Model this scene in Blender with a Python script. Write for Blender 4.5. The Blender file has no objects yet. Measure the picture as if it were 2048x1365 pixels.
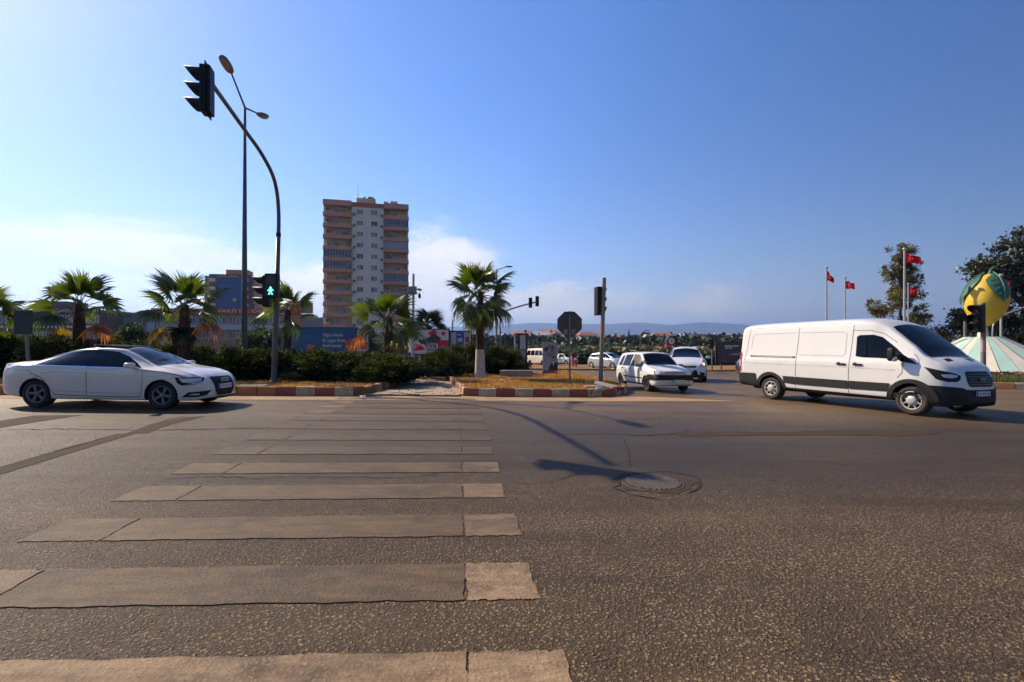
import bpy, bmesh, math, random
import numpy as np
from mathutils import Vector, Matrix
from mathutils.bvhtree import BVHTree
random.seed(7)
SC = bpy.context.scene
COL = SC.collection
R = math.radians
# ------------------------------------------------------------------ camera
EYE, F, CX, HY = 1.5, 1000.0, 1024.0, 694.0
cam = bpy.data.cameras.new('camera')
cam.sensor_width = 36.0
cam.lens = 36.0 * F / 2048.0
cam.shift_y = (HY - 682.5) / 2048.0
cam.clip_start = 0.05
cam.clip_end = 40000
co = bpy.data.objects.new('camera', cam)
COL.objects.link(co)
co.location = (0, 0, EYE)
co.rotation_euler = (R(90), 0, 0)
SC.camera = co
# ------------------------------------------------------------------ light
SUN_DIR = Vector((-7.8, 5.05, 7.2)).normalized()      # towards the sun
SUN_EL = math.asin(SUN_DIR.z)
SUN_ROT = math.atan2(SUN_DIR.x, SUN_DIR.y)
world = bpy.data.worlds.new('World')
SC.world = world
world.use_nodes = True
wn, wl = world.node_tree.nodes, world.node_tree.links
wn.clear()
w_out = wn.new('ShaderNodeOutputWorld')
w_bg = wn.new('ShaderNodeBackground')
wl.new(w_bg.outputs[0], w_out.inputs[0])
w_sky = wn.new('ShaderNodeTexSky')
w_sky.sky_type = 'NISHITA'
w_sky.sun_disc = False
w_sky.sun_elevation = SUN_EL
w_sky.sun_rotation = SUN_ROT
w_sky.altitude = 0
w_sky.air_density = 1.0
w_sky.dust_density = 0.35
w_sky.ozone_density = 1.6
SKY_STRENGTH = 0.112
w_hsv = wn.new('ShaderNodeHueSaturation')
w_hsv.inputs['Saturation'].default_value = 1.26
w_tint = wn.new('ShaderNodeVectorMath'); w_tint.operation = 'MULTIPLY'; w_tint.inputs[1].default_value = (1.0, 0.955, 1.10)
wl.new(w_sky.outputs[0], w_tint.inputs[0]); wl.new(w_tint.outputs[0], w_hsv.inputs['Color'])
w_tc = wn.new('ShaderNodeTexCoord')
def wmath(op, a, b=None, c=None, clamp=False):
    n = wn.new('ShaderNodeMath'); n.operation = op; n.use_clamp = clamp
    for i, v in enumerate((a, b, c)):
        if v is None: continue
        if isinstance(v, (int, float)): n.inputs[i].default_value = v
        else: wl.new(v, n.inputs[i])
    return n.outputs[0]
def wblob(px, py, sx, sz, sy=0.5):
    v = Vector(((px - CX) / F, 1.0, (HY - py) / F)).normalized()
    m = wn.new('ShaderNodeMapping'); m.vector_type = 'TEXTURE'
    m.inputs['Location'].default_value = v
    m.inputs['Scale'].default_value = (sx, sy, sz)
    wl.new(w_tc.outputs['Generated'], m.inputs['Vector'])
    g = wn.new('ShaderNodeTexGradient'); g.gradient_type = 'SPHERICAL'
    wl.new(m.outputs[0], g.inputs[0])
    return g.outputs['Fac']
def wnoise(scale, sc3, detail=8, rough=0.55, loc=(0, 0, 0)):
    m = wn.new('ShaderNodeMapping')
    m.inputs['Scale'].default_value = sc3
    m.inputs['Location'].default_value = loc
    wl.new(w_tc.outputs['Generated'], m.inputs['Vector'])
    n = wn.new('ShaderNodeTexNoise')
    n.inputs['Scale'].default_value = scale
    n.inputs['Detail'].default_value = detail
    n.inputs['Roughness'].default_value = rough
    wl.new(m.outputs[0], n.inputs['Vector'])
    return n.outputs['Fac']
sepn = wn.new('ShaderNodeSeparateXYZ')
wl.new(w_tc.outputs['Generated'], sepn.inputs[0])
n_big = wnoise(7.0, (1, 1, 2.0), 9, 0.6, (0.31, 0.0, 0.12))
n_str = wnoise(5.0, (1, 1, 9.0), 7, 0.6, (0.1, 0.4, 0.0))
b = wmath('MULTIPLY', wblob(870, 580, 0.23, 0.19), 1.25)
b = wmath('MAXIMUM', b, wmath('MULTIPLY', wblob(1090, 615, 0.27, 0.085), 1.1))
b = wmath('MAXIMUM', b, wmath('MULTIPLY', wblob(600, 600, 0.23, 0.12), 1.1))
b = wmath('MAXIMUM', b, wmath('MULTIPLY', wblob(1340, 612, 0.30, 0.075), 0.85))
band = wmath('SUBTRACT', 0.42, wmath('MULTIPLY', sepn.outputs['Z'], 4.5), clamp=True)
b = wmath('MAXIMUM', b, band)
cl1 = wmath('ADD', wmath('MULTIPLY', n_big, 1.3), b)
mr = wn.new('ShaderNodeMapRange'); mr.interpolation_type = 'SMOOTHSTEP'
mr.inputs['From Min'].default_value = 1.02; mr.inputs['From Max'].default_value = 1.42
wl.new(cl1, mr.inputs['Value'])
b2 = wblob(300, 505, 0.34, 0.085)
cl2 = wmath('ADD', wmath('MULTIPLY', n_str, 1.2), b2)
mr2 = wn.new('ShaderNodeMapRange'); mr2.interpolation_type = 'SMOOTHSTEP'
mr2.inputs['From Min'].default_value = 0.85; mr2.inputs['From Max'].default_value = 1.5
wl.new(cl2, mr2.inputs['Value'])
cov = wmath('MAXIMUM', wmath('MULTIPLY', mr.outputs[0], 0.9), wmath('MULTIPLY', mr2.outputs[0], 0.7))
# clouds are lit by the sun: brighter towards it, greyer away from it
dotn = wn.new('ShaderNodeVectorMath'); dotn.operation = 'DOT_PRODUCT'
wl.new(w_tc.outputs['Generated'], dotn.inputs[0]); dotn.inputs[1].default_value = SUN_DIR
cb = wn.new('ShaderNodeMapRange')
cb.inputs['From Min'].default_value = 0.15; cb.inputs['From Max'].default_value = 0.75
cb.inputs['To Min'].default_value = 4.3; cb.inputs['To Max'].default_value = 8.2
wl.new(dotn.outputs['Value'], cb.inputs['Value'])
cc = wn.new('ShaderNodeVectorMath'); cc.operation = 'SCALE'
cc.inputs[0].default_value = (1.0, 0.955, 0.93)
wl.new(wmath('MULTIPLY', cb.outputs[0], wmath('ADD', 0.72, wmath('MULTIPLY', n_big, 0.5))), cc.inputs['Scale'])
mx = wn.new('ShaderNodeMix'); mx.data_type = 'RGBA'
wl.new(cov, mx.inputs[0]); wl.new(w_hsv.outputs[0], mx.inputs[6]); wl.new(cc.outputs[0], mx.inputs[7])
# pale dusty air low over the horizon
dk = wn.new('ShaderNodeMapRange')
dk.inputs['From Min'].default_value = -0.1; dk.inputs['From Max'].default_value = 0.62
dk.inputs['To Min'].default_value = 0.56; dk.inputs['To Max'].default_value = 1.08
wl.new(dotn.outputs['Value'], dk.inputs['Value'])
skd = wn.new('ShaderNodeVectorMath'); skd.operation = 'SCALE'
wl.new(w_hsv.outputs[0], skd.inputs[0]); wl.new(dk.outputs[0], skd.inputs['Scale'])
hzf = wmath('MULTIPLY', wmath('POWER', wmath('SUBTRACT', 1.0, wmath('ABSOLUTE', sepn.outputs['Z']), clamp=True), 10.0), 0.72)
hc = wn.new('ShaderNodeVectorMath'); hc.operation = 'SCALE'
hc.inputs[0].default_value = (1.0, 0.97, 0.97)
hb = wn.new('ShaderNodeMapRange')
hb.inputs['From Min'].default_value = 0.0; hb.inputs['From Max'].default_value = 0.75
hb.inputs['To Min'].default_value = 2.5; hb.inputs['To Max'].default_value = 5.6
wl.new(dotn.outputs['Value'], hb.inputs['Value']); wl.new(hb.outputs[0], hc.inputs['Scale'])
mh_ = wn.new('ShaderNodeMix'); mh_.data_type = 'RGBA'
wl.new(hzf, mh_.inputs[0]); wl.new(skd.outputs[0], mh_.inputs[6]); wl.new(hc.outputs[0], mh_.inputs[7])
wl.new(mh_.outputs[2], mx.inputs[6])
wl.new(mx.outputs[2], w_bg.inputs['Color'])
w_bg.inputs['Strength'].default_value = SKY_STRENGTH
sun = bpy.data.lights.new('sun', 'SUN')
sun.energy = 5.0
sun.angle = R(0.53)
sun.color = (1.0, 0.84, 0.62)
so = bpy.data.objects.new('sun', sun)
COL.objects.link(so)
so.rotation_euler = (-SUN_DIR).to_track_quat('-Z', 'Y').to_euler()
so.location = (-30, 20, 28)
vs = SC.view_settings
vs.view_transform = 'Standard'; vs.look = 'None'; vs.gamma = 1.0; vs.use_curve_mapping = False
vs.exposure = 0.52
SC.cycles.max_bounces = 4
SC.cycles.diffuse_bounces = 2
SC.cycles.use_adaptive_sampling = True
SC.cycles.adaptive_threshold = 0.03
SC.cycles.adaptive_min_samples = 16
SC.cycles.use_denoising = True
# ------------------------------------------------------------------ helpers
def sstep(a, b, x):
    t = min(1.0, max(0.0, (x - a) / (b - a))); return t * t * (3 - 2 * t)
FARY = [95, 140, 300, 800, 1500, 2600, 5000, 12000]
FARZ = [0, 0.3, 3.0, 12, 24, 44, 70, 90]
def gz(x, y):
    c = -0.012 * max(-16, min(16, x)) * sstep(4, 10, y) * (1 - sstep(60, 120, y))
    t = max(0.0, min(y, 95) - 12)
    s = -0.014 * (t - 2 * (1 - math.exp(-t / 2.0)) if t > 0 else 0)
    return c + s + float(np.interp(y, FARY, FARZ))
def G(px, py, h=0.0):
    d = 15.0
    for _ in range(60):
        x = (px - CX) * d / F
        d = 0.5 * d + 0.5 * (EYE - gz(x, d) - h) / max(0.004, (py - HY) / F)
    x = (px - CX) * d / F
    return Vector((x, d, gz(x, d) + h))
def P(px, py, d):
    return Vector(((px - CX) * d / F, d, EYE + (HY - py) * d / F))

MATS = {}
def lnk(nt, a, b): nt.links.new(a, b)
def M(name, col=(.5, .5, .5), rough=.6, metal=0., var=.12, vscale=3., bump=0., bscale=40., spec=.5, coat=0., emit=None, estr=0., col2=None, dirt=0., streak=None):
    if name in MATS: return MATS[name]
    m = bpy.data.materials.new(name); m.use_nodes = True
    nt = m.node_tree; n = nt.nodes
    p = n['Principled BSDF']
    p.inputs['Roughness'].default_value = rough
    p.inputs['Metallic'].default_value = metal
    p.inputs['Specular IOR Level'].default_value = spec
    p.inputs['Coat Weight'].default_value = coat
    p.inputs['Coat Roughness'].default_value = 0.06
    if emit:
        p.inputs['Emission Color'].default_value = (*emit, 1); p.inputs['Emission Strength'].default_value = estr
    tc = n.new('ShaderNodeTexCoord')
    nz = n.new('ShaderNodeTexNoise'); nz.inputs['Scale'].default_value = vscale; nz.inputs['Detail'].default_value = 6
    nz.inputs['Roughness'].default_value = 0.62
    if streak:
        mp = n.new('ShaderNodeMapping'); mp.inputs['Scale'].default_value = streak
        lnk(nt, tc.outputs['Object'], mp.inputs[0]); lnk(nt, mp.outputs[0], nz.inputs['Vector'])
    else:
        lnk(nt, tc.outputs['Object'], nz.inputs['Vector'])
    rp = n.new('ShaderNodeValToRGB')
    c2 = col2 if col2 else tuple(c * (1 - var) for c in col)
    c1 = col if col2 else tuple(min(1, c * (1 + var)) for c in col)
    rp.color_ramp.elements[0].position = .32; rp.color_ramp.elements[1].position = .68
    rp.color_ramp.elements[0].color = (*c2, 1); rp.color_ramp.elements[1].color = (*c1, 1)
    lnk(nt, nz.outputs['Fac'], rp.inputs[0])
    lnk(nt, rp.outputs[0], p.inputs['Base Color'])
    if bump:
        bz = n.new('ShaderNodeTexNoise'); bz.inputs['Scale'].default_value = bscale; bz.inputs['Detail'].default_value = 4
        lnk(nt, tc.outputs['Object'], bz.inputs['Vector'])
        bp = n.new('ShaderNodeBump'); bp.inputs['Strength'].default_value = bump; bp.inputs['Distance'].default_value = .02
        lnk(nt, bz.outputs['Fac'], bp.inputs['Height']); lnk(nt, bp.outputs[0], p.inputs['Normal'])
    MATS[name] = m
    return m
def LEAF(name, c1, c2, trans=.35, vscale=2.5, rough=.5, gloss=.08):
    if name in MATS: return MATS[name]
    m = bpy.data.materials.new(name); m.use_nodes = True
    nt = m.node_tree; n = nt.nodes; n.clear()
    out = n.new('ShaderNodeOutputMaterial')
    tc = n.new('ShaderNodeTexCoord'); nz = n.new('ShaderNodeTexNoise')
    nz.inputs['Scale'].default_value = vscale; nz.inputs['Detail'].default_value = 5
    lnk(nt, tc.outputs['Object'], nz.inputs['Vector'])
    rp = n.new('ShaderNodeValToRGB'); rp.color_ramp.elements[0].position = .35; rp.color_ramp.elements[1].position = .65
    rp.color_ramp.elements[0].color = (*c1, 1); rp.color_ramp.elements[1].color = (*c2, 1)
    lnk(nt, nz.outputs['Fac'], rp.inputs[0])
    d = n.new('ShaderNodeBsdfDiffuse'); t = n.new('ShaderNodeBsdfTranslucent'); g = n.new('ShaderNodeBsdfGlossy')
    g.inputs['Roughness'].default_value = rough
    lnk(nt, rp.outputs[0], d.inputs[0])
    hs = n.new('ShaderNodeHueSaturation'); hs.inputs['Saturation'].default_value = 1.1; hs.inputs['Value'].default_value = 1.3
    lnk(nt, rp.outputs[0], hs.inputs['Color']); lnk(nt, hs.outputs[0], t.inputs[0])
    a = n.new('ShaderNodeMixShader'); a.inputs[0].default_value = trans
    lnk(nt, d.outputs[0], a.inputs[1]); lnk(nt, t.outputs[0], a.inputs[2])
    b_ = n.new('ShaderNodeMixShader'); b_.inputs[0].default_value = gloss
    lnk(nt, a.outputs[0], b_.inputs[1]); lnk(nt, g.outputs[0], b_.inputs[2])
    lnk(nt, b_.outputs[0], out.inputs[0])
    MATS[name] = m
    return m

class MB:
    def __init__(s): s.v = []; s.f = []; s.m = []; s.sm = []
    def add(s, vs, fs, mi=0, smooth=False):
        o = len(s.v); s.v += [tuple(v) for v in vs]
        for f in fs:
            s.f.append(tuple(i + o for i in f)); s.m.append(mi); s.sm.append(smooth)
        return s
    def box(s, c, size, mi=0, rz=0., mat=None, bev=0.):
        x, y, z = [k / 2 for k in size]
        if bev > 0:
            return s.sup(c, size, 0.18, mi, rz, 10, mat) if bev > .9 else s.cbox(c, size, bev, mi, rz, mat)
        vs = [Vector((a, b, c_)) for c_ in (-z, z) for (a, b) in ((-x, -y), (x, -y), (x, y), (-x, y))]
        return s.put(vs, [(3, 2, 1, 0), (4, 5, 6, 7), (0, 1, 5, 4), (1, 2, 6, 5), (2, 3, 7, 6), (3, 0, 4, 7)], c, rz, mat, mi)
    def put(s, vs, fs, c, rz=0, mat=None, mi=0, smooth=False):
        q = mat if mat is not None else Matrix.Rotation(rz, 3, 'Z')
        c = Vector(c)
        return s.add([q @ Vector(v) + c for v in vs], fs, mi, smooth)
    def cbox(s, c, size, bv, mi=0, rz=0, mat=None):
        bm = bmesh.new(); bmesh.ops.create_cube(bm, size=1)
        for v in bm.verts: v.co = Vector((v.co.x * size[0], v.co.y * size[1], v.co.z * size[2]))
        bmesh.ops.bevel(bm, geom=bm.edges[:], offset=min(bv, .45 * min(size)), segments=2, profile=.6, affect='EDGES')
        bm.verts.index_update()
        vs = [v.co.copy() for v in bm.verts]; fs = [tuple(v.index for v in f.verts) for f in bm.faces]
        bm.free()
        return s.put(vs, fs, c, rz, mat, mi)
    def sup(s, c, size, e=.35, mi=0, rz=0, n=12, mat=None):
        a, b, h = [k / 2 for k in size]
        sp = lambda t, q: math.copysign(abs(t) ** q, t)
        vs = []; fs = []; nu = n * 2; nv = n
        for j in range(nv + 1):
            ph = -math.pi / 2 + math.pi * j / nv
            for i in range(nu):
                th = 2 * math.pi * i / nu
                cp = sp(math.cos(ph), e)
                vs.append((a * cp * sp(math.cos(th), e), b * cp * sp(math.sin(th), e), h * sp(math.sin(ph), e)))
        for j in range(nv):
            for i in range(nu):
                k = (i + 1) % nu
                fs.append((j * nu + i, j * nu + k, (j + 1) * nu + k, (j + 1) * nu + i))
        return s.put(vs, fs, c, rz, mat, mi, True)
    def tube(s, pts, rad, n=10, mi=0, cap=True, smooth=True):
        pts = [Vector(p) for p in pts]
        if isinstance(rad, (int, float)): rad = [rad] * len(pts)
        vs = []; fs = []; up = None
        for i, p in enumerate(pts):
            t = (pts[min(i + 1, len(pts) - 1)] - pts[max(i - 1, 0)])
            if t.length < 1e-9: t = Vector((0, 0, 1))
            t.normalize()
            if up is None:
                up = Vector((0, 0, 1)) if abs(t.z) < .9 else Vector((1, 0, 0))
            a = t.cross(up)
            if a.length < 1e-6: a = t.cross(Vector((0, 1, 0)))
            a.normalize(); b = a.cross(t).normalized(); up = b
            for k in range(n):
                th = 2 * math.pi * k / n
                vs.append(p + (a * math.cos(th) + b * math.sin(th)) * rad[i])
        for i in range(len(pts) - 1):
            for k in range(n):
                q = (k + 1) % n
                fs.append((i * n + k, i * n + q, (i + 1) * n + q, (i + 1) * n + k))
        s.add(vs, fs, mi, smooth)
        if cap:
            s.add(vs[:n], [tuple(range(n))[::-1]], mi); s.add(vs[-n:], [tuple(range(n))], mi)
        return s
    def lathe(s, prof, n=24, mi=0, c=(0, 0, 0), mat=None, smooth=True, a0=0, a1=2 * math.pi):
        full = abs(a1 - a0 - 2 * math.pi) < 1e-6
        m = n if full else n + 1
        vs = []; fs = []
        for (r, z) in prof:
            for k in range(m):
                th = a0 + (a1 - a0) * k / n
                vs.append((r * math.cos(th), r * math.sin(th), z))
        for i in range(len(prof) - 1):
            for k in range(n):
                q = (k + 1) % m
                fs.append((i * m + k, i * m + q, (i + 1) * m + q, (i + 1) * m + k))
        return s.put(vs, fs, c, 0, mat, mi, smooth)
    def prism(s, poly, z0, z1, mi=0, mat=None, c=(0, 0, 0)):
        n = len(poly)
        vs = [(x, y, z0) for x, y in poly] + [(x, y, z1) for x, y in poly]
        fs = [tuple(range(n))[::-1], tuple(range(n, 2 * n))] + [(i, (i + 1) % n, n + (i + 1) % n, n + i) for i in range(n)]
        return s.put(vs, fs, c, 0, mat, mi)
    def quad(s, a, b, c, d, mi=0): return s.add([a, b, c, d], [(0, 1, 2, 3)], mi)
    def mesh(s, name, mats):
        me = bpy.data.meshes.new(name)
        me.from_pydata(s.v, [], s.f)
        for m in (mats if isinstance(mats, (list, tuple)) else [mats]): me.materials.append(m)
        me.polygons.foreach_set('material_index', s.m)
        me.polygons.foreach_set('use_smooth', s.sm)
        me.update()
        return me
    def build(s, name, mats, parent=None, loc=None, rz=0.):
        return ob(name, s.mesh(name, mats), parent, loc, rz)
def ob(name, me, parent=None, loc=None, rz=0.):
    o = bpy.data.objects.new(name, me); COL.objects.link(o)
    if parent is not None: o.parent = parent
    if loc is not None: o.location = loc
    if rz: o.rotation_euler = (0, 0, rz)
    return o
def tag(o, label=None, cat=None, group=None, kind=None):
    if label: o['label'] = label
    if cat: o['category'] = cat
    if group: o['group'] = group
    if kind: o['kind'] = kind
    return o
def thing(name, label, cat, loc=(0, 0, 0), rz=0., group=None):
    return tag(ob(name, None, None, loc, rz), label, cat, group)
def copy_tree(o, parent=None):
    c = o.copy(); COL.objects.link(c); c.parent = parent
    for ch in [k for k in o.children]: copy_tree(ch, c)
    return c
TMP = bpy.data.scenes.new('workshop')
def evaluated_mesh(o, extra=()):
    for q in (o, *extra): TMP.collection.objects.link(q)
    vl = TMP.view_layers[0]; vl.update(); dg = vl.depsgraph; dg.update()
    me = bpy.data.meshes.new_from_object(o.evaluated_get(dg))
    for q in (o, *extra): TMP.collection.objects.unlink(q)
    return me
def text_mesh(s, size, mat, extrude=.002, align='CENTER', width=None):
    cu = bpy.data.curves.new('lettering', 'FONT'); cu.body = s; cu.size = size; cu.extrude = extrude
    cu.align_x = align; cu.align_y = 'CENTER'; cu.resolution_u = 2
    o = bpy.data.objects.new('lettering', cu)
    me = evaluated_mesh(o)
    bpy.data.objects.remove(o); bpy.data.curves.remove(cu)
    me.materials.clear(); me.materials.append(mat)
    if width:
        xs = [v.co.x for v in me.vertices]; w = max(xs) - min(xs)
        if w > 0:
            for v in me.vertices: v.co.x *= width / w
    return me
FACE_CAM = Matrix(((1, 0, 0), (0, 0, -1), (0, 1, 0)))    # text plane XY -> XZ, facing -Y
def text(s, size, loc, mat, parent, rz=0., align='CENTER', width=None, rot=None, ext=.003, name='lettering'):
    o = ob(name, text_mesh(s, size, mat, ext, align, width), parent, loc)
    q = Matrix.Rotation(rz, 3, 'Z') @ FACE_CAM if rot is None else rot
    o.rotation_euler = q.to_euler()
    return o
def small_print(loc, w, h, mat, parent, seed=0, rz=0.):
    # a line of print too small to read: word-length strokes
    r = random.Random(seed); mb = MB(); x = -w / 2
    while x < w / 2 - h:
        L = min(r.uniform(1.2, 4.5) * h, w / 2 - x); mb.box((x + L / 2, 0, 0), (L, .003, h * .55)); x += L + h * .5
    return mb.build('small_print', mat, parent, loc, rz)
def pchip(xs, ys, x):
    xs = np.asarray(xs, float); ys = np.asarray(ys, float); x = np.asarray(x, float)
    h = np.diff(xs); dl = np.diff(ys) / h
    d = np.zeros_like(ys); d[0] = dl[0]; d[-1] = dl[-1]
    for i in range(1, len(xs) - 1):
        if dl[i - 1] * dl[i] > 0:
            w1 = 2 * h[i] + h[i - 1]; w2 = h[i] + 2 * h[i - 1]
            d[i] = (w1 + w2) / (w1 / dl[i - 1] + w2 / dl[i])
    k = np.clip(np.searchsorted(xs, x) - 1, 0, len(xs) - 2)
    t = (x - xs[k]) / h[k]
    return ((1 + 2 * t) * (1 - t) ** 2 * ys[k] + t * (1 - t) ** 2 * h[k] * d[k] + t * t * (3 - 2 * t) * ys[k + 1] + t * t * (t - 1) * h[k] * d[k + 1])
# common materials
m_black = M('black_plastic', (.007, .007, .0075), .55, var=.2, spec=.3)
m_dark = M('dark_trim', (.022, .021, .021), .6, var=.2, spec=.3)
m_glass = M('car_glass', (.002, .003, .004), .05, var=.05, spec=.22)
m_white = M('white_paint', (.72, .71, .69), .32, var=.025, vscale=1.2, coat=.6)
m_rubber = M('tyre_rubber', (.02, .018, .016), .85, var=.2, vscale=12)
m_alloy = M('alloy_silver', (.55, .55, .56), .35, .7, var=.1)
m_chrome = M('chrome', (.8, .8, .8), .12, 1.0, var=.02)
m_red_l = M('red_lens', (.45, .008, .01), .12, coat=.5)
m_lens = M('clear_lens', (.55, .57, .6), .08, spec=.8, coat=1.)
m_galv = M('galvanised_steel', (.17, .165, .15), .5, .35, var=.15, vscale=2.5)
m_polegrey = M('grey_painted_pole', (.085, .083, .078), .5, .15, var=.15, vscale=2)
m_conc = M('concrete', (.32, .29, .25), .9, var=.25, vscale=4, bump=.3, bscale=30)
m_plate = M('plate_white', (.75, .75, .72), .4)
m_blue = M('plate_blue', (.02, .05, .35), .4)
# ------------------------------------------------------------------ node shorthand for the large surfaces
class NT:
    def __init__(s, name):
        s.m = bpy.data.materials.new(name); s.m.use_nodes = True
        s.t = s.m.node_tree; s.n = s.t.nodes; s.p = s.n['Principled BSDF']
        tc = s.n.new('ShaderNodeTexCoord'); s.pos = tc.outputs['Object']
        sp = s.n.new('ShaderNodeSeparateXYZ'); s.t.links.new(s.pos, sp.inputs[0])
        s.x, s.y, s.z = sp.outputs
    def set(s, sock, v):
        if hasattr(v, 'is_output'): s.t.links.new(v, sock)
        elif isinstance(v, tuple) and len(v) == 3 and sock.type == 'RGBA': sock.default_value = (*v, 1)
        else: sock.default_value = v
    def math(s, op, a, b=0., c=0., clamp=False):
        n = s.n.new('ShaderNodeMath'); n.operation = op; n.use_clamp = clamp
        for i, v in enumerate((a, b, c)): s.set(n.inputs[i], v)
        return n.outputs[0]
    def scl(s, k):
        n = s.n.new('ShaderNodeMapping'); n.inputs['Scale'].default_value = k
        s.t.links.new(s.pos, n.inputs[0]); return n.outputs[0]
    def noise(s, sc, det=5, ro=.6, vec=None, dist=0.):
        n = s.n.new('ShaderNodeTexNoise'); n.inputs['Scale'].default_value = sc
        n.inputs['Detail'].default_value = det; n.inputs['Roughness'].default_value = ro; n.inputs['Distortion'].default_value = dist
        s.t.links.new(vec if vec is not None else s.pos, n.inputs['Vector']); return n.outputs['Fac']
    def voro(s, sc, feat='F1', out='Distance', vec=None, rnd=1.):
        n = s.n.new('ShaderNodeTexVoronoi'); n.feature = feat; n.inputs['Scale'].default_value = sc
        n.inputs['Randomness'].default_value = rnd
        s.t.links.new(vec if vec is not None else s.pos, n.inputs['Vector']); return n.outputs[out]
    def warp(s, sc, amt):
        n = s.n.new('ShaderNodeTexNoise'); n.inputs['Scale'].default_value = sc; n.inputs['Detail'].default_value = 2
        s.t.links.new(s.pos, n.inputs['Vector'])
        a = s.n.new('ShaderNodeVectorMath'); a.operation = 'SCALE'; a.inputs['Scale'].default_value = amt
        s.t.links.new(n.outputs['Color'], a.inputs[0])
        b = s.n.new('ShaderNodeVectorMath'); b.operation = 'ADD'
        s.t.links.new(s.pos, b.inputs[0]); s.t.links.new(a.outputs[0], b.inputs[1]); return b.outputs[0]
    def rng(s, v, a, b, c=0., d=1.):
        n = s.n.new('ShaderNodeMapRange'); n.interpolation_type = 'SMOOTHSTEP'
        s.set(n.inputs['Value'], v)
        n.inputs['From Min'].default_value = a; n.inputs['From Max'].default_value = b
        n.inputs['To Min'].default_value = c; n.inputs['To Max'].default_value = d
        return n.outputs[0]
    def mix(s, f, a, b, mode='MIX'):
        n = s.n.new('ShaderNodeMix'); n.data_type = 'RGBA'; n.blend_type = mode
        s.set(n.inputs[0], f); s.set(n.inputs[6], a); s.set(n.inputs[7], b); return n.outputs[2]
    def bump(s, h, st, dist=.01):
        n = s.n.new('ShaderNodeBump'); s.set(n.inputs['Strength'], st); n.inputs['Distance'].default_value = dist
        s.t.links.new(h, n.inputs['Height']); s.t.links.new(n.outputs[0], s.p.inputs['Normal'])
    def out(s, col, rough, spec=.5):
        s.set(s.p.inputs['Base Color'], col); s.set(s.p.inputs['Roughness'], rough); s.p.inputs['Specular IOR Level'].default_value = spec
        return s.m
def asphalt_mat():
    t = NT('asphalt')
    wob = t.noise(30, 2)
    wv = t.warp(60, .022); st = t.voro(43, 'F1', 'Distance', wv, 1.0); st2 = t.voro(95, 'F1', 'Distance', wv)
    stone = t.rng(st, .16, .52, 1, 0); pebble = t.rng(st2, .15, .5, 1, 0)
    fine = t.noise(170, 3); cell = t.noise(34, 2)
    big = t.noise(.35, 4); mid = t.noise(1.6, 5, .65)
    lane = t.noise(1.0, 4, .6, t.scl((.06, .9, 1)))
    bit = t.mix(mid, (.050, .033, .020), (.090, .060, .035))
    stc = t.mix(t.rng(cell, .38, .62), (.225, .145, .070), (.52, .345, .165))
    stc = t.mix(t.math('MULTIPLY', fine, .35), stc, (.10, .07, .045))
    wear = t.rng(t.math('ADD', big, t.math('MULTIPLY', mid, .4)), .45, .85)
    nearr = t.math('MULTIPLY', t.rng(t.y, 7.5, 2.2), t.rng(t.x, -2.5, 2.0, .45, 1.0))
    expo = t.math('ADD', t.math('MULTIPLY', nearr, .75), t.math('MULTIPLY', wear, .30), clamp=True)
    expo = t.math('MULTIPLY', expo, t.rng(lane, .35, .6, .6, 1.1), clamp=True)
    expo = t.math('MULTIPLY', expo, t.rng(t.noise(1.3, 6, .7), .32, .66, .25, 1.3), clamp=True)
    f = t.math('MULTIPLY', t.math('MAXIMUM', stone, t.math('MULTIPLY', pebble, .6)), t.math('ADD', .48, expo), clamp=True)
    col = t.mix(f, bit, stc)
    dust = t.math('MULTIPLY', t.rng(t.noise(.5, 6, .7, t.scl((.35, 1.3, 1))), .50, .72), .40)
    col = t.mix(dust, col, (.21, .125, .058))
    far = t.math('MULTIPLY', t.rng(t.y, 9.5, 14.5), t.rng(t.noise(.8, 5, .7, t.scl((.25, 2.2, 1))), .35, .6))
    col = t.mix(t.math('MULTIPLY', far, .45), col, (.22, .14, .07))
    oil = t.math('MULTIPLY', t.rng(t.noise(1.2, 5, .6, t.scl((.12, 1.0, 1))), .52, .70), .55)
    col = t.mix(oil, col, (.034, .027, .024))
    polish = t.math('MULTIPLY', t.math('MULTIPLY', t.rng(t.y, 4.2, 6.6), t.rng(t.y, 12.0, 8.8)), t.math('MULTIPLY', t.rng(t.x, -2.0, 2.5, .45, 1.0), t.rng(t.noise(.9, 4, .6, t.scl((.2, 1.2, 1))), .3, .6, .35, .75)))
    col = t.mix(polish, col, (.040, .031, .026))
    spots = t.math('MULTIPLY', t.rng(t.noise(2.2, 3, .5), .66, .74), .5)
    col = t.mix(spots, col, (.026, .021, .018))
    smoothed = t.rng(t.noise(.9, 4, .6, t.scl((.18, 1.1, 1))), .40, .62, .25, 1.0)
    h = t.math('ADD', t.math('MULTIPLY', stone, t.math('MULTIPLY', t.rng(t.noise(6, 3), .35, .65, .35, 1.1), smoothed)), t.math('MULTIPLY', fine, .25))
    h = t.math('ADD', h, t.math('MULTIPLY', pebble, .3))
    h = t.math('ADD', h, t.math('MULTIPLY', wob, .5))
    t.bump(h, t.rng(t.y, 16, 3, .25, 1.0), .028)
    rough = t.rng(t.y, 4, 10, .60, .52)
    return t.out(col, rough, .16)
m_asph = asphalt_mat()
def patch_mat():
    t = NT('asphalt_patch')
    st = t.voro(120); n = t.noise(3, 5); fine = t.noise(200, 3)
    col = t.mix(n, (.042, .030, .021), (.078, .055, .036))
    col = t.mix(t.math('MULTIPLY', t.rng(st, .1, .45, 1, 0), .35), col, (.14, .095, .06))
    t.bump(t.math('ADD', st, t.math('MULTIPLY', fine, .4)), .5, .006)
    return t.out(col, .85, .08)
m_patch = patch_mat()
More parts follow.
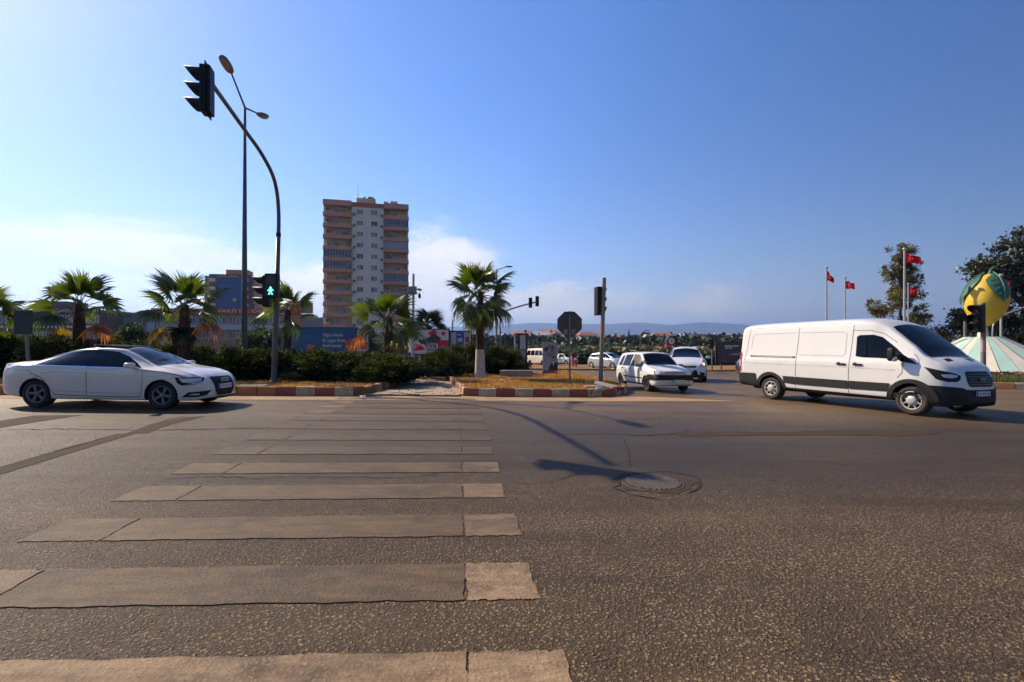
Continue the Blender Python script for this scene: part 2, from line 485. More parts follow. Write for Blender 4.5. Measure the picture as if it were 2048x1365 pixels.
def stripe_mat(name, a, b, c):
    t = NT(name)
    sk = t.noise(3.0, 7, .75, t.scl((.8, 3.2, 1))); bl = t.noise(1.9, 5, .6); fine = t.noise(140, 3); grit = t.noise(45, 3)
    col = t.mix(t.rng(sk, .34, .66), a, b)
    col = t.mix(t.math('MULTIPLY', t.rng(bl, .52, .70), .55), col, c)
    col = t.mix(t.math('MULTIPLY', t.rng(grit, .5, .75), .5), col, c)
    stn = t.rng(t.voro(38), .16, .52, 1, 0)
    worn = t.math('MULTIPLY', t.rng(t.noise(1.1, 6, .75), .46, .66), t.rng(stn, .2, .8, .75, .1))
    col = t.mix(worn, col, (.045, .032, .023))
    tyre = t.math('MULTIPLY', t.rng(t.noise(.7, 5, .65, t.scl((1.6, .35, 1))), .55, .70), .6)
    col = t.mix(tyre, col, (.050, .037, .028))
    vs_ = t.noise(2.5, 3, .6, t.scl((14, .3, 1)))
    col = t.mix(t.math('MULTIPLY', t.rng(vs_, .62, .75), .35), col, c)
    t.bump(t.math('ADD', t.math('ADD', fine, t.math('MULTIPLY', stn, .5)), t.math('MULTIPLY', grit, .6)), .55, .008)
    return t.out(col, .75, .3)
m_stripe = stripe_mat('worn_stripe_overlay', (.080, .050, .026), (.145, .093, .047), (.046, .030, .017))
m_stripef = stripe_mat('worn_stripe_faint', (.062, .042, .027), (.11, .074, .044), (.045, .031, .021))
m_stripeb = stripe_mat('worn_stripe_bright', (.18, .115, .062), (.32, .21, .115), (.090, .058, .032))
m_stripe2 = stripe_mat('worn_stripe_paint', (.125, .081, .045), (.215, .142, .080), (.070, .046, .027))
m_stripe2b = stripe_mat('worn_stripe_paint_bright', (.20, .13, .072), (.36, .24, .135), (.10, .066, .038))
def dirt_mat(name, a, b, c, sc=1.5):
    t = NT(name)
    n1 = t.noise(sc, 6, .65); n2 = t.noise(22, 4); n3 = t.voro(70)
    col = t.mix(t.rng(n1, .3, .7), a, b)
    col = t.mix(t.math('MULTIPLY', t.rng(n2, .5, .75), .6), col, c)
    t.bump(t.math('ADD', n2, t.math('MULTIPLY', n3, .3)), .5, .02)
    return t.out(col, .9, .25)
m_gutter = dirt_mat('dusty_gutter', (.30, .19, .10), (.40, .27, .15), (.17, .11, .065), 1.2)
m_soil = dirt_mat('dry_soil', (.20, .10, .035), (.30, .16, .055), (.10, .055, .022), 1.2)
m_path = dirt_mat('sandy_pavers', (.30, .215, .13), (.38, .28, .17), (.18, .125, .075), .9)
m_ground = dirt_mat('field_ground', (.075, .075, .03), (.14, .115, .055), (.05, .06, .02), .02)

# ------------------------------------------------------------------ ground and road sheets
def sheet(name, xs, ys, zf, mat, kind='structure', smooth=True):
    mb = MB(); nx = len(xs)
    vs = [(x, y, zf(x, y)) for y in ys for x in xs]
    fs = [(j * nx + i, j * nx + i + 1, (j + 1) * nx + i + 1, (j + 1) * nx + i) for j in range(len(ys) - 1) for i in range(nx - 1)]
    mb.add(vs, fs, 0, smooth)
    return tag(mb.build(name, mat), kind=kind)
ROADX, ROADY = (-85, 85), (-14, 62)
def ground_z(x, y):
    inside = ROADX[0] + .5 < x < ROADX[1] - .5 and ROADY[0] + .5 < y < ROADY[1] - .5
    k = 1 if y < 200 else 1 + .12 * math.sin(x * .004 + y * .002) * sstep(300, 1200, y)
    return gz(x, y) * (k if y > 300 else 1) - (.12 if inside else 0) - .02
gx = sorted(set([-14000, -9000, -6000, -4000, -2500, -1500, -900, -500, -300, -200, -140, -100, 100, 140, 200, 300, 500, 900, 1500, 2500, 4000, 6000, 9000, 14000] + list(range(-84, 86, 4)) + [-86, -84.4, 84.4, 86]))
gy = sorted(set([-400, -150, -60, -30, -15, -13.4] + list(range(-12, 62, 3)) + [61.4, 63, 66, 70, 75, 82, 95, 110, 130, 160, 200, 250, 300, 400, 550, 800, 1100, 1500, 2000, 2600, 3600, 5000, 8000, 12000, 16000]))
sheet('ground', gx, gy, ground_z, m_ground)
rx = list(np.concatenate([np.arange(-85, -16, 4), np.arange(-17, 17.1, 1.0), np.arange(21, 86, 4)]))
ry = list(np.concatenate([np.arange(-14, 4, 2), np.arange(4, 24, .5), np.arange(24, 62.1, 2)]))
sheet('road', rx, ry, gz, m_asph)

# flat pieces that lie on the road, subdivided so that they follow it
def drape(poly, h, cell=.5, thick=0.):
    bm = bmesh.new()
    f = bm.faces.new([bm.verts.new((p[0], p[1], 0)) for p in poly])
    bmesh.ops.triangulate(bm, faces=[f])
    for _ in range(7):
        es = [e for e in bm.edges if e.calc_length() > cell]
        if not es: break
        bmesh.ops.subdivide_edges(bm, edges=es, cuts=1)
        bmesh.ops.triangulate(bm, faces=bm.faces[:])
    for v in bm.verts: v.co.z = gz(v.co.x, v.co.y) + h
    bmesh.ops.recalc_face_normals(bm, faces=bm.faces[:])
    if sum(f.normal.z for f in bm.faces) < 0: bmesh.ops.reverse_faces(bm, faces=bm.faces[:])
    if thick:
        be = [e for e in bm.edges if e.is_boundary]
        r = bmesh.ops.extrude_edge_only(bm, edges=be)
        for g in r['geom']:
            if isinstance(g, bmesh.types.BMVert): g.co.z -= thick
    return bm
def drape_ob(name, poly, h, mat, parent=None, cell=.5, thick=0., kind=None):
    bm = drape(poly, h, cell, thick)
    me = bpy.data.meshes.new(name); bm.to_mesh(me); bm.free(); me.materials.append(mat)
    o = ob(name, me, parent)
    if kind: o['kind'] = kind
    return o
def ragged(a, b, n, amp, rnd):
    ph = [rnd.uniform(0, 6.28) for _ in range(4)]
    w = lambda i, k: amp * (math.sin(i * .55 + ph[k]) * .5 + math.sin(i * 1.7 + ph[k + 1]) * .3 + rnd.uniform(-.3, .3))
    return [(a[0] + (b[0] - a[0]) * i / n + w(i, 0), a[1] + (b[1] - a[1]) * i / n + w(i, 2)) for i in range(n)]

# ------------------------------------------------------------------ zebra crossing
AX = Vector((-.106, 1.0)).normalized(); LX = Vector((1, .034)).normalized()
cw = tag(ob('crosswalk', None), kind='structure')
S0 = Vector((-.276, 2.953))
rnd = random.Random(3)
for k in range(-2, 12):
    t0 = k * 1.0 / AX.y
    o0 = S0 + AX * t0; up = AX * .5
    def rect(l0, l1, name, mat, h, rag=.012):
        a = o0 + LX * l0; b_ = o0 + LX * l1; c = b_ + up; d = a + up
        poly = ragged(a, b_, 44, rag, rnd) + ragged(b_, c, 12, rag, rnd) + ragged(c, d, 44, rag, rnd) + ragged(d, a, 12, rag, rnd)
        drape_ob(name, poly, h, mat, cw, .6, h - .001)
    j = rnd.uniform(-.02, .02)
    rect(-2.78 + j, -.004, 'stripe', m_stripeb if k < 0 else (m_stripe if k < 4 else m_stripef), .007)
    rect(-3.4 + j, -2.80 + j, 'stripe', m_stripe2 if k in (0, 8, 9, 10) else (m_stripeb if k < 1 else (m_stripe if k < 4 else m_stripef)), .006)
    rect(.012, .45 + rnd.uniform(-.03, .03), 'stripe', m_stripe2b if k < 1 else (m_stripe2 if k < 4 or k == 11 else m_stripef), .006, .014)

# ------------------------------------------------------------------ repairs, cracks and the manhole
m_crack = M('crack_shadow', (.010, .009, .009), .95, var=.3)
def pxpoly(pts): return [tuple(G(*p)[:2]) for p in pts]
drape_ob('asphalt_patch', pxpoly([(-60, 952), (120, 903), (238, 869), (275, 864), (262, 870), (150, 904), (0, 950), (-60, 970)]), .005, m_patch, kind='structure', cell=.4)
drape_ob('asphalt_patch', pxpoly([(252, 868), (300, 850), (372, 835), (412, 833), (330, 853), (296, 867)]), .005, m_patch, kind='structure', cell=.4)
drape_ob('asphalt_patch', pxpoly([(-60, 852), (70, 832), (165, 831), (90, 842), (-60, 866)]), .005, m_patch, kind='structure', cell=.4)
drape_ob('asphalt_patch', pxpoly([(1340, 868), (1420, 863), (1560, 865), (1700, 860), (1810, 862), (1885, 868), (1800, 873), (1640, 871), (1480, 872), (1380, 873)]), .005, m_patch, kind='structure', cell=.4)
def crack(pts, w=.02, amp=.03, seed=0):
    r = random.Random(seed); q = [Vector(G(*p)[:2]) for p in pts]; path = []
    for a, b_ in zip(q[:-1], q[1:]):
        n = max(2, int((b_ - a).length / .09))
        path += [a + (b_ - a) * i / n + Vector((r.uniform(-amp, amp), r.uniform(-amp, amp))) for i in range(n)]
    path.append(q[-1])
    mb = MB(); vs = []
    for i, p in enumerate(path):
        t = (path[min(i + 1, len(path) - 1)] - path[max(0, i - 1)]).normalized(); nrm = Vector((-t.y, t.x))
        ww = w * r.uniform(.35, 1.1) * (.25 if i in (0, len(path) - 1) else 1)
        for s in (-.5, .5):
            c = p + nrm * ww * s; vs.append((c.x, c.y, gz(c.x, c.y) + .0065))
    mb.add(vs, [(2 * i, 2 * i + 1, 2 * i + 3, 2 * i + 2) for i in range(len(path) - 1)])
    tag(mb.build('road_crack', m_crack), kind='structure')
crack([(-40, 948), (120, 901), (238, 868)], .07, .012, 1)
crack([(300, 851), (345, 838), (372, 833)], .05, .015, 2)
crack([(330, 851), (350, 845), (372, 840)], .04, .03, 3)
crack([(20, 860), (160, 859), (300, 861), (470, 858), (620, 856)], .05, .05, 4)
crack([(640, 843), (680, 838), (720, 836)], .05, .06, 41)
crack([(1010, 968), (1060, 970), (1110, 963), (1145, 953), (1160, 946)], .016, .02, 5)
crack([(1248, 880), (1258, 905), (1260, 936)], .02, .015, 6)
crack([(330, 957), (440, 954), (520, 958), (600, 953), (800, 957), (880, 948)], .022, .03, 7)
crack([(1390, 863), (1300, 872), (1210, 868), (1120, 870)], .05, .05, 9)
crack([(1990, 918), (1860, 925), (1700, 930), (1560, 922)], .012, .03, 10)
crack([(1330, 1002), (1260, 990), (1230, 976), (1255, 950), (1330, 943), (1395, 955), (1400, 975), (1372, 988)], .03, .02, 11)
MH = G(1306, 967)
drape_ob('asphalt_patch', [(MH.x + (.44 + .08 * math.sin(3 * a + 1) + .05 * math.sin(7 * a)) * math.cos(a), MH.y + (.39 + .05 * math.sin(4 * a)) * math.sin(a)) for a in [2 * math.pi * i / 36 for i in range(36)]], .004, m_patch, kind='structure', cell=.3)
mh = thing('manhole_cover', 'round cast iron manhole grating sunk in cracked asphalt', 'manhole cover', MH, R(118))
m_iron = M('cast_iron', (.062, .048, .036), .65, 0., var=.35, vscale=8, bump=.4, spec=.25)
MB().lathe([(.30, .004), (.305, .012), (.33, .012), (.345, .004)], 40).build('frame', m_iron, mh)
MB().lathe([(0, .006), (.31, .006)], 40).build('pit', m_crack, mh)
m_bar = M('worn_iron', (.085, .066, .048), .6, 0., var=.3, vscale=9, bump=.3)
for i in range(-6, 7):
    yy = i * .046; hl = math.sqrt(max(.001, .30 ** 2 - yy * yy))
    MB().cbox((0, yy, .014), (2 * hl, .022, .018), .003).build('bar', m_bar, mh)
MB().cbox((0, 0, .012), (.05, .58, .008), .002).build('crossbar', m_iron, mh)

# ------------------------------------------------------------------ kerbs and median islands
m_kred = M('kerb_red_paint', (.29, .055, .028), .8, col2=(.22, .085, .05), vscale=5, bump=.35, bscale=18)
m_kwhite = M('kerb_white_paint', (.50, .38, .25), .85, col2=(.30, .20, .12), vscale=5, bump=.35, bscale=18)
m_korange = M('kerb_faded_paint', (.38, .17, .07), .8, col2=(.26, .11, .05), vscale=5, bump=.35, bscale=18)
def path_pts(pts, step):
    q = [Vector(p) for p in pts]; out = [q[0]]; acc = 0
    for a, b_ in zip(q[:-1], q[1:]):
        L = (b_ - a).length
        while acc + L >= step:
            a = a + (b_ - a) * ((step - acc) / L); L = (b_ - a).length; acc = 0; out.append(a)
        acc += L
    return out
def kerb(path, parent, mats, h=.27, wd=.16, step=.55, side=1, seed=0):
    r = random.Random(seed); pts = path_pts(path, step)
    for i, (a, b_) in enumerate(zip(pts[:-1], pts[1:])):
        d = (b_ - a); L = d.length; t = d.normalized(); nrm = Vector((-t.y, t.x)) * side
        mb = MB(); bv = .025
        hh = h + r.uniform(-.012, .012); e0 = .006 + r.uniform(0, .006)
        a2 = a + t * e0; b2 = b_ - t * e0
        prof = [(0.02, -.06), (0.0, .02), (0.012, hh - bv), (.012 + bv, hh), (wd - .01, hh), (wd, hh - .02), (wd, -.06)]
        sh = r.uniform(-.012, .012)
        vs = []
        for p in (a2, (a2 + b2) / 2, b2):
            for (o_, z) in prof:
                c = p + nrm * (o_ + sh); vs.append((c.x + r.uniform(-.003, .003), c.y, gz(c.x, c.y) + z + r.uniform(-.004, .004)))
        n = len(prof)
        fs = [(j * n + k, j * n + k + 1, (j + 1) * n + k + 1, (j + 1) * n + k) for j in range(2) for k in range(n - 1)]
        fs += [tuple(range(n)), tuple(range(2 * n, 3 * n))[::-1]]
        mb.add(vs, fs)
        mb.build('kerb_block', mats(i), parent)
rw = lambda i: m_kred if i % 2 == 0 else m_kwhite
V2 = lambda px, py: Vector(G(px, py)[:2])
# left island
Lk = [V2(-420, 789), V2(-100, 790), V2(200, 791), V2(455, 792), V2(600, 793), V2(722, 793.5), V2(752, 787), V2(782, 777), V2(800, 771)]
Lback = [Vector((-6.0, 24.0)), Vector((-6.4, 27.5)), Vector((-24, 28.5)), Vector((-30, 22))]
isl = drape_ob('median_island', [tuple(p + Vector((0, .06))) for p in Lk] + [tuple(p) for p in Lback], .215, m_soil, kind='structure', cell=1.2, thick=.25)
npts = len(path_pts(Lk, .55))
kerb(Lk, isl, lambda i: (m_korange if (i % 2 and i < npts - 13) else (m_korange if i < npts - 13 and i % 3 else rw(i + npts))), seed=1)
kerb([Lk[-1], Lback[0], Lback[1]], isl, rw, h=.22, seed=2)
# right island
Rk0 = [V2(889, 757), V2(898, 764), V2(909, 776), V2(927, 793)]
Rk = Rk0 + [V2(1000, 794.5), V2(1182, 795.5), V2(1235, 793), V2(1254, 786), V2(1250, 779)]
Rback = [V2(1218, 768), V2(1185, 760), V2(1130, 748) + Vector((0, 1)), Vector((1.5, 29.5)), Vector((-3.5, 29.5)), Vector((-4.1, 26))]
isr = drape_ob('median_island', [tuple(p + Vector((0, .05))) for p in Rk] + [tuple(p) for p in Rback], .20, m_soil, kind='structure', cell=1.0, thick=.25)
kerb(Rk, isr, lambda i: rw(i + 1), h=.25, step=.56, seed=3)
kerb(Rback[:4], isr, lambda i: m_kwhite, h=.215, seed=4, step=.8)
# paved walkway through the median
wk = drape_ob('walkway', [tuple(V2(700, 792)), tuple(V2(930, 792)), tuple(V2(905, 772)), tuple(V2(888, 757)), (-3.9, 29.5), (-6.2, 29.5), (-6.0, 23.5), tuple(V2(800, 771)), tuple(V2(770, 781))], .05, m_path, kind='structure', cell=.8, thick=.06)
# paver slabs of the walkway front
m_pav = M('paver', (.34, .25, .155), .9, var=.22, vscale=6, bump=.3, bscale=25)
pm = [MB().cbox((0, 0, 0), (.385, .385, .05), .012).mesh('paver', m_pav) for _ in range(1)]
rnd = random.Random(12)
for r_ in range(20):
    yy = 15.15 + r_ * .4
    xl = np.interp(yy, [14.8, 16.5, 18.5, 24], [-4.5, -4.15, -4.05, -4.9]); xr = np.interp(yy, [14.8, 17.0, 20.0, 24], [-1.45, -1.98, -2.75, -3.6])
    for c_ in range(14):
        xx = -6.6 + c_ * .4 + (.2 if r_ % 2 else 0)
        if xl + .25 < xx < xr - .22 and rnd.random() > .04:
            o = ob('paver', pm[0], wk, (xx, yy, gz(xx, yy) + .042 + rnd.uniform(-.008, .008)))
            o.rotation_euler = (rnd.uniform(-.02, .02), rnd.uniform(-.02, .02), rnd.uniform(-.03, .03))
# dusty concrete gutter along both islands
gut = pxpoly([(-420, 788), (455, 791.5), (722, 793), (930, 792.5), (1185, 795), (1240, 793), (1330, 796)]) + pxpoly([(1480, 803), (1200, 803.5), (928, 802), (700, 801), (455, 800), (-420, 797)])
drape_ob('gutter', gut, .006, m_gutter, kind='structure', cell=.9)
# grass
m_dry = LEAF('dry_grass', (.30, .135, .022), (.52, .27, .05), .35, 1.2)
m_grn = LEAF('green_grass', (.14, .145, .012), (.30, .27, .03), .4, 1.5)
def grass(name, label, poly, n, mats, h=(.05, .13), base=.2, seed=0, greenf=None):
    r = random.Random(seed); mb = MB()
    xs = [p[0] for p in poly]; ys = [p[1] for p in poly]
    def inside(x, y):
        c = False; j = len(poly) - 1
        for i in range(len(poly)):
            if (poly[i][1] > y) != (poly[j][1] > y) and x < (poly[j][0] - poly[i][0]) * (y - poly[i][1]) / (poly[j][1] - poly[i][1]) + poly[i][0]: c = not c
            j = i
        return c
    k = 0
    while k < n:
        x = r.uniform(min(xs), max(xs)); y = r.uniform(min(ys), max(ys))
        if not inside(x, y): continue
        k += 1
        g = greenf(x, y, r) if greenf else 0
        z = gz(x, y) + base - .01; hh = r.uniform(*h) * (1.25 if g else 1); a = r.uniform(0, 6.28); w = r.uniform(.006, .014)
        dx, dy = math.cos(a) * w, math.sin(a) * w; lx, ly = r.uniform(-.06, .06), r.uniform(-.06, .06)
        mb.add([(x - dx, y - dy, z), (x + dx, y + dy, z), (x + lx * .5 + dx * .6, y + ly * .5 + dy * .6, z + hh * .6), (x + lx, y + ly, z + hh)], [(0, 1, 2), (0, 2, 3)], g)
    return tag(mb.build(name, mats), label, 'grass', kind='stuff')
Rp = [tuple(p + Vector((.0, .22))) for p in Rk[3:8]] + [tuple(p) for p in Rback[:4]] + [(-2.6, 25), tuple(Rk[0] + Vector((.25, .2)))]
def yk(x): return float(np.interp(x, [p.x for p in Rk[3:8]], [p.y for p in Rk[3:8]]))
grass('dry_grass', 'dry orange brown grass with a green fringe on the island under the tall palm', Rp, 42000, [m_dry, m_grn], (.03, .09), .2, 5,
      lambda x, y, r: 1 if (y - yk(x)) < .55 + r.uniform(-.3, .55) or r.random() < .06 else 0)
Lp = [tuple(p + Vector((0, .25))) for p in Lk[1:]] + [(-4.6, 20), (-22, 20)]
def ykl(x): return float(np.interp(x, [p.x for p in Lk], [p.y for p in Lk]))
grass('verge_grass', 'thin yellow green grass strip between kerb and juniper hedge', Lp, 26000, [m_dry, m_grn], (.03, .10), .21, 6,
      lambda x, y, r: 1 if (y - ykl(x)) < .9 and math.sin(x * 2.1) + r.uniform(-.9, .9) > -.1 else 0)
# ------------------------------------------------------------------ vehicles
def loft_body(sp, st=.05, sub=3):
    x0, x1 = sp['top'][0][0], sp['top'][-1][0]
    n = int((x1 - x0) / st)
    xs = np.unique(np.concatenate([np.linspace(x0, x1, n), x0 + (x1 - x0) * np.array([.002, .005, .01]), x1 - (x1 - x0) * np.array([.002, .005, .01])]))
    q = {k: pchip([p[0] for p in sp[k]], [p[1] for p in sp[k]], xs) for k in ('top', 'belt', 'bot', 'wb', 'wr')}
    cr = sp.get('crown', .03)
    rows = []
    for i in range(len(xs)):
        zt, zb, w = q['top'][i], q['bot'][i], q['wb'][i]
        zs = min(q['belt'][i], zt - .03); wr = min(q['wr'][i], w * .97)
        g = zt - zs
        ins = sp.get('waist', .985)
        pts = [(0, zb), (.6 * w, zb), (.90 * w, zb + .01), (.975 * w, zb + .07), (w * .995, zb + .33 * (zs - zb)), (w, zb + .62 * (zs - zb)), (w * .995, zb + .86 * (zs - zb)), (ins * w * .985, zs),
               (ins * w * .975 + (wr - ins * w * .975) * .45, zs + g * .42), (wr + .012 * g, zs + g * .80), (wr * .965, zs + g * .93), (wr * .80, zt - .012 * min(1, g * 4)), (wr * .45, zt + cr * .6), (0, zt + cr)]
        # catmull-rom along the section
        P_ = [np.array(p) for p in pts]; P_ = [np.array((-pts[1][0], pts[1][1]))] + P_ + [np.array((-pts[-2][0], pts[-2][1]))]
        row = []
        for a in range(1, len(P_) - 2):
            p0, p1, p2, p3 = P_[a - 1:a + 3]
            for t in np.arange(sub) / sub:
                c = .5 * ((2 * p1) + (-p0 + p2) * t + (2 * p0 - 5 * p1 + 4 * p2 - p3) * t * t + (-p0 + 3 * p1 - 3 * p2 + p3) * t ** 3)
                row.append(c)
        row.append(P_[-2])
        half = [(max(0, c[0]), c[1]) for c in row]; half[0] = (0, half[0][1]); half[-1] = (0, half[-1][1])
        full = [(-y, z) for y, z in half] + [(y, z) for y, z in half[-2:0:-1]]
        rows.append([(xs[i], y, z) for y, z in full])
    m = len(rows[0]); vs = [p for r in rows for p in r]; fs = []
    for j in range(len(rows) - 1):
        for k in range(m):
            l = (k + 1) % m
            fs.append((j * m + k, (j + 1) * m + k, (j + 1) * m + l, j * m + l))
    fs.append(tuple(range(m))); fs.append(tuple(range((len(rows) - 1) * m, len(rows) * m))[::-1])
    bm = bmesh.new()
    bv = [bm.verts.new(v) for v in vs]
    for f in fs: bm.faces.new([bv[i] for i in f])
    bmesh.ops.recalc_face_normals(bm, faces=bm.faces[:])
    for f in bm.faces: f.smooth = True
    return bm
class Car:
    def __init__(s, name, label, sp, paint, cat='car', group=None):
        s.sp = sp; s.root = thing(name, label, cat, group=group); s.paint = paint
        bm = loft_body(sp)
        s.bvh = BVHTree.FromBMesh(bm)
        me = bpy.data.meshes.new('body'); bm.to_mesh(me); bm.free()
        me.materials.append(paint); me.materials.append(m_black)
        s.body = ob('body', me, s.root)
        cut = MB(); r = sp['arch']
        for x in sp['axles']:
            for sd in (-1, 1):
                cut.lathe([(0, -.17), (r, -.17), (r, .3), (0, .3)], 40, 1, (x, sd * (sp['hw'] - .1), sp['tyre'] * .97), Matrix(((1, 0, 0), (0, 0, sd), (0, 1, 0))), False)
        cme = cut.mesh('cut', [paint, m_black]); 
        b2 = bmesh.new(); b2.from_mesh(cme); bmesh.ops.remove_doubles(b2, verts=b2.verts[:], dist=1e-5); bmesh.ops.recalc_face_normals(b2, faces=b2.faces[:]); b2.to_mesh(cme); b2.free()
        co_ = ob('cut', cme)
        md = s.body.modifiers.new('b', 'BOOLEAN'); md.operation = 'DIFFERENCE'; md.object = co_; md.solver = 'EXACT'
        nm = evaluated_mesh(s.body, (co_,))
        s.body.modifiers.clear(); s.body.data = nm; nm.name = 'body'
        bpy.data.objects.remove(co_)
    def panel(s, name, poly, ang, mat, off=.006, mirror=True, parent=None, cell=.07, lab=None):
        """poly in (u, z) seen from the direction ang (0 front, -90 right side, 180 rear, 'T' from above in x, y)"""
        bm = bmesh.new(); f = bm.faces.new([bm.verts.new((p[0], p[1], 0)) for p in poly])
        bmesh.ops.triangulate(bm, faces=[f])
        for _ in range(6):
            es = [e for e in bm.edges if e.calc_length() > cell]
            if not es: break
            bmesh.ops.subdivide_edges(bm, edges=es, cuts=1); bmesh.ops.triangulate(bm, faces=bm.faces[:])
        if ang == 'T': D = Vector((0, 0, -1)); fn = lambda u, v: Vector((u, v, 6))
        elif ang == 'W':   # square to a raked windscreen: (y, height along the glass) handled as front view from above
            D = Vector((-.62, 0, -.78)); fn = lambda u, v: Vector((6, u, v)) - D * 0
        else:
            a = R(ang); D = Vector((-math.cos(a), -math.sin(a), 0)); U = Vector((-math.sin(a), math.cos(a), 0))
            fn = lambda u, v: U * u - D * 8 + Vector((0, 0, v))
        for v in bm.verts:
            o = fn(v.co.x, v.co.y)
            hit, nrm, idx, dist = s.bvh.ray_cast(o, D)
            if hit is None:
                near = s.bvh.find_nearest(o + D * 7.2); hit, nrm = near[0], near[1]
            if nrm.dot(D) > 0: nrm = -nrm
            v.co = hit + nrm * off
        bmesh.ops.recalc_face_normals(bm, faces=bm.faces[:])
        av = sum((f.normal * f.calc_area() for f in bm.faces), Vector())
        if av.dot(D) > 0: bmesh.ops.reverse_faces(bm, faces=bm.faces[:])
        for f in bm.faces: f.smooth = True
        me = bpy.data.meshes.new(name); bm.to_mesh(me); me.materials.append(mat)
        o1 = ob(name, me, parent or s.root)
        if mirror:
            for v in bm.verts: v.co.y = -v.co.y
            bmesh.ops.reverse_faces(bm, faces=bm.faces[:])
            m2 = bpy.data.meshes.new(name); bm.to_mesh(m2); m2.materials.append(mat)
            ob(name, m2, parent or s.root)
        bm.free()
        return o1
    def seam(s, pts, ang=-90, w=.012, mat=None, mirror=True, name='seam'):
        L = []; Rr = []
        p = [Vector(q) for q in pts]
        for i, q in enumerate(p):
            t = (p[min(i + 1, len(p) - 1)] - p[max(i - 1, 0)]).normalized(); n = Vector((-t.y, t.x)) * w / 2
            L.append(q + n); Rr.append(q - n)
        return s.panel(name, L + Rr[::-1], ang, mat or m_black, .003, mirror, cell=.12)
    def both(s, name, fn, mat):
        for sd in (-1, 1):
            mb = MB(); fn(mb, sd); mb.build(name, mat, s.root)
    def wheels(s, rim_fn, tw=.215, rimr=None, dirty=m_rubber, rim_mat=None):
        r = s.sp['tyre']; rr = rimr or r * .66
        tm = MB().lathe([(rr, tw * .42), (rr * 1.03, tw * .48), (r * .86, tw * .5), (r * .97, tw * .42), (r, tw * .25), (r, -tw * .25), (r * .97, -tw * .42), (r * .86, -tw * .5), (rr, -tw * .45)], 36).mesh('tyre', dirty)
        rb = MB(); rim_fn(rb, rr, tw)
        rm = rb.mesh('rim', [rim_mat or m_alloy, m_black])
        for x in s.sp['axles']:
            for sd in (-1, 1):
                t = ob('wheel', tm, s.root, (x, sd * (s.sp['hw'] - tw * .5 - .03), r))
                t.rotation_euler = (R(90) if sd < 0 else R(-90), random.uniform(0, 6), 0)
                t.rotation_mode = 'XYZ'
                ob('rim', rm, t)
    def place(s, rear, front, side=-1, fixscale=None):
        a, b_ = G(*rear), G(*front)
        h = Vector((b_.x - a.x, b_.y - a.y, 0)); L = h.length; h.normalize()
        wbm = s.sp['axles'][1] - s.sp['axles'][0]
        k = fixscale or L / wbm
        if fixscale:      # keep the real size: hold the front wheel, turn until the rear wheel lines up
            best = None
            for i in range(-900, 901):
                y_ = R(i * .2); q = b_ - Vector((math.cos(y_), math.sin(y_), 0)) * wbm * k
                if q.y <= b_.y: continue
                e = abs(CX + F * q.x / q.y - rear[0])
                if best is None or e < best[0]: best = (e, y_, q)
            a = best[2]; h = Vector((math.cos(best[1]), math.sin(best[1]), 0))
        left = Vector((-h.y, h.x, 0))
        c = (a + b_) / 2 + left * (-side) * (s.sp['hw'] - .03) * k
        s.set(c, math.atan2(h.y, h.x), k)
        print('CAR', s.root.name, 'scale', round(L / wbm, 3), 'loc', [round(q, 2) for q in c], 'yaw', round(math.degrees(math.atan2(h.y, h.x)), 1))
    def set(s, c, yaw, k=1.):
        h = Vector((math.cos(yaw), math.sin(yaw), 0)); l = Vector((-h.y, h.x, 0))
        e = 1.2
        hz = (gz(c.x + h.x * e, c.y + h.y * e) - gz(c.x - h.x * e, c.y - h.y * e)) / (2 * e)
        lz = (gz(c.x + l.x * e, c.y + l.y * e) - gz(c.x - l.x * e, c.y - l.y * e)) / (2 * e)
        hx = (h + Vector((0, 0, hz))).normalized(); ly = (l + Vector((0, 0, lz))).normalized(); nz = hx.cross(ly).normalized()
        ly = nz.cross(hx)
        m = Matrix((hx, ly, nz)).transposed().to_4x4()
        s.root.rotation_euler = m.to_euler(); s.root.scale = (k, k, k)
        s.root.location = (c.x, c.y, gz(c.x, c.y) + .006)
def spokes(n, w=.03, hub=.06, dep=.02, double=False):
    def fn(mb, rr, tw):
        mb.lathe([(rr * .99, tw * .36), (rr * .99, tw * .49), (rr * .90, tw * .46), (rr * .88, tw * .3)], 32, 0)
        mb.lathe([(rr * .9, tw * .12), (0, tw * .12)], 32, 1)
        mb.lathe([(hub * 1.15, tw * .2), (hub, tw * .42), (hub * .5, tw * .45), (0, tw * .45)], 20, 0)
        for k in range(n):
            for da in ((-.12, .12) if double else (0,)):
                a = 2 * math.pi * k / n + da
                c = (math.cos(a) * rr * .5, math.sin(a) * rr * .5, tw * .36)
                mb.cbox(c, (rr * .88, w, dep), .006, 0, a)
    return fn
def plate(car, loc, txt, w=.52, h=.115, rz=R(90), fwd=True):
    p = MB().cbox((0, 0, 0), (w, .012, h), .003).build('licence_plate', m_plate, car.root, loc, rz)
    MB().box((-w / 2 + .025, -.0075, 0), (.045, .002, h * .95)).build('plate_band', m_blue, p)
    text(txt, h * .72, (.03, -.0085, -.005), m_black, p, width=w * .78, ext=.001)
    return p
def lens_unit(mb, c, r, d): mb.sup(c, (d, r * 2, r * 2), .9, 0, 0, 8)

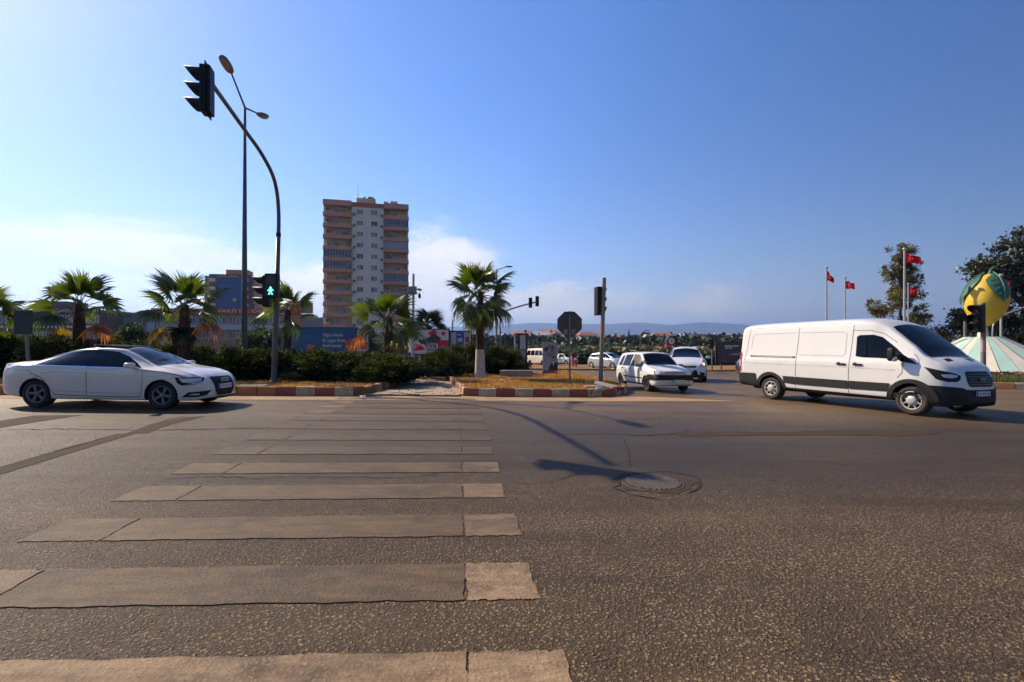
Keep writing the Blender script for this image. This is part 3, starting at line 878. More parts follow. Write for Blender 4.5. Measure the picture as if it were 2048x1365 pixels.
# --- white saloon
A4 = dict(hw=.913, tyre=.325, arch=.365, axles=(-1.405, 1.405), crown=.035, waist=.985,
  top=[(-2.40, .70), (-2.375, .90), (-2.30, 1.005), (-2.1, 1.02), (-1.66, 1.045), (-1.40, 1.14), (-1.02, 1.285), (-.6, 1.378), (-.1, 1.405), (.25, 1.385), (.55, 1.29), (.85, 1.135), (1.12, .995), (1.3, .955), (1.7, .885), (2.0, .80), (2.16, .71), (2.25, .60), (2.285, .47)],
  belt=[(-2.4, .62), (-2.2, .86), (-1.8, .965), (-1.0, .955), (0, .935), (1.0, .90), (1.6, .83), (2.0, .72), (2.285, .42)],
  bot=[(-2.4, .48), (-2.3, .30), (-2.0, .25), (-1.4, .20), (1.4, .19), (2.05, .19), (2.24, .21), (2.285, .30)],
  wb=[(-2.4, .56), (-2.33, .70), (-2.15, .815), (-1.8, .89), (-1.2, .913), (1.3, .913), (1.75, .89), (2.05, .80), (2.2, .64), (2.285, .40)],
  wr=[(-2.4, .5), (-2.2, .72), (-1.75, .72), (-1.42, .64), (-1.0, .58), (-.1, .575), (.3, .57), (.7, .625), (1.12, .72), (1.5, .76), (1.9, .70), (2.15, .58), (2.285, .36)])
m_audi = M('white_saloon_paint', (.74, .645, .535), .28, var=.03, vscale=1., coat=.8)
car = Car('saloon_car', 'white four ring saloon car with open sunroof passing the juniper hedge', A4, m_audi)
GL = m_glass
car.panel('side_window', [(.93, .945), (.74, 1.06), (.5, 1.19), (.22, 1.295), (-.02, 1.325), (-.25, 1.337), (-.26, .966)], -90, GL)
car.panel('side_window', [(-.28, .968), (-.26, 1.335), (-.55, 1.322), (-.85, 1.265), (-1.10, 1.175), (-1.32, 1.07), (-1.47, .99)], -90, GL)
car.panel('window_trim', [(.97, .925), (-1.50, .973), (-1.52, .988), (.95, .942)], -90, m_chrome, .009)
car.panel('window_trim', [(-.20, .962), (-.18, 1.34), (-.29, 1.34), (-.31, .966)], -90, m_glass, .013)
car.panel('windscreen', [(1.13, -.60), (1.16, -.3), (1.17, 0), (1.16, .3), (1.13, .60), (.72, .565), (.36, .505), (.33, 0), (.36, -.505), (.72, -.565)], 'T', GL, mirror=False)
car.panel('rear_window', [(-1.72, -.55), (-1.76, 0), (-1.72, .55), (-1.0, .50), (-.97, 0), (-1.0, -.50)], 'T', GL, mirror=False)
sr = MB().cbox((0, 0, 0), (.78, .86, .02), .008)
o = sr.build('sunroof', M('sunroof_glass', (.02, .035, .045), .05, spec=.8), car.root, (-.12, 0, 1.443)); o.rotation_euler = (0, R(2.2), 0)
MB().cbox((-.46, 0, 1.43), (.05, .8, .05), .01).build('sunroof_deflector', m_black, car.root)
for pts in ([(-.25, .95), (-.245, .6), (-.24, .30)], [(.98, .92), (1.0, .7), (.985, .45), (.96, .30)], [(-1.60, .97), (-1.5, .80), (-1.28, .72), (-1.12, .55), (-.96, .32), (-.24, .29), (.96, .29)], [(1.0, .89), (1.4, .865), (1.75, .79), (2.02, .70)]):
    car.seam(pts)
car.seam([(-1.9, .86), (-1.0, .84), (0, .80), (1.0, .765), (1.35, .75)], w=.018, mat=M('crease_shade', (.50, .49, .48), .3, coat=.8))  # no panel gap: shade of the body creases painted as greyer strips
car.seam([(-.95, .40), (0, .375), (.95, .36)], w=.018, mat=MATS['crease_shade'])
for x in (-.42, -1.28):
    car.both('door_handle', lambda mb, sd, x=x: mb.sup((x + .12, sd * .905, .83), (.22, .05, .035), .5), m_audi)
car.both('mirror', lambda mb, sd: (mb.sup((.80, sd * 1.02, 1.0), (.14, .23, .135), .55), mb.tube([(.84, sd * .85, .93), (.82, sd * .98, .95)], [.035, .03])), m_audi)
car.panel('headlight', [(-1.94, .775), (-1.96, .69), (-1.88, .60), (-1.62, .58), (-1.46, .60), (-1.36, .665), (-1.42, .72), (-1.7, .755)], -35 - 0, m_black, .006) if False else None
car.panel('headlight', [(1.60, .745), (1.66, .645), (1.72, .61), (1.90, .612), (2.06, .635), (2.135, .69), (2.10, .715), (1.85, .735)], -68, m_black, .006) if False else None
def hl(poly, mat, off, name='headlight', parent=None): return car.panel(name, poly, -40, mat, off, cell=.05, parent=parent)
# corner view at -40 degrees: u = x*sin40 + y*cos40
U40 = lambda x, y: x * math.sin(R(40)) + y * math.cos(R(40))
hl([(U40(1.70, -.89), .735), (U40(1.76, -.88), .60), (U40(1.84, -.87), .555), (U40(2.05, -.80), .565), (U40(2.17, -.66), .615), (U40(2.205, -.60), .70), (U40(2.19, -.60), .725), (U40(2.0, -.80), .735)], m_black, .006)
hl([(U40(1.78, -.88), .715), (U40(1.86, -.86), .625), (U40(2.05, -.79), .618), (U40(2.15, -.66), .655), (U40(2.16, -.63), .705), (U40(2.0, -.79), .712)], m_lens, .010, 'lamp_lens')
hl([(U40(1.90, -.85), .585), (U40(2.05, -.79), .582), (U40(2.16, -.65), .62), (U40(2.15, -.66), .634), (U40(2.04, -.80), .598)], M('lamp_white', (.8, .8, .8), .2), .013, 'running_light')
hl([(U40(1.86, -.88), .285), (U40(1.98, -.84), .40), (U40(2.2, -.60), .42), (U40(2.26, -.46), .425), (U40(2.2, -.56), .32), (U40(2.1, -.72), .285)], m_black, .006, 'lower_vent')
hl([(U40(1.98, -.84), .335), (U40(2.06, -.78), .365), (U40(2.14, -.70), .36), (U40(2.12, -.71), .33)], m_lens, .010, 'fog_lamp')
car.panel('grille', [(-.40, .70), (-.36, .40), (-.27, .285), (.27, .285), (.36, .40), (.40, .70), (.36, .725), (-.36, .725)], 0, m_black, .008, mirror=False, cell=.05)
for i in range(6):
    car.panel('grille_bar', [(-.36, .36 + i * .058), (.36, .36 + i * .058), (.36, .372 + i * .058), (-.36, .372 + i * .058)], 0, m_dark, .016, mirror=False, cell=.08)
car.panel('splitter', [(-.72, .235), (-.6, .205), (.6, .205), (.72, .235), (.5, .255), (-.5, .255)], 0, m_black, .012, mirror=False)
for i in range(4):
    MB().lathe([(.040, -.006), (.050, 0), (.040, .006), (.034, 0), (.040, -.006)], 18, 0, (2.295, -.1125 + i * .075, .655), Matrix(((0, 0, 1), (1, 0, 0), (0, 1, 0)))).build('badge_ring', m_chrome, car.root)
plate(car, (2.305, 0, .50), '07 ADP 38', .50, .11)
car.panel('tail_light', [(-2.44 * .7 + 0, .80)], 0, m_red_l) if False else None
U140 = lambda x, y: x * math.sin(R(130)) + y * math.cos(R(130))
car.panel('tail_light', [(-U140(0, 0) + (-x * -math.sin(R(-130)) * 0) + (x * -math.sin(R(-130)) + y * math.cos(R(-130))), z) for x, y, z in ((-2.05, -.86, .90), (-2.2, -.80, .77), (-2.36, -.64, .77), (-2.34, -.62, .93))], -130, m_red_l, .008)
m_alloy2 = M('dim_alloy', (.20, .19, .185), .45, .5)
car.wheels(spokes(5, .026, .05, .022, True), .225, .215, rim_mat=m_alloy2)
MB().cbox((0, 0, .30), (3.9, 1.5, .16), .05).build('underbody', m_black, car.root)
car.place((70, 817), (322, 820.5))
car.root.scale.z *= .965

# --- white panel van
TR = dict(hw=1.03, tyre=.345, arch=.43, axles=(-1.875, 1.875), crown=.045, waist=.985,
  top=[(-3.07, 2.18), (-3.05, 2.33), (-2.98, 2.42), (-2.8, 2.465), (-1.5, 2.49), (0, 2.49), (.55, 2.475), (.95, 2.40), (1.25, 2.25), (1.45, 2.08), (1.8, 1.74), (2.12, 1.43), (2.25, 1.36), (2.5, 1.25), (2.68, 1.13), (2.80, .98), (2.86, .80), (2.88, .62)],
  belt=[(-3.07, 1.35), (1.0, 1.35), (1.7, 1.27), (2.2, 1.15), (2.6, .98), (2.88, .55)],
  bot=[(-3.07, .42), (-2.6, .38), (-1.875, .36), (0, .34), (1.875, .33), (2.4, .25), (2.75, .25), (2.88, .33)],
  wb=[(-3.07, .95), (-3.03, .99), (-2.8, 1.015), (-1.5, 1.03), (1.9, 1.03), (2.2, 1.0), (2.5, .915), (2.72, .77), (2.83, .62), (2.88, .48)],
  wr=[(-3.07, .83), (-2.95, .86), (-1.5, .87), (.4, .87), (.9, .84), (1.25, .80), (1.7, .83), (2.12, .86), (2.4, .80), (2.7, .64), (2.88, .42)])
m_van = M('white_van_paint', (.70, .675, .625), .36, var=.03, vscale=.8, coat=.5)
m_clad = M('grey_cladding', (.018, .0172, .0165), .6, var=.15, spec=.3)
car = van = Car('panel_van', 'white high roof panel van turning beside the lemon roundabout', TR, m_van, 'van')
car.panel('side_window', [(.62, 1.40), (.60, 1.95), (.66, 2.00), (.98, 2.005), (1.18, 1.93), (1.50, 1.64), (1.72, 1.41), (1.62, 1.33), (1.15, 1.36), (.78, 1.37)], -90, GL)
car.panel('window_sail', [(1.72, 1.42), (1.60, 1.33), (1.64, 1.28), (1.98, 1.215), (2.02, 1.215)], -90, m_black, .009)
car.panel('windscreen', [(2.14, -.72), (2.19, -.4), (2.21, 0), (2.19, .4), (2.14, .72), (1.7, .735), (1.40, .70), (1.28, .66), (1.25, .3), (1.24, 0), (1.25, -.3), (1.28, -.66), (1.40, -.70), (1.7, -.735)], 'T', GL, .008, mirror=False)
ms = M('panel_seam', (.05, .048, .045), .7, spec=.2)
for pts in ([(.50, 2.30), (.49, 1.6), (.46, .9), (.46, .38)], [(-1.02, 2.40), (-1.03, 1.5), (-1.04, .38)], [(-2.72, 2.35), (-2.76, 1.9), (-2.80, 1.45), (-2.84, 1.2)], [(-2.72, 2.33), (-1.0, 2.365), (.44, 2.35)], [(.50, 2.14), (.9, 2.13), (1.2, 2.03), (1.5, 1.78)],
            [(1.72, 1.27), (1.70, 1.0), (1.60, .88)], [(2.05, 1.22), (2.0, 1.35), (1.88, 1.48)]):
    car.seam(pts, w=.012, mat=ms)
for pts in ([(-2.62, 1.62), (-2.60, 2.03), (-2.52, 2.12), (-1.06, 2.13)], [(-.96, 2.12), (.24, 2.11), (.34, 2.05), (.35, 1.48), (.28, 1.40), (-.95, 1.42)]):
    car.seam(pts, w=.016, mat=M('swage_shade', (.42, .41, .39), .4, coat=.5))  # shade of the pressed side panels painted as strips, not real seams
car.seam([(-2.9, 1.13), (-1.2, 1.115), (.5, 1.10), (1.55, 1.06)], w=.035, mat=M('swage_soft_shade', (.60, .585, .56), .4, coat=.5))  # soft shade along the waist swage, painted as one wide strip
car.panel('door_rail', [(-2.62, 1.335), (-2.62, 1.385), (-1.07, 1.365), (-1.07, 1.315)], -90, m_black, .012)
car.panel('door_rail', [(-2.54, 1.347), (-2.54, 1.372), (-1.14, 1.353), (-1.14, 1.328)], -90, M('rail_light', (.45, .43, .4), .4, .4), .016)
for x in (.14, .56):
    car.both('door_handle', lambda mb, sd, x=x: (mb.sup((x + .13, sd * 1.04, 1.175), (.24, .05, .045), .5), mb.sup((x + .06, sd * 1.025, 1.185), (.10, .035, .085), .7)), m_black)
car.both('mirror', lambda mb, sd: (mb.sup((1.60, sd * 1.20, 1.46), (.16, .21, .36), .45), mb.tube([(1.66, sd * 1.0, 1.36), (1.62, sd * 1.18, 1.36)], .05), mb.tube([(1.66, sd * .98, 1.45), (1.62, sd * 1.18, 1.45)], .04)), m_black)
car.both('mirror_indicator', lambda mb, sd: mb.sup((1.655, sd * 1.225, 1.34), (.075, .13, .13), .6), m_lens)
# side cladding, arches, bumpers
def arch(x, r0, r1, a0, a1, n=14):
    zc = TR['tyre']
    return [(x + r0 * math.cos(R(a0 + (a1 - a0) * i / n)), zc + r0 * math.sin(R(a0 + (a1 - a0) * i / n))) for i in range(n + 1)] + [(x + r1 * math.cos(R(a1 + (a0 - a1) * i / n)), zc + r1 * math.sin(R(a1 + (a0 - a1) * i / n))) for i in range(n + 1)]
car.panel('wheel_arch_trim', arch(-1.875, .425, .52, 2, 178), -90, m_clad, .018)
car.panel('wheel_arch_trim', arch(1.875, .425, .52, 2, 178), -90, m_clad, .018)
car.panel('side_cladding', [(-1.40, .56), (-1.44, .76), (-1.05, .755), (-1.05, .53)], -90, m_clad, .016)
car.panel('side_cladding', [(-1.03, .53), (-1.03, .755), (.45, .735), (.45, .52)], -90, m_clad, .016)
car.panel('side_cladding', [(.475, .52), (.475, .735), (1.44, .73), (1.39, .53)], -90, m_clad, .016)
car.panel('sill', [(-1.42, .37), (1.42, .335), (1.42, .39), (-1.42, .425)], -90, m_clad, .012)
car.panel('rear_bumper', [(-3.065, .40), (-3.065, .80), (-2.4, .80), (-2.38, .60), (-2.32, .40)], -90, m_clad, .022)
car.panel('rear_bumper', [(-.98, .42), (.98, .42), (.98, .70), (-.98, .70)], 180, m_clad, .03, mirror=False)
car.panel('tail_light', [(-3.06, .84), (-3.065, 1.52), (-3.01, 1.52), (-2.965, 1.44), (-2.97, .84)], -90, m_red_l, .012)
car.panel('tail_lamp_white', [(-3.06, 1.02), (-3.06, 1.22), (-2.985, 1.22), (-2.985, 1.02)], -90, m_lens, .016)
car.panel('front_bumper', [(-1.02, .26), (-1.02, .74), (-.62, .70), (-.5, .655), (0, .645), (.5, .655), (.62, .70), (1.02, .74), (1.02, .26), (.6, .25), (-.6, .25)], 0, m_clad, .012, mirror=False, cell=.06)
car.panel('front_bumper', [(2.29, .28), (2.27, .56), (2.17, .74), (2.45, .72), (2.7, .71), (2.7, .27)], -90, m_clad, .013, cell=.06)
car.panel('grille', [(-.43, 1.03), (-.47, .86), (-.43, .75), (-.36, .715), (.36, .715), (.43, .75), (.47, .86), (.43, 1.03), (.36, 1.065), (-.36, 1.065)], 0, m_black, .016, mirror=False, cell=.05)
for i in range(5):
    z = .755 + i * .058
    car.panel('grille_bar', [(-.42, z), (.42, z), (.42, z + .022), (-.42, z + .022)], 0, M('grille_bar_grey', (.05, .05, .052), .35, spec=.5), .03, mirror=False, cell=.08)
MB().sup((0, 0, 0), (.03, .24, .10), .9).build('badge', M('badge_grey', (.12, .13, .15), .3, .6), car.root, (2.905, 0, .885))
U45 = lambda x, y: (x + y) * math.sqrt(.5)
def hv(poly, mat, off, name, cell=.05): return car.panel(name, [(U45(x, y), z) for x, y, z in poly], -45, mat, off, cell=cell)
hv([(2.18, -.99, 1.16), (2.30, -.97, 1.04), (2.42, -.93, .89), (2.62, -.83, .83), (2.77, -.70, .83), (2.80, -.63, .88), (2.79, -.60, .97), (2.70, -.66, 1.02), (2.5, -.85, 1.08)], m_black, .008, 'headlight')
hv([(2.50, -.88, .99), (2.56, -.86, .93), (2.68, -.77, .91), (2.75, -.69, .93), (2.76, -.65, .975), (2.66, -.74, 1.0)], m_lens, .014, 'lamp_lens')
for sd in (-1, 1):
    car.panel('bonnet_vent', [(2.30, sd * .28), (2.42, sd * .30), (2.42, sd * .52), (2.30, sd * .50)], 'T', m_black, .008, mirror=False)
plate(car, (2.925, .0, .56), '33 AGF 06', .50, .11)
def hubcap(mb, rr, tw):
    mb.lathe([(rr * .99, tw * .36), (rr * .99, tw * .5), (rr * .90, tw * .5), (rr * .87, tw * .34)], 32, 0)
    mb.lathe([(rr * .9, tw * .2), (0, tw * .2)], 32, 1)
    mb.lathe([(rr * .58, tw * .3), (rr * .50, tw * .5), (rr * .2, tw * .56), (0, tw * .56)], 24, 0)
    for k in range(8):
        a = 2 * math.pi * k / 8
        mb.cbox((math.cos(a) * rr * .68, math.sin(a) * rr * .68, tw * .42), (rr * .5, rr * .12, .02), .006, 0, a)
car.wheels(hubcap, .235, .225, M('dusty_tyre', (.045, .032, .024), .9, var=.2, vscale=8), M('hubcap_silver', (.42, .40, .37), .5, .15, var=.12, vscale=6))
MB().cbox((-.1, 0, .40), (5.2, 1.6, .22), .05).build('underbody', m_black, car.root)
for ch in van.root.children:
    if ch.name.startswith('wheel'): continue
    if ch.location.x > 1.9: ch.location.x = 1.9 + (ch.location.x - 1.9) * .80
    elif ch.type == 'MESH' and ch.location.x == 0:
        for v in ch.data.vertices:
            if v.co.x > 1.9: v.co.x = 1.9 + (v.co.x - 1.9) * .80
            if v.co.z > 1.3: v.co.z = 1.3 + (v.co.z - 1.3) * .93
car.place((1541, 799.5), (1822, 831.5))
van.root.scale.z *= .94

# --- white boxy hatchback
UN = dict(hw=.79, tyre=.275, arch=.315, axles=(-1.18, 1.18), crown=.02, waist=.98,
  top=[(-1.80, .80), (-1.77, .98), (-1.68, 1.18), (-1.5, 1.36), (-1.38, 1.405), (-.6, 1.42), (.15, 1.405), (.33, 1.36), (.6, 1.18), (.92, .955), (1.05, .92), (1.5, .83), (1.82, .745), (1.89, .68), (1.90, .5)],
  belt=[(-1.8, .70), (-1.6, .86), (0, .86), (.9, .84), (1.5, .74), (1.9, .5)],
  bot=[(-1.8, .42), (-1.6, .27), (-1.18, .22), (1.18, .22), (1.7, .22), (1.9, .27)],
  wb=[(-1.8, .66), (-1.7, .74), (-1.3, .78), (0, .79), (1.2, .785), (1.65, .75), (1.83, .70), (1.9, .62)],
  wr=[(-1.8, .60), (-1.5, .60), (-.6, .58), (.2, .57), (.5, .60), (.95, .67), (1.5, .68), (1.9, .58)])
m_uno = M('aged_white_paint', (.70, .68, .62), .42, var=.06, vscale=2., coat=.25)
car = Car('hatchback_car', 'old white boxy hatchback with roof bars at the island tip', UN, m_uno)
car.panel('side_window', [(.86, .885), (.30, 1.29), (.18, 1.325), (-.22, 1.335), (-.24, .885)], -90, M('open_window', (.035, .012, .012), .5))
car.panel('side_window', [(-.32, .885), (-.30, 1.335), (-.95, 1.32), (-1.02, .885)], -90, GL)
car.panel('side_window', [(-1.10, .885), (-1.05, 1.305), (-1.26, 1.27), (-1.46, .90)], -90, GL)
car.panel('windscreen', [(.93, -.60), (.96, 0), (.93, .60), (.6, .56), (.33, .50), (.31, 0), (.33, -.50), (.6, -.56)], 'T', GL, mirror=False)
for pts in ([(-.27, .87), (-.27, .3)], [(.88, .86), (.86, .5), (.8, .3)], [(-1.06, .87), (-1.05, .7), (-.86, .5), (-.8, .3)]): car.seam(pts, w=.012, mat=ms)
car.panel('side_strip', [(-.84, .47), (.84, .45), (.84, .49), (-.84, .51)], -90, m_black, .01)
car.panel('sill', [(-.86, .23), (.86, .23), (.86, .285), (-.86, .285)], -90, m_black, .01)
car.panel('front_bumper', [(-.78, .44), (.78, .44), (.78, .62), (-.78, .62)], 0, m_black, .03, mirror=False)
car.panel('front_bumper', [(1.50, .44), (1.50, .60), (1.88, .62), (1.88, .44)], -90, m_black, .02)
car.panel('headlight', [(-.68, .64), (-.36, .64), (-.36, .75), (-.66, .755)], 0, m_lens, .012)
car.panel('headlight_surround', [(-.71, .63), (-.34, .63), (-.34, .76), (-.69, .765)], 0, m_black, .006)
car.panel('grille', [(-.33, .645), (.33, .645), (.33, .74), (-.33, .74)], 0, m_black, .01, mirror=False)
for z in (.665, .70, .73): car.panel('grille_bar', [(-.32, z), (.32, z), (.32, z + .012), (-.32, z + .012)], 0, m_plate, .018, mirror=False)
plate(car, (1.935, .12, .40), '16 Z 7102', .46, .10)
car.both('mirror', lambda mb, sd: mb.sup((.66, sd * .87, .93), (.10, .17, .12), .4), m_galv)
for x in (-.16, -.96): car.both('door_handle', lambda mb, sd, x=x: mb.cbox((x, sd * .80, .81), (.11, .03, .035), .01), m_black)
for sd in (-1, 1):
    MB().tube([(-.95, sd * .46, 1.40), (-.9, sd * .46, 1.475), (-.35, sd * .46, 1.48), (-.3, sd * .46, 1.41)], .014).build('roof_bar', m_galv, car.root)
def steelrim(mb, rr, tw):
    mb.lathe([(rr, tw * .4), (rr * .96, tw * .45), (rr * .8, tw * .2), (rr * .45, tw * .32), (rr * .25, tw * .3), (0, tw * .33)], 28, 1)
car.wheels(steelrim, .17, .18)
MB().cbox((0, 0, .28), (3.0, 1.3, .14), .04).build('underbody', m_black, car.root)
car.place((1241.5, 769.5), (1292, 783.5), fixscale=1.0)
uno = car

# --- generic modern hatch and suv profiles
def modern(name, label, L, H, W, wbs, paint, suv=False, grp=None, tyre=.31, drl=None):
    fo = .86; ro = L - wbs - fo; a = wbs / 2; xf = a + fo; xr = -a - ro; k = H / 1.5
    c_ = -.1
    sp = dict(hw=W / 2, tyre=tyre, arch=tyre + .045, axles=(-a, a), crown=.03, waist=.98,
      top=[(xr, .75 * k), (xr + .05, 1.0 * k), (xr + .25, 1.25 * k), (xr + .55, 1.40 * k), (-.5, 1.47 * k), (.0, 1.47 * k), (.35, 1.40 * k), (.75, 1.20 * k), (a - .05, 1.02 * k), (a + .2, .95 * k), (a + .55, .83 * k), (xf - .1, .70 * k), (xf - .02, .55 * k), (xf, .42 * k)],
      belt=[(xr, .7 * k), (xr + .4, 1.02 * k), (-.5, .97 * k), (.6, .93 * k), (a + .2, .84 * k), (xf, .40 * k)],
      bot=[(xr, .45), (xr + .2, .28), (-a, .23), (a, .22), (xf - .2, .2), (xf, .28)],
      wb=[(xr, W * .33), (xr + .12, W * .42), (-a, W * .495), (a, W * .495), (xf - .35, W * .45), (xf - .1, W * .36), (xf, W * .26)],
      wr=[(xr, W * .30), (xr + .4, W * .32), (-.5, W * .325), (.3, W * .32), (a - .05, W * .40), (xf - .3, W * .37), (xf, W * .22)])
    car = Car(name, label, sp, paint, group=grp)
    car.panel('side_window', [(a - .2, .985 * k), (.5, 1.26 * k), (.2, 1.37 * k), (-.25, 1.40 * k), (-.25, .99 * k)], -90, GL)
    car.panel('side_window', [(-.32, .99 * k), (-.32, 1.40 * k), (-.8, 1.38 * k), (xr + .45, 1.25 * k), (xr + .38, 1.06 * k)], -90, GL)
    w2 = W * .36
    car.panel('windscreen', [(a - .06, -w2 * 1.02), (a, 0), (a - .06, w2 * 1.02), (.72, w2 * .93), (.40, w2 * .84), (.36, 0), (.40, -w2 * .84), (.72, -w2 * .93)], 'T', GL, mirror=False)
    U = lambda x, y: x * math.sin(R(40)) + y * math.cos(R(40))
    hlp = [(U(a + .38, -W * .46), .82 * k), (U(a + .52, -W * .44), .66 * k), (U(xf - .14, -W * .33), .60 * k), (U(xf - .06, -W * .26), .64 * k), (U(xf - .14, -W * .30), .71 * k)]
    car.panel('headlight', hlp, -40, m_lens, .008)
    car.panel('grille', [(-W * .20, .60 * k), (W * .20, .60 * k), (W * .23, .67 * k), (-W * .23, .67 * k)], 0, m_black, .01, mirror=False)
    car.panel('lower_grille', [(-W * .26, .28 * k), (W * .26, .28 * k), (W * .22, .50 * k), (-W * .22, .50 * k)], 0, m_black, .01, mirror=False)
    car.panel('fog_lamp', [(-W * .42, .30 * k), (-W * .30, .30 * k), (-W * .29, .42 * k), (-W * .40, .40 * k)], 0, m_black, .012)
    car.both('mirror', lambda mb, sd: mb.sup((.72, sd * (W / 2 + .1), 1.03 * k), (.12, .22, .14), .5), paint)
    car.seam([(-.28, .98 * k), (-.28, .3)], mat=ms); car.seam([(a - .2, .95 * k), (a - .25, .35)], mat=ms)
    car.wheels(spokes(5, .05, .06), .2, tyre * .68)
    plate(car, (xf + .03, 0, .46 * k if not suv else .50), '33 KL 482', .5, .11)
    MB().cbox((0, 0, .3), (wbs + .9, W * .8, .16), .04).build('underbody', m_black, car.root)
    return car
m_w2 = M('pearl_white_paint', (.70, .69, .68), .3, var=.02, coat=.7)
m_sil = M('silver_paint', (.52, .53, .54), .3, .35, var=.03, coat=.7)
suv = modern('suv_car', 'white compact SUV with lit amber indicator behind the old hatchback', 4.41, 1.66, 1.82, 2.64, m_w2, True, tyre=.35)
suv.panel('lower_cladding', [(-.8, .24), (.8, .24), (.72, .34), (-.72, .34)], 0, m_black, .014, mirror=False)
ai = MB().sup((1.86, .70, .83), (.1, .12, .10), .8).build('indicator_lamp', M('amber_light', (.9, .35, .03), .3, emit=(1., .36, .03), estr=5.), suv.root)
text('H', .10, (2.205, 0, .955 * .7 + .03), m_chrome, suv.root, R(90), ext=.004)
for sd in (-1, 1): MB().tube([(-1.3, sd * .62, 1.60), (-.9, sd * .62, 1.66), (-.1, sd * .62, 1.66), (.25, sd * .60, 1.58)], .02).build('roof_rail', m_galv, suv.root)
c = G(1408, 764); suv.set(Vector((c.x - .40, c.y + 1.6, 0)), math.atan2(-1, -.30), 1.08)
mpv = modern('compact_car', 'silver white compact car crossing behind the signal post', 4.25, 1.56, 1.77, 2.7, m_sil, tyre=.32)
c = G(1206, 740); mpv.set(Vector((c.x + .65, c.y + 1.0, 0)), math.atan2(-.80, .55), .98)
fst = modern('small_hatchback', 'small white hatchback partly hidden by the octagonal sign post', 3.95, 1.48, 1.72, 2.49, m_w2)
c = G(1118, 731); fst.set(Vector((c.x + .65, c.y + 1.0, 0)), math.atan2(-.75, .6), .95)
gcar = modern('grey_hatchback', 'grey car almost hidden behind the old white hatchback', 4.1, 1.5, 1.74, 2.55, M('grey_paint', (.14, .15, .16), .3, .3, coat=.7))
c = G(1322, 752); gcar.set(Vector((c.x + .3, c.y + 1.0, 0)), math.atan2(-.9, .35), 1.0)
dkc = modern('dark_saloon', 'dark blue car with red tail light just behind the van', 4.3, 1.46, 1.76, 2.6, M('navy_paint', (.012, .018, .035), .3, coat=.8))
dkc.panel('tail_light', [(-2.0 * .643 - .77 * .9, .80)], 0, m_red_l) if False else None
xr_ = -1.3 - (4.3 - 2.6 - .86)
dkc.panel('tail_light', [(-.80, .78), (-.45, .80), (-.45, .92), (-.78, .94)], 180, m_red_l, .012)
c = G(1473, 764); dkc.set(Vector((c.x + 2.75, c.y + .9, 0)), R(-14), 1.0)
# --- cream minibus
MN = dict(hw=.84, tyre=.30, arch=.34, axles=(-1.2, 1.2), crown=.03, waist=.985,
  top=[(-2.0, 1.5), (-1.97, 1.78), (-1.8, 1.90), (-.5, 1.93), (.75, 1.90), (.95, 1.82), (1.35, 1.32), (1.5, 1.18), (1.9, 1.02), (2.02, .85), (2.05, .5)],
  belt=[(-2.0, 1.05), (.9, 1.05), (1.5, .98), (2.05, .5)], bot=[(-2.0, .35), (-1.2, .27), (1.2, .27), (2.05, .3)],
  wb=[(-2.0, .76), (-1.8, .82), (1.2, .84), (1.7, .80), (1.95, .70), (2.05, .58)], wr=[(-2.0, .68), (-.5, .70), (.8, .68), (1.4, .72), (1.9, .66), (2.05, .5)])
car = Car('minibus', 'cream white minibus half hidden behind the portrait notice board', MN, M('cream_paint', (.66, .60, .47), .4, coat=.3), 'minibus')
for a_, b_ in ((-1.85, -1.15), (-1.08, -.38), (-.3, .38)): car.panel('side_window', [(a_, 1.15), (a_ + .04, 1.68), (b_ - .02, 1.68), (b_, 1.15)], -90, GL)
car.panel('side_window', [(.46, 1.15), (.46, 1.68), (.78, 1.66), (1.2, 1.17)], -90, GL)
car.panel('windscreen', [(1.36, -.68), (1.42, 0), (1.36, .68), (.98, .62), (.95, 0), (.98, -.62)], 'T', GL, mirror=False)
car.panel('front_bumper', [(-.8, .32), (.8, .32), (.8, .55), (-.8, .55)], 0, m_black, .03, mirror=False)
car.panel('headlight', [(-.68, .70), (-.4, .70), (-.4, .84), (-.66, .85)], 0, m_lens, .012)
car.panel('grille', [(-.36, .70), (.36, .70), (.36, .82), (-.36, .82)], 0, m_black, .01, mirror=False)
car.wheels(steelrim, .18, .19)
MB().cbox((0, 0, .34), (3.4, 1.4, .16), .04).build('underbody', m_black, car.root)
c = G(1075, 732.5); car.set(Vector((c.x + .55, c.y + .9, 0)), math.atan2(-.78, .5), 1.0)
# --- red scooter with rider
c = G(1148, 737)
scoot = thing('motor_scooter', 'red and white motor scooter ridden across the junction', 'scooter', c, math.atan2(-1, .12))
mr_ = M('red_scooter_paint', (.5, .015, .02), .3, coat=.6)
tm = MB().lathe([(.15, .04), (.2, .055), (.25, .03), (.25, -.03), (.2, -.055), (.15, -.04)], 20).mesh('wheel', m_rubber)
for x in (-.62, .62):
    o = ob('wheel', tm, scoot, (x, 0, .25)); o.rotation_euler = (R(90), 0, 0)
    MB().lathe([(.16, .03), (.05, .05), (0, .05)], 14).build('rim', m_alloy, o)
MB().sup((.52, 0, .62), (.22, .36, .62), .6).build('front_shield', mr_, scoot)
MB().sup((.60, 0, .42), (.32, .16, .22), .7).build('front_mudguard', mr_, scoot)
MB().sup((-.42, 0, .55), (.85, .32, .36), .6).build('tail_body', mr_, scoot)
MB().sup((-.32, 0, .78), (.75, .28, .12), .5).build('seat', m_black, scoot)
MB().cbox((.15, 0, .33), (.55, .30, .08), .02).build('footboard', m_dark, scoot)
MB().tube([(.50, -.33, 1.0), (.48, 0, .98), (.50, .33, 1.0)], .02).build('handlebar', m_black, scoot)
MB().sup((.60, 0, .90), (.16, .22, .18), .8).build('headlight', m_plate, scoot)
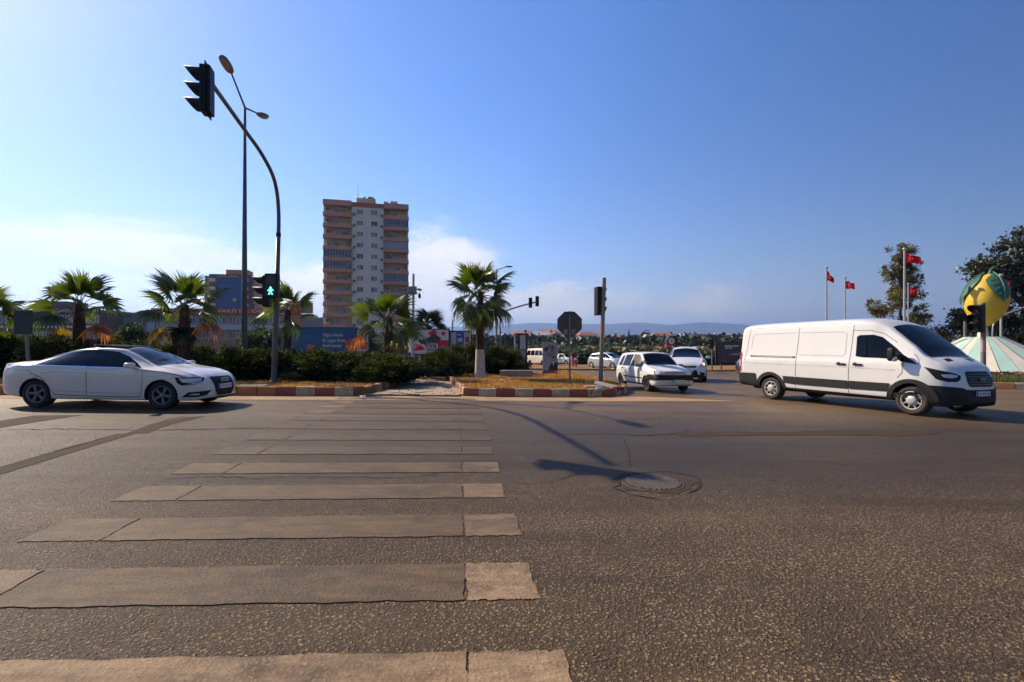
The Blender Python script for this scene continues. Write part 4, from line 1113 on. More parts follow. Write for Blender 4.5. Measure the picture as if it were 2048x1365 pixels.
def skin_body(name, verts, edges, rad, mats, parent=None, loc=(0, 0, 0), rz=0, sub=2):
    me = bpy.data.meshes.new(name); me.from_pydata(verts, edges, []); o = ob(name, me)
    md = o.modifiers.new('s', 'SKIN'); md.use_smooth_shade = True
    sv = me.skin_vertices[0].data
    for i, r in enumerate(rad): sv[i].radius = (r, r) if not isinstance(r, tuple) else r
    sv[0].use_root = True
    o.modifiers.new('u', 'SUBSURF').levels = sub; o.modifiers['u'].render_levels = sub
    nm = evaluated_mesh(o); nm.name = name
    bpy.data.objects.remove(o)
    for m in mats: nm.materials.append(m)
    for p in nm.polygons: p.use_smooth = True
    return ob(name, nm, parent, loc, rz)
m_shirt = M('dark_red_shirt', (.10, .018, .022), .8); m_skin = M('skin', (.32, .17, .10), .6); m_hair = M('dark_hair', (.015, .011, .009), .7)
pv = [(-.25, 0, .84), (-.24, 0, 1.1), (-.20, 0, 1.34), (-.18, 0, 1.46), (-.15, 0, 1.62),
      (-.20, -.19, 1.37), (.02, -.30, 1.12), (.42, -.30, 1.03), (-.20, .19, 1.37), (.02, .30, 1.12), (.42, .30, 1.03),
      (-.2, -.10, .84), (.22, -.17, .80), (.16, -.14, .42), (.28, -.14, .37), (-.2, .10, .84), (.22, .17, .80), (.16, .14, .42), (.28, .14, .37)]
pe = [(0, 1), (1, 2), (2, 3), (3, 4), (2, 5), (5, 6), (6, 7), (2, 8), (8, 9), (9, 10), (0, 11), (11, 12), (12, 13), (13, 14), (0, 15), (15, 16), (16, 17), (17, 18)]
pr = [.14, .14, .15, .06, .10, .075, .05, .035, .075, .05, .035, .10, .075, .05, .04, .10, .075, .05, .04]
rider = thing('person', 'rider in dark red top sitting on the red scooter', 'person', c, math.atan2(-1, .12))
bd = skin_body('body', pv, pe, pr, [m_shirt, m_skin, m_dark], rider)
for p in bd.data.polygons:
    cz = p.center
    if cz.z > 1.47: p.material_index = 1
    elif cz.z < .92 and abs(cz.y) < .26: p.material_index = 2
    elif cz.x > .2 and cz.z > .95: p.material_index = 1
MB().sup((-.165, 0, 1.67), (.23, .20, .18), .9).build('hair', m_hair, bd)
# ------------------------------------------------------------------ signals, lamps, signs
def signal_head(parent, loc, rz, n=3, sz=.34, visor=.30, board=True, name='signal_head', lit=None):
    """housing faces local -Y"""
    h = n * sz
    hd = MB().cbox((0, 0, 0), (sz, .22, h), .03).build(name, m_black, parent, loc, rz)
    if board: MB().cbox((0, .02, 0), (sz + .09, .015, h + .12), .006).build('backboard', m_black, hd)
    for i in range(n):
        z = h / 2 - sz * (i + .5)
        mb = MB()
        # visor: an open tube, cut away below
        r = sz * .44; N = 16
        vs = []; fs = []
        for k in range(N + 1):
            a = R(-40) + R(260) * k / N
            ln = visor * (.35 + .65 * max(0, math.sin((a + R(40)) / R(260) * math.pi)))
            for (rr, yy) in ((r, -.10), (r * .98, -.11 - ln), (r * .93, -.11 - ln), (r * .93, -.10)):
                vs.append((rr * math.cos(a), yy, z + rr * math.sin(a)))
        for k in range(N):
            for j in range(3): fs.append((k * 4 + j, k * 4 + j + 1, (k + 1) * 4 + j + 1, (k + 1) * 4 + j))
        mb.add(vs, fs, 0, True)
        mb.build('visor', m_black, hd)
        q = MB().lathe([(0, .0), (sz * .40, .0)], 20, 0, (0, -.113, z), Matrix(((1, 0, 0), (0, 0, -1), (0, 1, 0))))
        q.build('lens', M(('signal_red', 'signal_amber', 'signal_green')[i % 3], ((.10, .01, .01), (.12, .06, .01), (.01, .08, .04))[i % 3], .25, coat=.5), hd)
    return hd
# mast with cantilever arm
pb = G(548, 765, .21)
mast = thing('traffic_signal_mast', 'tall curved traffic signal mast with walking man light beside the hedge', 'traffic signal', pb)
head_w = P(405, 180, 11.25) - pb
top_z = 1.5 + (HY - 400) * pb.y / F - pb.z
pts = [(0, 0, 0)]
hd2 = Vector((head_w.x, head_w.y)); 
prof_px = [(548, 765, 0), (553, 600, .0), (557, 470, .0), (557, 420, .02), (553, 380, .06), (543, 345, .12), (520, 303, .26), (495, 268, .42), (455, 212, .70), (425, 170, .93)]
apts = []
for px, py, t in prof_px:
    d = pb.y + (11.25 - pb.y) * t
    apts.append(P(px, py, d) - pb)
apts[0] = Vector((0, 0, 0))
def smooth_path(p, n=5):
    out = []
    for i in range(len(p) - 1):
        p0 = p[max(i - 1, 0)]; p1 = p[i]; p2 = p[i + 1]; p3 = p[min(i + 2, len(p) - 1)]
        for k in range(n):
            t = k / n
            out.append(.5 * ((2 * p1) + (p2 - p0) * t + (2 * p0 - 5 * p1 + 4 * p2 - p3) * t * t + (-p0 + 3 * p1 - 3 * p2 + p3) * t ** 3))
    out.append(p[-1]); return out
ap = smooth_path(apts)
MB().tube(apts[:3] + [apts[2]], [.105, .085, .07, .07], 16).build('pole', m_polegrey, mast)
MB().tube([p for p in ap if p.z >= apts[2].z - .001], [.065 - .015 * i / 40 for i in range(len([p for p in ap if p.z >= apts[2].z - .001]))], 14).build('arm', m_polegrey, mast)
MB().lathe([(.20, 0), (.20, .02), (.12, .05), (.105, .12)], 20).build('base_flange', m_polegrey, mast)
for z in (.95, 2.02): MB().lathe([(.102 - z * .008, z - .05), (.105 - z * .008, z - .04), (.105 - z * .008, z + .04), (.102 - z * .008, z + .05)], 16).build('sticker', M('red_sticker', (.45, .05, .03), .5), mast)
MB().lathe([(.08, -.06), (.082, .06)], 16, 0, apts[2]).build('joint_band', m_black, mast)
signal_head(mast, P(414, 182, 11.15) - pb, R(-76), 3, .345, .34, name='signal_head')
hp = P(545, 584, pb.y) - pb
signal_head(mast, (hp.x - .14, hp.y - .1, hp.z), R(-80), 3, .36, .36, False)
pd = MB().cbox((0, 0, 0), (.44, .24, .84), .03).build('pedestrian_signal', m_black, mast, (hp.x + .09, hp.y - .20, hp.z + .18))
m_gman = M('green_man_light', (.05, .9, .6), .4, emit=(.10, 1., .62), estr=3.2)
MB().cbox((0, -.125, .20), (.34, .012, .34), .01).build('lens', M('dark_lens', (.02, .015, .014), .3), pd)
MB().cbox((0, -.125, -.19), (.34, .012, .34), .01).build('lens', M('dark_lens'), pd)
gm = MB()
FM = Matrix(((1, 0, 0), (0, 0, -1), (0, 1, 0)))
gm.lathe([(0, .004), (.03, .004), (.03, 0)], 14, 0, (0, -.134, -.075), FM)
for poly in ([(-.035, .06), (.035, .06), (.03, -.05), (-.03, -.05)], [(-.035, .055), (-.03, .02), (-.085, -.03), (-.10, -.01)], [(.035, .055), (.03, .02), (.085, -.02), (.10, .0)], [(-.03, -.04), (.005, -.04), (-.045, -.15), (-.075, -.15)], [(-.005, -.04), (.03, -.04), (.075, -.15), (.045, -.15)]):
    gm.prism([(x, y - .165) for x, y in poly], 0, .004, 0, FM, (0, -.133, 0))
gm.build('walking_man', m_gman, pd)
# twin street lamp
lb = P(488, 700, 20.0); lb.z = gz(lb.x, lb.y) + .2
lamp = thing('street_lamp', 'tall twin arm street lamp rising out of the hedge', 'street lamp', lb)
jt = P(490, 216, 20.0) - lb
MB().tube([(0, 0, 0), (.02, 0, 4), jt], [.125, .10, .045], 16).build('pole', m_polegrey, lamp)
m_lampglass = M('lamp_bowl', (.32, .25, .16), .35, var=.2)
for (px, py, d), (qx, qy, e) in (((462, 145, 18.5), (446, 118, 17.95)), ((517, 228, 21.5), (531, 233, 22.05))):
    a = P(px, py, d) - lb; b_ = P(qx, qy, e) - lb
    MB().tube([jt, (jt + a) / 2 + Vector((0, 0, .0)), a], [.04, .035, .03], 10).build('arm', m_polegrey, lamp)
    dr = (b_ - a).normalized(); q = dr.to_track_quat('X', 'Z').to_matrix()
    h = MB().sup((0, 0, 0), (.78, .34, .20), .8, 0, 0, 12).build('lamp_head', M('lamp_shell', (.16, .14, .12), .5), lamp, a + dr * .34)
    h.rotation_euler = q.to_euler()
    MB().sup((.06, 0, -.06), (.52, .27, .16), .85, 0, 0, 10).build('bowl', m_lampglass, h)
# octagonal sign seen from behind
sb = G(1139.5, 763, .2)
stop = thing('octagonal_sign', 'back of an octagonal road sign on a steel post in dry grass', 'road sign', sb)
zt = 1.5 + (HY - 630) * sb.y / F - sb.z
cz = 1.5 + (HY - 648) * sb.y / F - sb.z; rr = 24.6 * sb.y / F / math.cos(R(22.5))
MB().tube([(0, 0, 0), (0, 0, zt)], .035, 12).build('post', m_galv, stop)
m_signback = M('sign_back', (.075, .065, .058), .55, .2, var=.1)
plt = MB(); oct_ = [(rr * math.cos(R(22.5 + 45 * i)), rr * math.sin(R(22.5 + 45 * i))) for i in range(8)]
plt.prism(oct_, 0, .012, 0, Matrix(((1, 0, 0), (0, 0, 1), (0, 1, 0))), (0, .045, cz))
pl = plt.build('plate', m_signback, stop)
MB().cbox((0, .035, cz), (.05, .03, rr * 1.9), .008).build('stiffener', m_signback, stop)
for sx in (-1, 1): MB().cbox((sx * .155, .037, cz - rr * .62), (.16, .006, .235), .002).build('sticker', M('grey_sticker', (.22, .19, .17), .6), pl)
# signal post on the island tip, seen from behind
tb = G(1201, 768, .18)
tp = thing('traffic_signal_post', 'grey signal post with black head standing at the island tip', 'traffic signal', tb)
tt = P(1208.5, 556, tb.y) - tb
MB().tube([(0, 0, 0), tt], [.085, .075], 14).build('pole', M('beige_grey_pole', (.20, .18, .135), .55, .2, var=.15), tp)
MB().tube([tt * .48, tt * .54], .087, 14).build('sticker', M('orange_sticker', (.42, .16, .10), .6), tp)
hz = P(1198, 602, tb.y) - tb
signal_head(tp, (hz.x + .0, .16, hz.z), R(102), 3, .37, .22, False)
# notice board with a portrait
nb = G(1100, 757, .2)
k = nb.y / F
nbo = thing('notice_board', 'upright notice board with colourful emblem and a portrait on two legs', 'sign', nb)
W_, H0, H1 = 30 * k, 1.5 + (HY - 747) * k - nb.z, 1.5 + (HY - 685) * k - nb.z
for sx in (-1, 1): MB().cbox((sx * W_ * .46, .02, H0 / 2 + .03), (.03, .03, H0 + .06), .004).build('leg', m_galv, nbo)
bdp = MB().cbox((0, 0, (H0 + H1) / 2), (W_, .035, H1 - H0), .006).build('panel', M('notice_print', (.36, .32, .31), .5, col2=(.30, .29, .33), vscale=1.5), nbo)
def flat(mb, poly, y, mi=0): mb.prism(poly, 0, .002, mi, FM, (0, y, 0))
def disc(cx, cz, r, n=14, a0=0, a1=360): return [(cx + r * math.cos(R(a0 + (a1 - a0) * i / n)), cz + r * math.sin(R(a0 + (a1 - a0) * i / n))) for i in range(n + (0 if a1 - a0 >= 360 else 1))]
ec = ((.35, .03, .03), (.03, .25, .28), (.32, .02, .10), (.40, .22, .02), (.02, .05, .06), (.16, .08, .25), (.10, .30, .32))
for i, (ex, ez, er) in enumerate(((-.10, .80, .055), (.0, .84, .07), (.13, .80, .075), (-.13, .70, .06), (-.20, .74, .07), (.10, .70, .05), (.2, .70, .045))):
    mb = MB(); flat(mb, disc(ex * W_ / .75, H0 + (H1 - H0) * (ez + .03), er * 1.25), -.0195 - i * .0008); mb.build('emblem', M('emblem_%d' % i, ec[i], .5), bdp)
for i, (w, z) in enumerate(((.5, .655), (.42, .61), (.24, .565))):
    small_print((0, -.0195, H0 + (H1 - H0) * z), w * W_ / .75, .045, m_dark, bdp, i)
mb = MB()
for i, c_ in enumerate(((.02, .05, .30), (.10, .03, .25), (.45, .03, .12), (.50, .04, .04), (.55, .20, .03))):
    flat(mb, [(W_ * (-.5 + i * .2), H0 + .005), (W_ * (-.3 + i * .2), H0 + .005), (W_ * (-.3 + i * .2), H0 + .13), (W_ * (-.5 + i * .2), H0 + .13)], -.0195, i)
mb.build('colour_band', [M('band_%d' % i, c_, .5) for i, c_ in enumerate(((.02, .05, .30), (.10, .03, .25), (.45, .03, .12), (.50, .04, .04), (.55, .20, .03)))], bdp)
mb = MB(); px_ = W_ * .24; pz = H0 + .13
flat(mb, [(px_ - .25, pz), (px_ + .19, pz), (px_ + .19, pz + .30), (px_ + .06, pz + .40), (px_ - .08, pz + .38), (px_ - .18, pz + .2)], -.0195, 0)
flat(mb, [(px_ - .07, pz + .40), (px_ + .05, pz + .40), (px_ - .01, pz + .2)], -.0205, 1)
flat(mb, disc(px_, pz + .52, .085, 16), -.0212, 2)
flat(mb, disc(px_, pz + .575, .09, 12, 10, 170), -.022, 3)
mb.build('portrait', [M('suit_print', (.02, .022, .03), .6), M('shirt_print', (.55, .52, .48), .6), M('face_print', (.33, .20, .12), .6), m_hair], bdp)
# concrete planter block, slabs and litter on the island
cb_ = G(1033, 754.5, .2)
MB().cbox((0, 0, .155), (1.55, .42, .33), .015).build('concrete_block', M('stained_concrete', (.36, .31, .26), .9, col2=(.20, .17, .14), vscale=4, bump=.4), None, cb_, R(-1))
tag(bpy.data.objects['concrete_block'], 'stained concrete block lying beside the juniper on the island', 'concrete block')
o = MB().cbox((0, 0, 0), (.78, .52, .045), .01).build('concrete_slab', m_conc, None, P(1212, 771, G(1212, 776, .2).y)); o.rotation_euler = (R(9), R(12), R(-12))
tag(o, 'tilted broken concrete slab lying at the foot of the signal post', 'slab')
for i, (px, py, sx, sy, lab) in enumerate(((1187, 775, .62, .22, 'long flat stone lying left of the tilted slab'), (1236, 777, .40, .25, 'rusty red lump of rubble right of the tilted slab'), (1200, 779, .30, .18, 'small grey chunk of rubble under the tilted slab'))):
    o = MB().sup((0, 0, 0), (sx, sy, .12), .55, 0, 0, 7).build('rubble', m_conc if i != 1 else M('rusty_rubble', (.16, .04, .025), .85, bump=.5), None, G(px, py, .24), R(20 * i - 15))
    tag(o, lab, 'rubble')
m_paper = M('paper', (.7, .68, .64), .8)
for i, (px, py, lab) in enumerate(((1004, 763, 'crumpled white paper in the dry grass before the concrete block'), (942, 764, 'scrap of white paper in the grass near the tall palm'), (724, 797, 'white scrap of litter on the dusty gutter'))):
    g_ = G(px, py, .24 if i < 2 else .02); r = random.Random(i)
    mb = MB(); n = 6
    vs = [(.22 * (a / n - .5), .16 * (b_ / n - .5), .05 + r.uniform(-.03, .03)) for a in range(n + 1) for b_ in range(n + 1)]
    mb.add(vs, [(a * (n + 1) + b_, a * (n + 1) + b_ + 1, (a + 1) * (n + 1) + b_ + 1, (a + 1) * (n + 1) + b_) for a in range(n) for b_ in range(n)])
    tag(mb.build('paper_litter', m_paper, None, g_, r.uniform(0, 3)), lab, 'litter')
o = MB().cbox((0, 0, 0), (.8, .35, .05), .01).build('flat_stone', m_conc, None, G(505, 772, .24), R(6)); tag(o, 'flat pale slab in the grass left of the signal mast', 'slab')
# panels seen from behind at the far side of the island
def totem(px0, px1, ptop, pbot, d, label, two=True):
    z0 = gz((px0 + px1) / 2 - CX, d); x0 = (px0 - CX) * d / F; x1 = (px1 - CX) * d / F
    zt = 1.5 + (HY - ptop) * d / F; zb = gz(x0, d)
    t = thing('information_panel', label, 'display frame', ((x0 + x1) / 2, d, zb)); w = x1 - x0; h = zt - zb
    for sx in (-1, 1): MB().cbox((sx * w / 2, 0, h / 2), (.10, .10, h), .01).build('post', m_dark, t)
    MB().cbox((0, 0, h - .05), (w + .3, .12, .10), .01).build('top_rail', m_dark, t)
    MB().cbox((0, 0, h * .78), (w * .8, .05, h * .34), .01).build('panel', M('pale_panel', (.42, .41, .37), .6), t)
    MB().cbox((0, 0, h * .35), (w * .86, .05, h * .42), .01).build('panel', M('olive_panel', (.22, .22, .18), .6), t)
totem(1038, 1053, 667, 722, 33, 'grey display frame with pale panel standing behind the juniper')
t = thing('display_post', 'narrow dark and white display post left of the grey frame', 'display post', P(1025, 720, 33)); t.location.z = gz(t.location.x, 33)
MB().cbox((0, 0, 1.2), (.16, .1, 2.4), .01).build('post', m_dark, t); MB().cbox((.13, 0, 1.75), (.10, .06, 1.2), .01).build('strip', m_plate, t)
# left sign seen from behind
gb = G(56, 760, .2); gb.y = 16.3; gb.x = (56 - CX) * 16.3 / F; gb.z = gz(gb.x, 16.3) + .2
gs = thing('direction_sign', 'back of a blue grey rectangular sign on a pole behind the saloon', 'road sign', gb)
k = 16.3 / F; zc = 1.5 + (HY - 645) * k - gb.z
MB().tube([(.05, 0, 0), (-.08, 0, zc + .4)], .05, 12).build('post', m_galv, gs)
MB().cbox((-.09, -.07, zc), (37 * k, .02, 48 * k), .01).build('plate', M('blue_grey_sheet', (.035, .045, .055), .6, 0., spec=.2), gs)
# camera pole
cp = G(824, 733); cp.y = 31; cp.x = (826 - CX) * .031; cp.z = gz(cp.x, 31) + .1; k = .031
cam_p = thing('camera_pole', 'slim pole with grey box and surveillance cameras beside the tower block', 'camera pole', cp)
h = 1.5 + (HY - 548) * k - cp.z
MB().tube([(0, 0, 0), (0, 0, 2.2), (.03, 0, h)], [.11, .09, .07], 12).build('pole', M('light_grey_pole', (.33, .31, .28), .5, .2), cam_p)
bz = 1.5 + (HY - 582) * k - cp.z
MB().cbox((0, -.14, bz), (.50, .22, .50), .02).build('equipment_box', M('grey_box', (.20, .18, .18), .5), cam_p)
for sx in (-1, 1):
    MB().tube([(sx * .2, -.05, bz + .08), (sx * .46, -.05, bz + .08)], .02, 8).build('bracket', m_dark, cam_p)
    MB().tube([(sx * .2, -.05, bz - .16), (sx * .44, -.05, bz - .13)], .02, 8).build('bracket', m_dark, cam_p)
    cbx = MB().cbox((0, 0, 0), (.24, .16, .14), .02).build('camera', M('camera_grey', (.14, .13, .125), .5), cam_p, (sx * .42, -.08, bz + .06)); cbx.rotation_euler = (0, R(12 * sx), 0)
MB().sup((.42, -.08, bz - .33), (.16, .16, .30), .7).build('dome_camera', m_black, cam_p)
# far signals
def far_mast():
    b0 = P(1005, 715, 40); b0.z = gz(b0.x, 40)
    t = thing('cantilever_signal', 'far cantilever signal arm with two heads right of the tall palm', 'traffic signal', b0)
    pts = [Vector((0, 0, 0)), P(1000, 650, 40) - b0, P(1005, 628, 40) - b0, P(1030, 616, 40) - b0, P(1078, 603, 40) - b0]
    MB().tube(smooth_path(pts, 4), .06, 10).build('pole', m_polegrey, t)
    for px, py in ((1061, 606), (1074.5, 603)): signal_head(t, P(px, py, 39.9) - b0, R(170), 3, .27, .15, False)
far_mast()
fb = P(1424, 736, 42); fb.z = gz(fb.x, 42)
t = thing('far_signal_post', 'thin signal post before the dark car billboard', 'traffic signal', fb)
MB().tube([(0, 0, 0), (0, 0, 1.5 + (HY - 684) * .042 - fb.z)], .06, 10).build('pole', m_galv, t)
signal_head(t, (-.1, -.12, 1.5 + (HY - 688) * .042 - fb.z), R(-60), 3, .28, .22, False)
rb_ = G(1967, 777, .15); rb_.x = 943 * rb_.y / F
t = thing('roundabout_signal_post', 'signal post with dark head in front of the lemon sculpture', 'traffic signal', rb_)
k = rb_.y / F; h = 1.5 + (HY - 606) * k - rb_.z
MB().tube([(0, 0, 0), (-.02, 0, h)], [.085, .08], 14).build('pole', M('beige_grey_pole'), t)
MB().tube([(-.015, 0, h * .42), (-.015, 0, h * .56)], .088, 14).build('sticker', M('pink_sticker', (.45, .30, .27), .6), t)
signal_head(t, (-.23, -.02, h - .62), R(-72), 3, .36, .36, False)
# far street lamps
for px, top, d, lab in ((993, 540, 48, 'street lamp pole just behind the tall palm'), (905, 640, 50, 'thin pole before the blue advertising hoarding')):
    b0 = P(px, 720, d); b0.z = gz(b0.x, d); t = thing('far_lamp_post', lab, 'street lamp', b0); h = 1.5 + (HY - top) * d / F - b0.z
    MB().tube([(0, 0, 0), (0, 0, h)], [.10, .06], 10).build('pole', m_galv, t)
    if px == 993:
        MB().tube([(0, 0, h), (.9, 0, h + .25)], .035, 8).build('arm', m_galv, t); MB().sup((1.2, 0, h + .3), (.7, .25, .14), .8).build('lamp_head', m_dark, t)
b0 = P(1985, 690, 40); b0.z = gz(b0.x, 40); t = thing('curved_lamp', 'pale curved lamp arm beside the lemon sculpture', 'street lamp', b0)
MB().tube(smooth_path([Vector((0, 0, 0)), P(1985, 665, 40) - b0, P(1990, 645, 40) - b0, P(2005, 632, 40) - b0, P(2030, 622, 40) - b0, P(2075, 606, 40) - b0], 4), .05, 10).build('pole', M('pale_steel', (.42, .42, .40), .4, .4), t)
# ------------------------------------------------------------------ vegetation
def frond_mesh(seed, mat, droop=.35, pet=.75, fan=.85, spread=112, nseg=26, fold=0.):
    r = random.Random(seed); mb = MB()
    # petiole
    mb.tube([(0, 0, 0), (pet * .5, 0, .02), (pet, 0, -.02 - droop * .1)], [.022, .016, .012], 5, 1)
    z0 = -.02 - droop * .1
    for i in range(nseg):
        a = R(-spread + 2 * spread * (i + .5) / nseg); da = R(spread / nseg) * 1.05
        L = fan * (1 - .22 * abs(a) / R(spread)) * r.uniform(.88, 1.08)
        dr = droop * r.uniform(.7, 1.4); tipd = r.uniform(.06, .34) * (1 + droop)
        rows = []
        for (t, wf, rid) in ((.04, 1, .0), (.32, 1, .018), (.60, 1.0, .022), (.80, .48, .012), (1.0, .03, 0)):
            q = L * t
            zz = z0 - dr * (q ** 2) * .55 - (tipd * max(0, t - .55) ** 1.5 * 1.9) + fold * abs(a) * q * .35
            hw = q * math.tan(da) * wf if t <= .61 else L * .60 * math.tan(da) * wf
            cx, cy = math.cos(a), math.sin(a)
            rows.append([(pet + cx * q - (-cy) * 0 + cy * hw, cy * q - cx * hw, zz - rid), (pet + cx * q, cy * q, zz + rid), (pet + cx * q - cy * hw, cy * q + cx * hw, zz - rid)])
        vs = [p for row in rows for p in row]
        fs = []
        for j in range(len(rows) - 1):
            for k_ in range(2): fs.append((j * 3 + k_, j * 3 + k_ + 1, (j + 1) * 3 + k_ + 1, (j + 1) * 3 + k_))
        mb.add(vs, fs, 0)
    return mb.mesh('frond', [mat, M('petiole', (.12, .10, .03), .6)])
m_palm = LEAF('palm_leaf', (.045, .075, .010), (.105, .140, .018), .5, 1.2, .35, .08)
m_palmd = LEAF('palm_leaf_dark', (.012, .024, .010), (.024, .042, .014), .2, 1.2, .4, .05)
m_palmy = LEAF('palm_leaf_yellow', (.22, .15, .015), (.34, .22, .025), .5, 1.5)
m_palmb = LEAF('palm_leaf_brown', (.42, .13, .012), (.60, .25, .03), .5, 2.0)
FR = [frond_mesh(1, m_palm, .30), frond_mesh(2, m_palm, .55), frond_mesh(3, m_palm, .9, .8, .8), frond_mesh(4, m_palm, .2, .6, .9, 95)]
FRY = [frond_mesh(5, m_palmy, 1.0, .95, .8, 90)]
FRB = [frond_mesh(6, m_palmb, 1.0, 1.0, .85, 80)]
FRD = [frond_mesh(7, m_palmd, .7, .7, .85), frond_mesh(8, m_palmd, .4, .7, .85)]
m_trunk = M('palm_trunk', (.085, .045, .026), .9, col2=(.035, .020, .013), vscale=7, bump=.7, bscale=26)
m_lime = M('limewash', (.58, .52, .46), .9, col2=(.38, .32, .27), vscale=6, bump=.5, bscale=20)
def palm(label, px, d, py_crown, size=1., n=26, seed=0, base_w=.22, lime=None, brown=(), skirt=0, lowel=-48, fr=None, trunk_px=None):
    r = random.Random(seed); k = d / F
    x = (px - CX) * k; zb = gz(x, d) + .2; zc = 1.5 + (HY - py_crown) * k
    t = thing('fan_palm', label, 'palm tree', (x, d, zb)); h = zc - zb
    pts = [(0, 0, -.1), (0, 0, h * .12), (.0, 0, h * .35), (.01, 0, h * .7), (.02, 0, h + .1)]
    rad = [base_w * 1.25, base_w * 1.08, base_w * .9, base_w * .82, base_w * .55]
    MB().tube(pts, rad, 20).build('trunk', m_trunk, t)
    if lime:
        MB().tube([(0, 0, -.1), (0, 0, h * .12), (0, 0, lime)], [base_w * 1.25 + .006, base_w * 1.08 + .006, base_w * (1.08 - .18 * (lime - h * .12) / (h * .23)) + .006], 20).build('limewash_band', m_lime, t)
    # old leaf bases
    mb = MB()
    lo = max(lime or 0, h * .38)
    for i in range(int(90 * (h - lo) / 1.6)):
        z = r.uniform(lo, h); a = r.uniform(0, 6.28); rr_ = base_w * np.interp(z / h, [0, .35, .7, 1], [1.1, .9, .82, .6])
        L = r.uniform(.06, .16) * (1.3 if z > h * .7 else .8)
        c_, s_ = math.cos(a), math.sin(a)
        mb.add([(c_ * rr_ - s_ * .035, s_ * rr_ + c_ * .035, z), (c_ * rr_ + s_ * .035, s_ * rr_ - c_ * .035, z), (c_ * (rr_ + L * .6), s_ * (rr_ + L * .6), z + L * .8)], [(0, 1, 2)])
    mb.build('leaf_bases', m_trunk, t)['kind'] = 'stuff'
    frs = fr or FR
    ga = 2.39996
    for i in range(n):
        f = i / (n - 1)
        el = 82 - (82 - lowel) * f ** .95 + r.uniform(-8, 8); az = i * ga + r.uniform(-.2, .2) + seed
        me = frs[3] if (el > 45 and fr is None) else (frs[0] if el > 10 else (frs[1] if el > -15 or fr else frs[2]))
        o = ob('frond', me, t, (.02 + .05 * math.cos(az), .05 * math.sin(az), h - .12 * f + (.05 if el > 40 else 0)))
        o.rotation_euler = (r.uniform(-.35, .35), -R(el), az); s_ = size * r.uniform(.78, 1.18) * (.92 if el > 45 else 1)
        o.rotation_mode = 'XYZ'
        o.rotation_euler = (Matrix.Rotation(az, 3, 'Z') @ Matrix.Rotation(-R(el), 3, 'Y') @ Matrix.Rotation(r.uniform(-.9, .9), 3, 'X')).to_euler()
        o.scale = (s_, s_, s_)
    for (az, el, sc, typ) in brown:
        o = ob('frond', (FRB if typ == 'b' else FRY)[0], t, (0, 0, h - .2))
        o.rotation_euler = (Matrix.Rotation(R(az), 3, 'Z') @ Matrix.Rotation(-R(el), 3, 'Y')).to_euler(); o.scale = (sc, sc, sc)
    for i in range(skirt):
        az = r.uniform(0, 6.28)
        o = ob('frond', FRD[0], t, (0, 0, h - .25)); o.rotation_euler = (Matrix.Rotation(az, 3, 'Z') @ Matrix.Rotation(R(72 + r.uniform(-8, 8)), 3, 'Y')).to_euler(); o.scale = (size * .8,) * 3
    return t
palm('fan palm with one orange hanging frond directly above the saloon roof', 158, 19, 613, 1.1, 13, 1, .24, 1.15, ((-12, -24, 1.0, 'b'), (190, -38, .9, 'y')), lowel=-12)
palm('fan palm with yellow skirt of fronds between saloon and blue tower', 368, 18.6, 615, 1.08, 13, 5, .24, None, ((-14, -14, 1.05, 'b'), (197, -30, 1.0, 'y'), (215, -40, .9, 'y')), 6, lowel=-10)
palm('smaller fan palm just right of the signal mast', 574, 21.5, 625, 1.02, 11, 9, .2, None, (), 0, lowel=-25)
palm('fan palm with one orange frond in front of the tower block', 777, 21.5, 640, 1.08, 15, 12, .24, .85, ((192, -16, 1.1, 'b'), (-30, -40, .9, 'y')), 0, lowel=-22)
palm('tallest fan palm with whitewashed trunk foot on the grass island', 960, 22.5, 588, 1.16, 27, 21, .205, 1.28, ((-35, -58, .9, 'y'),), 3, lowel=-52)
palm('fan palm cut off by the left edge of the view', -48, 18, 622, 1.0, 15, 31, .24, None, (), lowel=-25)
palm('dark bushy palm far behind the concert billboard', 856, 50, 655, 1.5, 30, 41, .3, None, (), 0, -50, FRD)
# junipers
def juniper_mesh(seed, n=9000, rx=1.35, rz=1.5, mats=None):
    r = random.Random(seed); mb = MB(); br = []
    for i in range(46):
        az = r.uniform(0, 6.28); el = R(r.uniform(5, 88)); L = r.uniform(.75, 1.1)
        br.append(Vector((math.cos(az) * math.cos(el) * rx * L, math.sin(az) * math.cos(el) * rx * L, .12 + math.sin(el) * rz * L * .86)))
    for i in range(n):
        b_ = r.choice(br); t = 1 - r.random() ** 1.8 * .8
        p = Vector((b_.x * t, b_.y * t, .1 + (b_.z - .1) * (t ** .85)))
        p += Vector((r.gauss(0, .13), r.gauss(0, .13), r.gauss(0, .09)))
        if p.z < 0: p.z = r.uniform(0, .15)
        out = Vector((b_.x, b_.y, b_.z * .55 + .25)).normalized()
        d = (out + Vector((r.gauss(0, .45), r.gauss(0, .45), r.gauss(0, .30)))).normalized()
        L = r.uniform(.07, .17); w = d.cross(Vector((r.gauss(0, 1), r.gauss(0, 1), r.gauss(0, 1)))).normalized() * r.uniform(.012, .03)
        e = p + d * L; mid = p + d * L * .45
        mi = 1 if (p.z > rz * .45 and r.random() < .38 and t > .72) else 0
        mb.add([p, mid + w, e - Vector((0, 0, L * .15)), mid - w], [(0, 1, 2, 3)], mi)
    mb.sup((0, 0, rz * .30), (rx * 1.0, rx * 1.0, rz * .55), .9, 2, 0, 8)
    return mb.mesh('juniper', mats)
m_jun = LEAF('juniper_leaf', (.012, .022, .007), (.030, .046, .012), .18, 2.2, .5, .03)
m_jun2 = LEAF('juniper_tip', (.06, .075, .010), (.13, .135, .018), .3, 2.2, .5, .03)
m_core = M('shrub_core', (.006, .008, .004), .95, spec=.05)
